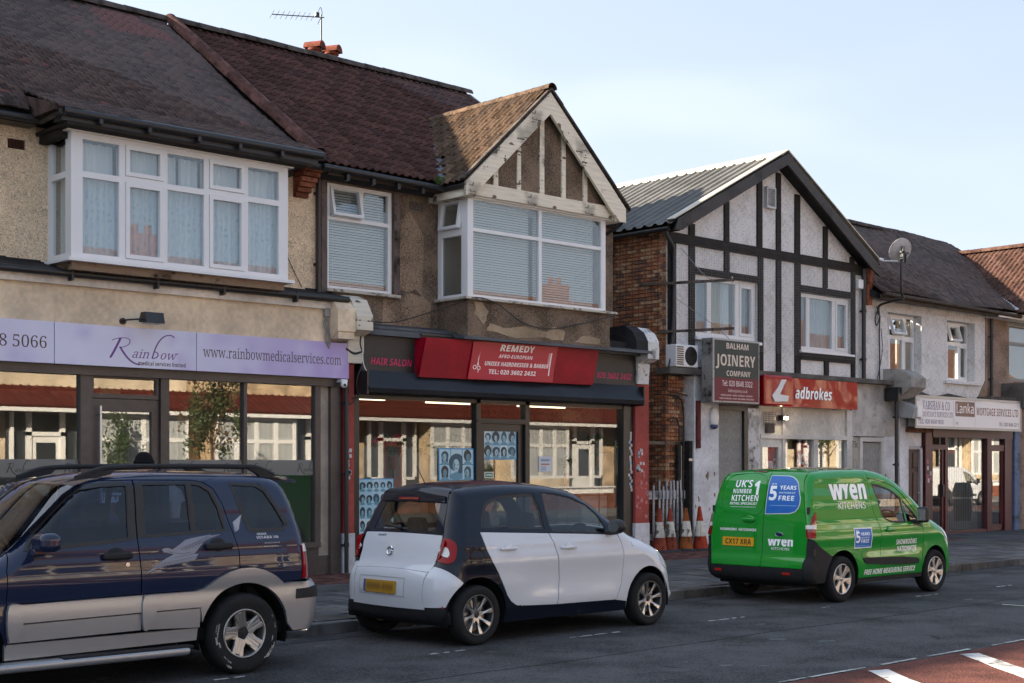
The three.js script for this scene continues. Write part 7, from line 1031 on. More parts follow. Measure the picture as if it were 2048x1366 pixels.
  cp('plate_recess', keyhole([[0.31, -0.46], [0.495, -0.46], [0.495, 0.3], [0.31, 0.3]], [[0.318, -0.452], [0.487, -0.452], [0.487, 0.292], [0.318, 0.292]]), mat([0.4, 0.41, 0.43], 0.3), { off: 0.002, crown: 0.035, skirt: 0, cell: 0.05 });
  M('badge', [new THREE.TorusGeometry(0.042, 0.013, 10, 24, 5.2).rotateZ(0.6), new THREE.ConeGeometry(0.02, 0.045, 3).rotateZ(-1.57).translate(0.04, 0, 0)].map((g) => uvm(g.rotateY(-Math.PI / 2 - 0.0).rotateZ(-0.25).translate(...sh.cap(0.78, -0.1, 0.008, 0.03)[0]))), CM.chrome, tg);
  { const [g, m] = decal(uvCap(capPatch(sh, [[0.93, -0.4], [0.97, -0.4], [0.97, -0.22], [0.93, -0.22]], { off: 0.003, crown: 0.03, cell: 0.06 }), -0.4, -0.22, 0.93, 0.97), canvasTex(0.18, 0.04, 500, (c) => txt(c, 'smart', 0.01, 0.032, 0.038, { color: '#4a4c50', width: 0.15, slant: 0.1 }))); M('lettering', g, m, tg); }
  { const a = V3(...sh.cap(1.03, -0.03, 0.02, 0.03)[0]), b = V3(...sh.cap(1.06, -0.34, 0.025, 0.03)[0]); M('wiper', [cyl(a, b, 0.014, 0.007, 8), new THREE.SphereGeometry(0.03, 12, 8).translate(a.x, a.y, a.z)].map(uvm), CM.black, tg); const c = V3(0.06, 1.6, -0.05); M('aerial', cyl(c, c.clone().add(V3(-0.13, 0.2, 0)), 0.006, 0.003, 6), CM.black, car); }
  M('floor_pan', box(-0.3, 3.0, 0.2, 0.26, -0.74, 0.74), CM.well, car);
  M('dashboard', box(2.05, 2.5, 0.5, 1.0, -0.7, 0.7), CM.cabin, car); M('parcel_shelf', box(-0.2, 0.05, 0.5, 1.02, -0.6, 0.6), CM.cabin, car); M('steering_wheel', uvm(new THREE.TorusGeometry(0.18, 0.016, 8, 28).rotateY(Math.PI / 2).rotateZ(-0.4).translate(1.9, 0.98, 0.36)), CM.cabin, car);
  for (const z of [0.36, -0.36]) { M('seat', seatGeo(1.5, z, 1, 0.5, 1.25).map(uvm), CM.seat, car); M('seat', seatGeo(0.6, z, 1, 0.5, 1.2).map(uvm), CM.seat, car); }
}
// ================================================================ blue estate car with silver cladding
{
  const { sh } = VITARA, car = vehicle(VITARA, 'dark blue off-road estate car with silver lower cladding and roof rails', 'car', 'parked_estate_car');
  const navy = paint([0.008, 0.015, 0.045], { r: 0.35 }), silver = mat([0.33, 0.335, 0.35], 0.34, { metal: 0.55, coat: 0.3, cr: 0.2 });
  const AR = arc(0, 0.35, 0.445, -0.1, Math.PI + 0.15, 30), flO = [[-0.47, 0.745], [-0.4, 0.765], [-0.27, 0.845], [-0.16, 0.895], [-0.05, 0.918], [0.08, 0.918], [0.19, 0.893], [0.3, 0.84], [0.39, 0.772]];
  const fWin = [[-1.84, 1.285], [-1.69, 1.42], [-1.53, 1.555], [-1.42, 1.618], [-1.26, 1.64], [-1.05, 1.648], [-1.02, 1.64], [-1.062, 1.205], [-1.72, 1.165], [-1.93, 1.15]], rWin = [[-0.884, 1.65], [-0.47, 1.65], [-0.478, 1.24], [-0.92, 1.222]], vWin = [[-0.43, 1.65], [-0.336, 1.64], [-0.25, 1.585], [-0.19, 1.44], [-0.155, 1.252], [-0.44, 1.24]], qWin = [[-0.03, 1.64], [0.22, 1.628], [0.3, 1.58], [0.41, 1.4], [0.468, 1.29], [0.44, 1.245], [0.1, 1.24], [0.085, 1.262]];
  const fDoor = [[-0.958, 1.68], [-1.3, 1.672], [-1.44, 1.638], [-1.57, 1.56], [-1.88, 1.29], [-2.05, 1.13], [-2.1, 1.0], [-2.106, 0.74], [-0.982, 0.755], [-0.99, 0.994], [-0.994, 1.21]], rDoor = [[-0.945, 1.68], [-0.4, 1.675], [-0.3, 1.655], [-0.215, 1.6], [-0.15, 1.47], [-0.085, 1.224], [-0.048, 1.07], [-0.055, 0.925], [-0.16, 0.905], [-0.28, 0.855], [-0.4, 0.775], [-0.48, 0.755], [-0.972, 0.755], [-0.98, 0.994], [-0.984, 1.21]];
  for (const s of [1, -1]) {
    const sp = (n, pg, m, o, par = car) => M(n, sidePatch(sh, pg, s, { cell: 0.028, skirt: 0.012, ...o }), m, par);
    const d1 = sp('front_door', keyhole(fDoor, fWin), navy), d2 = sp('rear_door', keyhole(rDoor, rWin, vWin), navy);
    const qp = sp('rear_quarter', keyhole([...sh.run([-0.12, 1.73], [0.713, 0.79], 50), [0.44, 0.778], [0.39, 0.785], [0.3, 0.85], [0.19, 0.903], [0.08, 0.928], [-0.045, 0.928], [-0.04, 1.07], [-0.077, 1.224], [-0.142, 1.47], [-0.208, 1.605], [-0.295, 1.662], [-0.12, 1.71]], qWin), navy);
    sp('roof_side', [...sh.run([-0.125, 1.73], [-2.14, 1.085], 60), [-2.06, 1.13], [-1.89, 1.3], [-1.58, 1.57], [-1.445, 1.648], [-1.3, 1.68], [-0.96, 1.688], [-0.4, 1.683], [-0.3, 1.663], [-0.125, 1.71]], navy, { cell: 0.02 });
    sp('front_wing', [[-2.11, 0.74], [-2.108, 1.0], [-2.06, 1.12], ...sh.run([-2.16, 1.08], [-3.3, 0.4], 40), [-3.0, 0.38], ...arc(-2.55, 0.35, 0.44, Math.PI - 0.1, 0.1, 20).slice(0), [-2.1, 0.45]], navy);
    for (const [pg, d, m] of [[fWin, d1], [rWin, d2], [vWin, d2], [qWin, qp]]) { M('window_surround', sidePatch(sh, keyhole(shrink(pg, -0.024), shrink(pg, 0.012)), s, { off: 0.002, cell: 0.03, skirt: 0.012 }), CM.black, d); M('window_pane', sidePatch(sh, shrink(pg, 0.003), s, { off: -0.008, cell: 0.06 }), CM.glassDark, d); }
    for (const [pg, d] of [[[[-1.018, 1.652], [-0.962, 1.655], [-0.997, 1.205], [-1.06, 1.203]], d1], [[[-0.948, 1.655], [-0.888, 1.652], [-0.924, 1.218], [-0.984, 1.205]], d2], [[[-0.468, 1.652], [-0.432, 1.652], [-0.442, 1.24], [-0.476, 1.238]], d2]]) M('pillar_trim', sidePatch(sh, pg, s, { off: 0.003, cell: 0.04, skirt: 0.005 }), CM.black, d);
    M('quarter_vent', sidePatch(sh, [[0.255, 1.645], [0.3, 1.62], [0.42, 1.43], [0.505, 1.29], [0.49, 1.27], [0.455, 1.29], [0.4, 1.4], [0.29, 1.58]], s, { off: 0.004, cell: 0.02, skirt: 0.01 }), CM.black, qp);
    // silver cladding
    sp('door_cladding', [[-2.1, 0.73], [-0.985, 0.745], [-0.985, 0.605], [-2.1, 0.59]], silver, { off: 0.034, skirt: 0.04 }, d1); sp('door_cladding', [[-2.1, 0.578], [-0.985, 0.594], [-0.99, 0.46], [-2.1, 0.445]], silver, { off: 0.02, skirt: 0.03 }, d1);
    sp('door_cladding', [[-0.97, 0.745], [-0.49, 0.747], [-0.4, 0.765], [-0.436, 0.61], [-0.97, 0.605]], silver, { off: 0.034, skirt: 0.04 }, d2); sp('door_cladding', [[-0.97, 0.594], [-0.438, 0.6], [-0.445, 0.44], [-0.97, 0.46]], silver, { off: 0.02, skirt: 0.03 }, d2);
    for (const [x, d] of [[-2.1, d1], [-0.972, d2]]) sp('cladding_scoop', smooth([[x, 0.735], [x + 0.1, 0.733], [x + 0.115, 0.7], [x + 0.09, 0.655], [x + 0.105, 0.61], [x + 0.085, 0.53], [x + 0.02, 0.455], [x, 0.46]], 4), silver, { off: 0.05, skirt: 0.04 }, d);
    sp('arch_flare', [...flO, ...AR.filter((p) => p[0] < 0.42 && p[0] > -0.45 && p[1] > 0.44).map((p) => p)], silver, { off: 0.03, skirt: 0.05, cell: 0.02 });
    sp('rear_bumper', [[0.405, 0.765], [0.46, 0.77], ...sh.run([0.765, 0.768], [0.72, 0.345], 20), [0.5, 0.34], ...AR.filter((p) => p[0] > 0.3 && p[1] > 0.36 && p[1] < 0.72)], silver, { off: 0.022, skirt: 0.04, cell: 0.018 });
    sp('bumper_strip', [[0.53, 0.705], ...sh.run([0.808, 0.71], [0.816, 0.625], 4), [0.52, 0.62]], CM.trim, { off: 0.034, cell: 0.02, skirt: 0.02 });
    sp('sill', [[-2.12, 0.43], [-0.45, 0.432], [-0.46, 0.33], [-2.12, 0.31]], silver, { off: 0.0, skirt: 0.03 });
    M('tail_light', sidePatch(sh, [[0.61, 1.09], [0.6, 0.8], ...sh.run([0.71, 0.8], [0.688, 1.08], 8)], s, { off: 0.014, cell: 0.015, skirt: 0.03 }), CM.lampRed, car); M('reversing_light', sidePatch(sh, [[0.613, 1.1], [0.61, 1.03], ...sh.run([0.692, 1.03], [0.687, 1.095], 4)], s, { off: 0.02, cell: 0.015, skirt: 0.02 }), CM.lampClear, car);
    for (const [x, y, d] of [[-1.19, 1.073, d1], [-0.245, 1.116, d2]]) { const w = sh.at(x, y).w; M('handle', [new RoundedBoxGeometry(0.26, 0.055, 0.05, 3, 0.02).translate(x, y, s * (w + 0.022)), new THREE.SphereGeometry(0.075, 16, 10).scale(1, 0.85, 0.22).translate(x, y + 0.005, s * w)].map(uvm), CM.trim, d); }
    M('door_lock', cyl(V3(-1.1, 1.0, s * sh.at(-1.1, 1).w), V3(-1.1, 1.0, s * (sh.at(-1.1, 1).w + 0.006)), 0.02, 0.018, 16), CM.chrome, d1);
    { const w = sh.at(-1.83, 1.2).w; M('door_mirror', [new RoundedBoxGeometry(0.14, 0.16, 0.23, 5, 0.06).scale(1.3, 0.95, 1).translate(-1.84, 1.21, s * (w + 0.17)), new RoundedBoxGeometry(0.1, 0.06, 0.12, 2, 0.02).translate(-1.86, 1.13, s * (w + 0.04))].map(uvm), navy, car); }
    { const zr = s * 0.56, r = M('roof_rail', [tube([[-1.4, 1.7, zr], [-1.2, 1.77, zr], [-1.0, 1.79, zr], [0.1, 1.795, zr], [0.32, 1.785, zr], [0.5, 1.72, zr]], 0.022, 60), prism([[-1.5, 1.67], [-1.2, 1.76], [-1.05, 1.775], [-1.1, 1.73], [-1.2, 1.71]], zr - 0.024, zr + 0.024), prism([[0.58, 1.67], [0.36, 1.77], [0.22, 1.78], [0.3, 1.74], [0.36, 1.7]], zr - 0.024, zr + 0.024)], CM.trim, car); r.scale.set(1, 1, 1); }
    M('side_step', [new RoundedBoxGeometry(2.1, 0.075, 0.15, 4, 0.035).translate(-1.62, 0.26, s * 0.9)].map(uvm), silver, car); M('step_tread', [new RoundedBoxGeometry(1.15, 0.03, 0.1, 2, 0.01).translate(-1.12, 0.292, s * 0.915)].map(uvm), CM.trim, car);
    M('wheel_arch', archTunnel(0, 0.35, 0.444, s * 0.86, s * 0.5), CM.well, car); M('wheel_arch', archTunnel(-2.55, 0.35, 0.444, s * 0.84, s * 0.5), CM.well, car);
    const sk = (R) => [[[-0.062, 0.045], [-0.05, R * 0.6], [-0.06, R], [-0.018, R], [-0.012, 0.05]], [[0.062, 0.045], [0.05, R * 0.6], [0.06, R], [0.018, R], [0.012, 0.05]], [[-0.014, 0.05], [-0.016, R * 0.95], [0.016, R * 0.95], [0.014, 0.05]]];
    for (const x of [0, -2.55]) { const w = wheel(car, x, 0.35, s * 0.775, s, { width: 0.235, rim: 0.21, n: 5, spoke: sk, dish: 0.035, hub: 0.062, hubMat: CM.trim, turn: 0.25, rimMat: mat([0.36, 0.355, 0.35], 0.36, { metal: 0.85 }), disc: CM.alloyDark });
      if (s > 0) { const gs = []; for (let k = 0; k < 12; k++) { const a = k < 7 ? rr(2.9, 4.4) : rr(-0.9, 1.3), r0 = rr(0.262, 0.31), n = 16, pts = [], L = rr(0.06, 0.24), th = rr(0.004, 0.018); for (let q = 0; q <= n; q++) pts.push([r0 + rr(-0.004, 0.004), a - L + 2 * L * q / n]); for (let q = n; q >= 0; q--) pts.push([r0 + th + rr(-0.004, 0.004), a - L + 2 * L * q / n]); gs.push(new THREE.ShapeGeometry(poly(pts.map(([r, t]) => [r * Math.cos(t), r * Math.sin(t)]))).translate(x, 0.35, 0.775 + 0.1236)); } M('tyre_scuff', gs.map(uvm), mat([0.32, 0.3, 0.28], 0.95, { map: T.stain }), w, { kind: 'stuff' }); } }
  }
  const S = (x, y) => sh.sOf(x, y), cp = (n, pg, m, o, par = car) => M(n, capPatch(sh, pg, { cell: 0.05, skirt: 0.012, ...o }), m, par);
  const s1 = S(0.7, 0.34), s2 = S(0.765, 0.768), s3 = S(0.675, 1.15), s4 = S(0.55, 1.6), s5 = S(-1.42, 1.63), s6 = S(-2.15, 1.08), s7 = S(-3.05, 0.96), s8 = S(-3.28, 0.36);
  cp('rear_bumper', sh.band(s1, s2), silver, { off: 0.02 }); const tg = cp('tailgate', sh.band(s2, s3), navy); cp('rear_window', sh.band(s3, s4), CM.glassDark, { skirt: 0 }, tg); cp('tailgate_top', sh.band(s4, s4 + 0.14), navy, {}, tg); cp('roof', sh.band(s4 + 0.14, s5), navy, { crown: 0.03 }); cp('windscreen', sh.band(s5, s6), CM.glass, { crown: 0.05, skirt: 0 }); cp('bonnet', sh.band(s6, s7), navy, { crown: 0.04 }); cp('front_end', sh.band(s7, s8), silver, { crown: 0.05 });
  M('spoiler', [prism([[0.45, 1.7], [0.66, 1.665], [0.72, 1.645], [0.7, 1.675], [0.6, 1.705]], -0.6, 0.6)], navy, car);
  M('exhaust_pipe', cyl(V3(0.62, 0.3, 0.55), V3(0.84, 0.29, 0.58), 0.03, 0.03, 14, true), CM.chrome, car);
  M('floor_pan', box(-3.1, 0.7, 0.32, 0.42, -0.78, 0.78), CM.well, car);
  M('dashboard', box(-2.2, -1.75, 0.5, 1.1, -0.7, 0.7), CM.cabin, car); M('parcel_shelf', box(0.2, 0.68, 0.5, 1.1, -0.6, 0.6), CM.cabin, car); M('steering_wheel', uvm(new THREE.TorusGeometry(0.19, 0.016, 8, 28).rotateY(Math.PI / 2).rotateZ(0.4).translate(-1.62, 1.08, -0.36)), CM.cabin, car);
  for (const z of [0.38, -0.38]) { M('seat', seatGeo(-1.15, z, -1, 0.6, 1.42).map(uvm), CM.seat, car); M('seat', seatGeo(-0.2, z, -1, 0.6, 1.42).map(uvm), CM.seat, car); }
  // eagle print
  const eg = canvasTex(0.86, 0.34, 620, (c) => {
    c.fillStyle = '#7b7f8c'; c.strokeStyle = '#2b2c37'; c.lineJoin = 'round'; const P = (d) => new Path2D(d);
    const feathers = (x0, y0, x1, y1, px, py, n, len, bend) => { for (let i = 0; i < n; i++) { const t = i / (n - 1), bx = lerp(x0, x1, t), by = lerp(y0, y1, t), ex = bx + px * len * (0.55 + 0.6 * t), ey = by + py * len * (0.55 + 0.6 * t) + bend * t; c.beginPath(); c.moveTo(bx, by); c.quadraticCurveTo((bx + ex) / 2 + 0.006, (by + ey) / 2 - 0.01, ex, ey); c.quadraticCurveTo((bx + ex) / 2 + 0.018, (by + ey) / 2 + 0.012, bx + 0.014, by + 0.005); c.closePath(); c.fill(); c.lineWidth = 0.0022; c.stroke(); } };
    c.fill(P('M0.25,0.135 C0.3,0.12 0.36,0.08 0.42,0.04 C0.5,0.02 0.6,0.01 0.68,0.0 C0.6,0.05 0.56,0.1 0.5,0.16 C0.48,0.19 0.44,0.2 0.38,0.2 C0.33,0.19 0.29,0.16 0.25,0.135Z')); c.fill(P('M0.3,0.16 C0.22,0.2 0.12,0.24 0.03,0.33 C0.1,0.28 0.2,0.27 0.3,0.25 C0.4,0.24 0.5,0.22 0.53,0.17 Z'));
    feathers(0.36, 0.12, 0.62, 0.02, 0.9, -0.05, 12, 0.15, -0.01); feathers(0.12, 0.245, 0.5, 0.19, -0.35, 0.5, 15, 0.12, -0.02); feathers(0.4, 0.1, 0.56, 0.05, 0.5, 0.45, 8, 0.1, 0);
    c.fill(P('M0.19,0.12 C0.22,0.095 0.27,0.1 0.3,0.13 L0.28,0.16 C0.24,0.15 0.22,0.14 0.2,0.145 C0.21,0.135 0.2,0.128 0.19,0.12Z')); c.lineWidth = 0.003; c.stroke(P('M0.25,0.14 C0.32,0.16 0.4,0.17 0.46,0.15')); c.stroke(P('M0.3,0.2 C0.36,0.17 0.44,0.19 0.5,0.16'));
  });
  { const [g, m] = decal(uvSide(sidePatch(sh, rect(-0.975, -0.11, 0.9, 1.215), 1, { off: 0.0025, cell: 0.05 }), -0.975, -0.11, 0.9, 1.215), eg); M('eagle_print', g, m, car); }
  { const [g, m] = decal(uvSide(sidePatch(sh, rect(-0.07, 0.05, 1.22, 1.4), 1, { off: 0.0025, cell: 0.04 }), -0.07, 0.05, 1.22, 1.4), canvasTex(0.12, 0.18, 500, (c) => { c.fillStyle = '#9a9ca6'; for (let k = 0; k < 7; k++) { c.beginPath(); c.moveTo(0.002 + k * 0.001, 0.09 + k * 0.012); c.quadraticCurveTo(0.06, 0.05 + k * 0.016, 0.11 - k * 0.009, 0.02 + k * 0.018); c.quadraticCurveTo(0.07, 0.075 + k * 0.014, 0.004, 0.098 + k * 0.012); c.fill(); } })); M('eagle_print', g, m, car); }
  { const [g, m] = decal(uvSide(sidePatch(sh, rect(0.13, 0.4, 1.06, 1.23), 1, { off: 0.0025, cell: 0.05 }), 0.13, 0.4, 1.06, 1.23), canvasTex(0.27, 0.17, 700, (c) => { const o = { color: '#c3c4ca' }; txt(c, 'GRAND', 0.025, 0.035, 0.026, { ...o, width: 0.1 }); txt(c, 'VITARA V6', 0.015, 0.068, 0.034, { ...o, width: 0.23 }); for (let k = 0; k < 2; k++) txt(c, k ? 'gliding into the Unknown' : 'dreaming of a new road', 0.09 - k * 0.01, 0.112 + k * 0.03, 0.016, { ...o, font: 'serif', style: 'italic', weight: 'normal', slant: 0.2, width: 0.16 }); })); M('lettering', g, m, car); }
}
// ================================================================ green kitchen company van
function buildVan(C, label, green, o = {}) {
  const { sh } = C, car = vehicle(C, label, 'van', o.name ?? 'parked_van');
  const RA = arc(0, 0.307, 0.385, -0.1, Math.PI + 0.1, 26), FA = arc(2.34, 0.3, 0.37, Math.PI + 0.1, -0.1, 26);
  const win = [[0.84, 1.555], [1.0, 1.535], [1.235, 1.482], [1.37, 1.428], [1.5, 1.352], [1.545, 1.025], [1.3, 1.022], [1.164, 1.038], [1.05, 1.07], [0.975, 1.12], [0.932, 1.31]], qw = [[1.535, 1.33], [1.78, 1.145], [1.9, 1.02], [1.59, 1.025]];
  const gap = [[0.752, 1.63], [0.757, 1.5], [0.778, 1.19], [0.86, 1.04], [0.904, 0.96], [0.908, 0.844], [0.908, 0.3]];
  for (const s of [1, -1]) {
    const sp = (n, pg, m, q, par = car) => M(n, sidePatch(sh, pg, s, { cell: 0.028, skirt: 0.012, ...q }), m, par);
    const body = sp('side_panel', [...sh.run([-0.715, 0.86], [0.75, 1.755], 50), ...gap.map(([x, y]) => [x - 0.005, y]), [0.4, 0.3], ...RA.filter((p) => p[1] > 0.3 && (p[0] > -0.2 || p[1] > 0.62)), [-0.25, 0.62], [-0.487, 0.733], [-0.652, 0.838]], green);
    const d = sp('front_door', keyhole([...gap.map(([x, y]) => [x + 0.003, y]).reverse(), [1.0, 1.6], [1.26, 1.545], [1.4, 1.495], [1.55, 1.4], [1.83, 1.165], [1.97, 1.0], [1.99, 0.85], [1.985, 0.7], [1.965, 0.448], [1.972, 0.3]], win, qw), green);
    sp('roof_side', [...sh.run([0.755, 1.755], [2.26, 1.09], 50), [1.985, 1.005], [1.84, 1.175], [1.56, 1.41], [1.405, 1.505], [1.262, 1.555], [1.0, 1.61], [0.757, 1.64]], green, { cell: 0.02 });
    sp('front_wing', [[1.98, 0.3], [1.973, 0.448], [1.993, 0.7], [1.998, 0.85], [1.985, 0.995], ...sh.run([2.27, 1.085], [2.9, 0.24], 40), [2.73, 0.24], ...FA.slice().reverse().filter((p) => p[1] > 0.27)], green);
    sp('bumper_corner', [...sh.run([-0.64, 0.275], [-0.713, 0.85], 16), [-0.655, 0.83], [-0.487, 0.725], [-0.255, 0.612], ...RA.filter((p) => p[0] < -0.25 && p[1] < 0.6 && p[1] > 0.3), [-0.4, 0.28]], CM.trim, { off: 0.008, cell: 0.02, skirt: 0.02 });
    sp('sill', [[0.38, 0.295], [1.98, 0.295], [1.98, 0.24], [0.38, 0.24]], CM.trim); sp('rub_strip', smooth([[0.47, 0.563], [0.6, 0.565], [1.8, 0.515], [1.86, 0.49], [1.85, 0.44], [1.78, 0.432], [0.58, 0.483], [0.52, 0.5]], 3), CM.trim, { off: 0.014, skirt: 0.02 });
    for (const [pg, sur] of [[win, 1], [qw, 0]]) { M('window_surround', sidePatch(sh, keyhole(shrink(pg, -0.01), shrink(pg, 0.014)), s, { off: 0.001, cell: 0.03, skirt: 0.01 }), CM.black, d); M('window_pane', sidePatch(sh, shrink(pg, 0.003), s, { off: -0.008, cell: 0.06 }), CM.glass, d); }
    M('mirror_base', sidePatch(sh, [[1.7, 1.0], [1.93, 0.985], [2.0, 0.93], [1.8, 0.975]], s, { off: 0.004, cell: 0.03, skirt: 0.01 }), CM.black, d);
    M('tail_light', sidePatch(sh, [[-0.665, 1.1], [-0.648, 1.145], [-0.562, 1.2], [-0.575, 1.11], [-0.61, 0.98], [-0.645, 0.868], ...sh.run([-0.714, 0.86], [-0.703, 0.99], 4)], s, { off: 0.014, cell: 0.012, skirt: 0.03 }), CM.lampRedDark, car);
    M('tail_light_lens', sidePatch(sh, [[-0.685, 1.035], [-0.603, 1.045], [-0.617, 0.985], ...sh.run([-0.704, 0.985], [-0.699, 1.035], 3)], s, { off: 0.018, cell: 0.012, skirt: 0.02 }), CM.lampClear, car); M('tail_light_lower', sidePatch(sh, [[-0.625, 0.945], [-0.643, 0.875], ...sh.run([-0.714, 0.872], [-0.707, 0.945], 3)], s, { off: 0.018, cell: 0.012, skirt: 0.02 }), CM.lampRed, car);
    M('headlight', sidePatch(sh, smooth([[2.5, 0.94], [2.66, 0.88], [2.8, 0.77], [2.74, 0.73], [2.6, 0.82]], 4), s, { off: 0.008, cell: 0.02, skirt: 0.01 }), CM.lampClear, car);
    { const w = sh.at(1.13, 0.92).w; M('handle', [new RoundedBoxGeometry(0.2, 0.035, 0.035, 3, 0.014).translate(1.12, 0.925, s * (w + 0.02)), new THREE.SphereGeometry(0.055, 14, 10).scale(1.2, 0.9, 0.22).translate(1.12, 0.93, s * w)].map(uvm), green, d); const mw = sh.at(1.78, 1.05).w, mr = M('door_mirror', [new RoundedBoxGeometry(0.11, 0.22, 0.17, 4, 0.045).translate(1.78, 1.12, s * (mw + 0.14)), new RoundedBoxGeometry(0.08, 0.06, 0.12, 2, 0.02).translate(1.78, 1.02, s * (mw + 0.04))].map(uvm), CM.black, car); M('mirror_glass', box(1.72, 1.722, 1.04, 1.2, s * (mw + 0.14) - 0.065, s * (mw + 0.14) + 0.065), CM.chrome, mr); }
    for (const y of [1.22, 0.68]) M('hinge', [new RoundedBoxGeometry(0.05, 0.09, 0.03, 2, 0.008).translate(-0.66, y, s * (sh.at(-0.66, y).w + 0.0))].map(uvm), CM.black, car);
    M('wheel_arch', archTunnel(0, 0.307, 0.384, s * 0.82, s * 0.45), CM.well, car); M('wheel_arch', archTunnel(2.34, 0.3, 0.369, s * 0.8, s * 0.45), CM.well, car);
    const sk = (R) => [[[-0.03, 0.035], [-0.026, R * 0.55], [-0.052, R + 0.002], [0.052, R + 0.002], [0.026, R * 0.55], [0.03, 0.035]]];
    for (const [x, r] of [[0, 0.307], [2.34, 0.302]]) wheel(car, x, r, s * 0.755, s, { width: 0.195, rim: 0.2, n: 6, spoke: sk, dish: 0.012, hub: 0.045, rimMat: CM.alloy, spokeMat: mat([0.6, 0.58, 0.56], 0.3, { metal: 0.85 }), turn: 0.3 });
  }
  const cp = (n, pg, m, q, par = car) => M(n, capPatch(sh, pg, { cell: 0.05, skirt: 0.012, crown: 0.015, ...q }), m, par), S = (x, y) => sh.sOf(x, y);
  const b0 = S(-0.63, 0.27), b1 = 0.27, b2 = 1.555, b3 = 1.66, b4 = S(1.48, 1.61), b5 = S(2.26, 1.09), b6 = S(2.78, 0.87), b7 = S(2.9, 0.22), zs = 0.09;
  const doorPart = (z0, z1) => { const a = [], n = 24; for (let k = 0; k <= n; k++) { const s = lerp(b1 + 0.006, b2, k / n); a.push([s, z1 === 1 ? sh.edge(s) - 0.004 : z1]); } for (let k = n; k >= 0; k--) { const s = lerp(b1 + 0.006, b2, k / n); a.push([s, z0 === -1 ? -sh.edge(s) + 0.004 : z0]); } return a; };
  const dl = cp('rear_door', doorPart(-1, zs - 0.004), green), dr = cp('rear_door', doorPart(zs + 0.004, 1), green);
  cp('rear_bumper', sh.band(b0, b1), CM.trim, { off: 0.01, skirt: 0.02 }); cp('rear_header', sh.band(b2 + 0.004, b3), green); cp('roof', sh.band(b3, b4), green, { crown: 0.03 }); cp('windscreen', sh.band(b4, b5), CM.glass, { crown: 0.05, skirt: 0 }); cp('bonnet', sh.band(b5, b6), green, { crown: 0.04 }); cp('front_bumper', sh.band(b6, b7), green, { crown: 0.06 });
  for (const z of [0.5, -0.62]) cp('rear_reflector', [[0.19, z - 0.06], [0.22, z - 0.06], [0.22, z + 0.06], [0.19, z + 0.06]], CM.reflector, { off: 0.014, skirt: 0.01 });
  cp('brake_light', [[1.575, -0.24], [1.61, -0.24], [1.61, -0.02], [1.575, -0.02]], CM.lampRedDark, { off: 0.012 });
  // pressed window panel outline on the wide rear door
  cp('door_pressing', keyhole(smooth([[1.5, -0.58], [1.51, 0.02], [0.99, 0.03], [0.985, -0.5], [1.03, -0.62], [1.12, -0.65]], 5), smooth([[1.485, -0.562], [1.495, 0.005], [1.005, 0.015], [1.0, -0.49], [1.04, -0.6], [1.125, -0.632]], 5)), green, { off: 0.006, skirt: 0.006, cell: 0.03 }, dl);
  M('floor_pan', box(-0.6, 2.85, 0.22, 0.3, -0.72, 0.72), CM.well, car); M('bulkhead', box(0.5, 0.54, 0.3, 1.66, -0.68, 0.68), CM.cabin, car); M('dashboard', box(1.95, 2.4, 0.5, 1.0, -0.7, 0.7), CM.cabin, car); M('steering_wheel', uvm(new THREE.TorusGeometry(0.19, 0.016, 8, 28).rotateY(Math.PI / 2).rotateZ(-0.5).translate(1.75, 1.0, 0.36)), CM.cabin, car); for (const z of [0.36, -0.36]) M('seat', seatGeo(1.25, z, 1, 0.55, 1.35).map(uvm), CM.seat, car);
  M('door_handle', [new RoundedBoxGeometry(0.03, 0.045, 0.2, 3, 0.014).translate(...sh.cap(0.89, -0.14, 0.022, 0.015)[0]), new THREE.SphereGeometry(0.06, 14, 10).scale(0.22, 1, 1.6).translate(...sh.cap(0.89, -0.14, 0.002, 0.015)[0])].map(uvm), green, dl);
  if (o.plain) return car;
  const wren = (c, x, y, w, k = 1) => { txt(c, 'w', x, y, w * 0.42, { width: w * 0.34, fat: 0.05 }); c.save(); c.translate(x + w * 0.31, y); c.scale(w, w); c.fillStyle = '#fff'; c.fill(new Path2D('M0.0,-0.2 C0.03,-0.24 0.1,-0.25 0.14,-0.215 C0.18,-0.26 0.21,-0.25 0.22,-0.24 C0.19,-0.19 0.15,-0.12 0.14,-0.06 C0.13,-0.02 0.12,0 0.1,0.0 L0.06,0.0 C0.07,-0.06 0.08,-0.1 0.06,-0.14 C0.05,-0.17 0.02,-0.18 0,-0.2Z')); c.restore(); txt(c, 'en', x + w * 0.52, y, w * 0.42, { width: w * 0.48, fat: 0.05 }); };
  const sideD = (n, x0, x1, y0, y1, ppm, draw, par = car) => { const [g, m] = decal(uvSide(sidePatch(sh, rect(x0, x1, y0, y1), 1, { off: 0.003, cell: 0.06 }), x0, x1, y0, y1), canvasTex(x1 - x0, y1 - y0, ppm, draw)); M(n, g, m, par); };
  const capD = (n, z0, z1, s0, s1, ppm, draw, par, q = {}) => { const [g, m] = decal(uvCap(capPatch(sh, [[s0, z0], [s1, z0], [s1, z1], [s0, z1]], { off: 0.003, crown: 0.015, cell: 0.06, ...q }), z0, z1, s0, s1), canvasTex(z1 - z0, s1 - s0, ppm, draw)); M(n, g, m, par); };
  sideD('lettering', -0.2, 0.73, 1.19, 1.56, 420, (c) => { wren(c, 0.03, 0.2, 0.86); txt(c, 'KITCHENS', 0.16, 0.33, 0.12, { weight: 'normal', width: 0.66 }); });
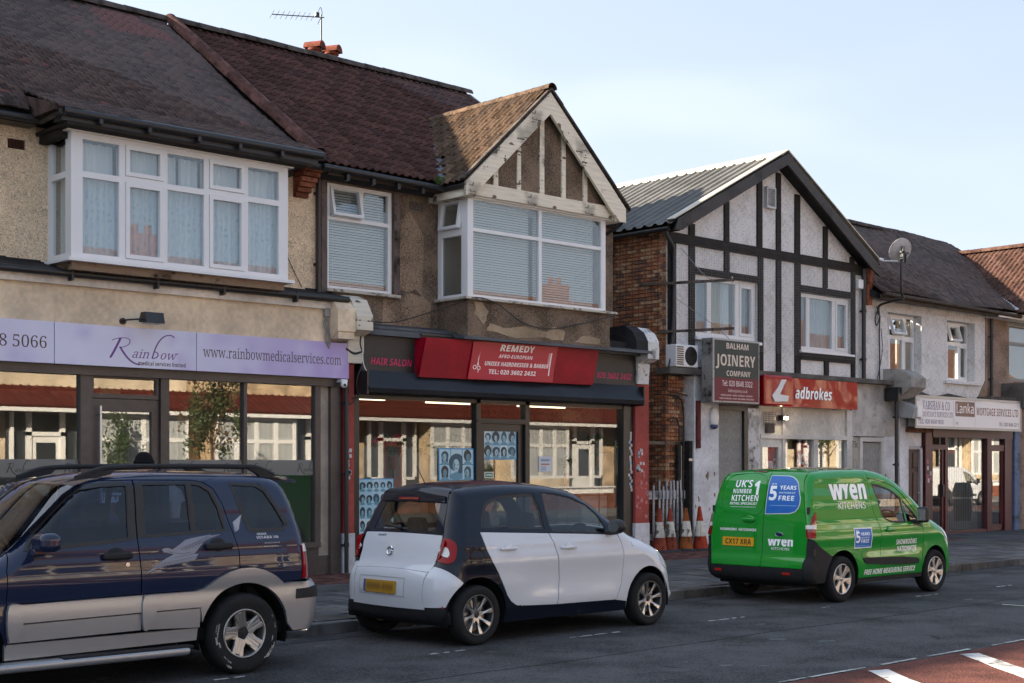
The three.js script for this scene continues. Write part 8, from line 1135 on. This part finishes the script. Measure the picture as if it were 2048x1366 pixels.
  const five = (c, w, h) => { c.fillStyle = '#fff'; c.fillRect(0, 0, w, h); c.fillStyle = '#1566b8'; c.fillRect(0.012, 0.012, w - 0.024, h - 0.024); txt(c, '5', 0.03, h * 0.72, h * 0.78, { width: w * 0.26 }); txt(c, 'UP TO', w * 0.1, h * 0.16, h * 0.08, { width: w * 0.14 }); txt(c, 'YEARS', w * 0.36, h * 0.38, h * 0.2, { width: w * 0.5 }); txt(c, 'INTEREST', w * 0.36, h * 0.52, h * 0.1, { weight: 'normal', width: w * 0.48 }); txt(c, 'FREE', w * 0.36, h * 0.75, h * 0.24, { width: w * 0.48 }); c.fillStyle = 'rgba(255,255,255,0.6)'; c.fillRect(w * 0.08, h * 0.87, w * 0.8, h * 0.02); };
  sideD('offer_sticker', 0.255, 0.68, 0.7, 0.97, 460, five);
  sideD('lettering', 1.25, 1.84, 0.6, 0.8, 420, (c) => { txt(c, 'SHOWRO\u00d3MS', 0.57, 0.085, 0.1, { align: 'right', width: 0.53 }); txt(c, 'NATIONWIDE', 0.57, 0.18, 0.1, { align: 'right', width: 0.5 }); });
  sideD('lettering', 0.48, 1.83, 0.31, 0.42, 420, (c) => txt(c, 'FREE HOME MEASURING SERVICE', 0.02, 0.085, 0.1, { slant: 0.2, width: 1.28 }));
  capD('lettering', -0.52, 0.02, 1.03, 1.45, 440, (c) => { txt(c, 'UK\u2019S', 0.07, 0.12, 0.14, { width: 0.3 }); txt(c, '1', 0.4, 0.215, 0.25, { width: 0.11, fat: 0.06 }); txt(c, 'NUMBER', 0.05, 0.205, 0.085, { width: 0.32 }); txt(c, 'KITCHEN', 0.035, 0.31, 0.115, { width: 0.47 }); txt(c, 'RETAIL SPECIALIST', 0.025, 0.36, 0.05, { width: 0.46 }); c.fillStyle = 'rgba(255,255,255,0.7)'; c.fillRect(0.04, 0.385, 0.43, 0.006); }, dl);
  capD('lettering', -0.64, 0.0, 0.73, 0.79, 440, (c) => { txt(c, 'SHOWRO\u00d3MS', 0.01, 0.048, 0.05, { width: 0.29 }); txt(c, 'NATIONWIDE', 0.33, 0.048, 0.05, { width: 0.3 }); }, dl);
  capD('number_plate', -0.57, -0.045, 0.54, 0.655, 420, (c, w, h) => { c.fillStyle = '#e0a420'; c.fillRect(0, 0, w, h); txt(c, 'CX17 XRA', w / 2, h * 0.8, h * 0.86, { align: 'center', color: '#17130c', width: w * 0.84 }); }, dl, { off: 0.012, skirt: 0.008 });
  capD('lettering', 0.16, 0.62, 0.5, 0.65, 440, (c) => { wren(c, 0.02, 0.085, 0.4); txt(c, 'KITCHENS', 0.07, 0.14, 0.05, { weight: 'normal', width: 0.29 }); }, dr);
  M('maker_badge', [new THREE.SphereGeometry(0.06, 20, 12).scale(0.12, 0.45, 1).translate(...sh.cap(0.715, 0.36, 0.006, 0.015)[0])].map(uvm), paint([0.01, 0.02, 0.08]), dr); M('badge_rim', [new THREE.TorusGeometry(0.06, 0.004, 6, 28).scale(1, 0.45, 1).rotateY(Math.PI / 2).translate(...sh.cap(0.715, 0.36, 0.008, 0.015)[0])].map(uvm), CM.chrome, dr);
  const blue = [[1.505, zs + 0.02], [1.505, 0.4], [1.485, 0.47], [1.45, 0.53], [1.4, 0.575], [1.2, 0.642], [1.12, 0.645], [1.06, 0.625], [1.01, 0.58], [0.985, 0.5], [0.972, zs + 0.02]];
  const t = canvasTex(0.58, 0.54, 420, (c) => { c.fillStyle = '#1566b8'; c.fillRect(0, 0, 0.58, 0.54); txt(c, '5', 0.04, 0.34, 0.26, { width: 0.13, fat: 0.03 }); txt(c, 'UP TO', 0.06, 0.135, 0.025, { width: 0.08 }); txt(c, 'YEARS', 0.2, 0.2, 0.075, { width: 0.26 }); txt(c, 'INTEREST', 0.195, 0.255, 0.036, { weight: 'normal', width: 0.26 }); txt(c, 'FREE', 0.19, 0.345, 0.09, { width: 0.26 }); c.fillStyle = 'rgba(255,255,255,0.6)'; c.fillRect(0.08, 0.41, 0.42, 0.006); });
  M('offer_sticker_border', capPatch(sh, blue, { off: 0.003, crown: 0.015, cell: 0.05 }), mat([0.7, 0.72, 0.74], 0.4), dr); M('offer_sticker', uvCap(capPatch(sh, shrink(blue, 0.012), { off: 0.0045, crown: 0.015, cell: 0.05 }), 0.1, 0.68, 0.965, 1.505), mat(0xffffff, 0.3, { map: t }), dr);
  return car;
}
buildVan(VAN, 'bright green kitchen company van with white lettering parked outside the betting shop', paint([0.01, 0.27, 0.025], { r: 0.3 }));
buildVan({ ...VAN, x0: 57.5, zc: 15.4 }, 'white van parked across the road', paint([0.62, 0.62, 0.62]), { plain: true, name: 'white_van' });
// ================================================================ passer-by on the pavement behind the blue car
{
  const who = thing('person', 'person in a black beanie and dark jacket walking behind the blue car', 'person', [8.0, PY, 3.0]); org.set(who, [0, 0, 0]);
  const J = { hip: [0, 0.95, 0], chest: [0.03, 1.32, 0], neck: [0.05, 1.5, 0], head: [0.08, 1.66, 0], sl: [0.02, 1.43, -0.19], sr: [0.02, 1.43, 0.19], el: [-0.1, 1.16, -0.24], er: [0.1, 1.15, 0.24], wl: [-0.02, 0.92, -0.24], wr: [0.24, 0.95, 0.22], hl: [0, 0.92, -0.1], hr: [0, 0.92, 0.1], kl: [0.16, 0.5, -0.1], kr: [-0.06, 0.5, 0.1], al: [0.24, 0.09, -0.1], ar: [-0.28, 0.12, 0.1], tl: [0.4, 0.04, -0.11], tr: [-0.12, 0.04, 0.11] };
  const bones = [['hip', 'chest', 0.15, 0.17], ['chest', 'neck', 0.16, 0.07], ['neck', 'head', 0.06, 0.075], ['sl', 'el', 0.075, 0.06], ['el', 'wl', 0.058, 0.042], ['sr', 'er', 0.075, 0.06], ['er', 'wr', 0.058, 0.042], ['chest', 'sl', 0.12, 0.08], ['chest', 'sr', 0.12, 0.08], ['hl', 'kl', 0.095, 0.065], ['kl', 'al', 0.065, 0.045], ['hr', 'kr', 0.095, 0.065], ['kr', 'ar', 0.065, 0.045], ['al', 'tl', 0.05, 0.04], ['ar', 'tr', 0.05, 0.04]].map(([a, b, r, q]) => [V3(...J[a]), V3(...J[b]), r, q]);
  for (const [w, sx] of [['wl', -1], ['wr', 1]]) { const p = V3(...J[w]), d = V3(0.03, -0.09, 0), palm = p.clone().add(V3(0.015, -0.05, 0)); bones.push([p, palm, 0.034, 0.036]); for (let k = 0; k < 4; k++) { const q = palm.clone().add(V3((k - 1.5) * 0.019, -0.03, 0)), m = q.clone().add(V3(0.008, -0.04 - 0.006 * (1.5 - Math.abs(k - 1.4)), -sx * 0.008)), e = m.clone().add(V3(0.004, -0.028, -sx * 0.014)); bones.push([q, m, 0.0095, 0.009], [m, e, 0.009, 0.008]); } const t0 = palm.clone().add(V3(0.03, 0.01, 0)), t1 = t0.clone().add(V3(0.022, -0.03, -sx * 0.006)); bones.push([t0, t1, 0.012, 0.009]); }
  const c = V3(0, 0.93, 0), R = 0.99, N = 132, mc = new MarchingCubes(N, new THREE.MeshStandardMaterial(), false, false, 160000); mc.isolation = 0;
  const cap = (p, [a, b, r, q]) => { const d = b.clone().sub(a), t = clamp(p.clone().sub(a).dot(d) / d.lengthSq()); return p.distanceTo(a.clone().addScaledVector(d, t)) - lerp(r, q, t); };
  const headD = (p) => { const x = (p.x - 0.09) / 0.098, y = (p.y - 1.685) / 0.125, z = p.z / 0.08; let d = (Math.sqrt(x * x + y * y + z * z) - 1) * 0.09; const n = p.distanceTo(V3(0.195, 1.665, 0)) - 0.02; d = Math.min(d, n + 0.004); for (const s of [-1, 1]) { d = Math.max(d, -(p.distanceTo(V3(0.178, 1.695, s * 0.032)) - 0.012)); d = Math.min(d, p.distanceTo(V3(0.08, 1.67, s * 0.083)) - 0.022); } d = Math.max(d, -(Math.hypot((p.x - 0.185), (p.y - 1.625) * 3, p.z * 0.6) - 0.014)); return d; };
  const p = V3(); for (let k = 0; k < N; k++) for (let j = 0; j < N; j++) for (let i = 0; i < N; i++) {
    p.set(c.x + ((i - N / 2) / (N / 2)) * R, c.y + ((j - N / 2) / (N / 2)) * R, c.z + ((k - N / 2) / (N / 2)) * R); let d = 1; if (Math.abs(p.z) < 0.36 && Math.abs(p.x) < 0.5) { let s = 0; for (const b of bones) { const e = cap(p, b); if (e < 0.12) s += Math.exp(-e * 46); } d = s > 0 ? -Math.log(s) / 46 : 0.12; if (p.y > 1.48) d = Math.min(d, headD(p)); } mc.field[k * N * N + j * N + i] = -d;
  }
  mc.update(); const n = mc.count, g = new THREE.BufferGeometry(), P = mc.positionArray.slice(0, n * 3), Nn = mc.normalArray.slice(0, n * 3); for (let i = 0; i < n; i++) { P[3 * i] = P[3 * i] * R + c.x; P[3 * i + 1] = P[3 * i + 1] * R + c.y; P[3 * i + 2] = P[3 * i + 2] * R + c.z; }
  g.setAttribute('position', new THREE.Float32BufferAttribute(P, 3)); const col = new Float32Array(n * 3); for (let i = 0; i < n; i++) { const y = P[3 * i + 1], x = P[3 * i], sk = y > 1.53 || (y < 0.93 && Math.abs(P[3 * i + 2]) > 0.18) ? [0.42, 0.22, 0.15] : y < 0.08 ? [0.02, 0.02, 0.02] : y < 0.93 ? [0.03, 0.035, 0.05] : [0.025, 0.025, 0.028]; col.set(sk, 3 * i); }
  g.setAttribute('color', new THREE.BufferAttribute(col, 3)); g.computeVertexNormals();
  const sm = mergeVertices(g); sm.computeVertexNormals(); M('body', sm, new THREE.MeshPhysicalMaterial({ roughness: 0.85, vertexColors: true }), who);
  const bn = new THREE.SphereGeometry(1, 28, 20, 0, Math.PI * 2, 0, 1.75), q = bn.attributes.position; for (let i = 0; i < q.count; i++) { const a = Math.atan2(q.getZ(i), q.getX(i)), r = 1 + 0.012 * Math.sin(a * 40); q.setXYZ(i, q.getX(i) * 0.112 * r + 0.075, q.getY(i) * 0.115 + 1.725 + (q.getY(i) < 0.05 ? 0.003 * Math.sin(a * 5) : 0), q.getZ(i) * 0.098 * r); } bn.computeVertexNormals(); M('beanie', [uvm(bn), uvm(new THREE.TorusGeometry(0.1, 0.016, 10, 30).rotateX(Math.PI / 2).scale(1.08, 1.6, 0.95).translate(0.075, 1.715, 0))], mat([0.008, 0.008, 0.009], 0.95, { bump: T.roughB, bs: 0.004 }), who);
}

renderer.render(scene, camera);
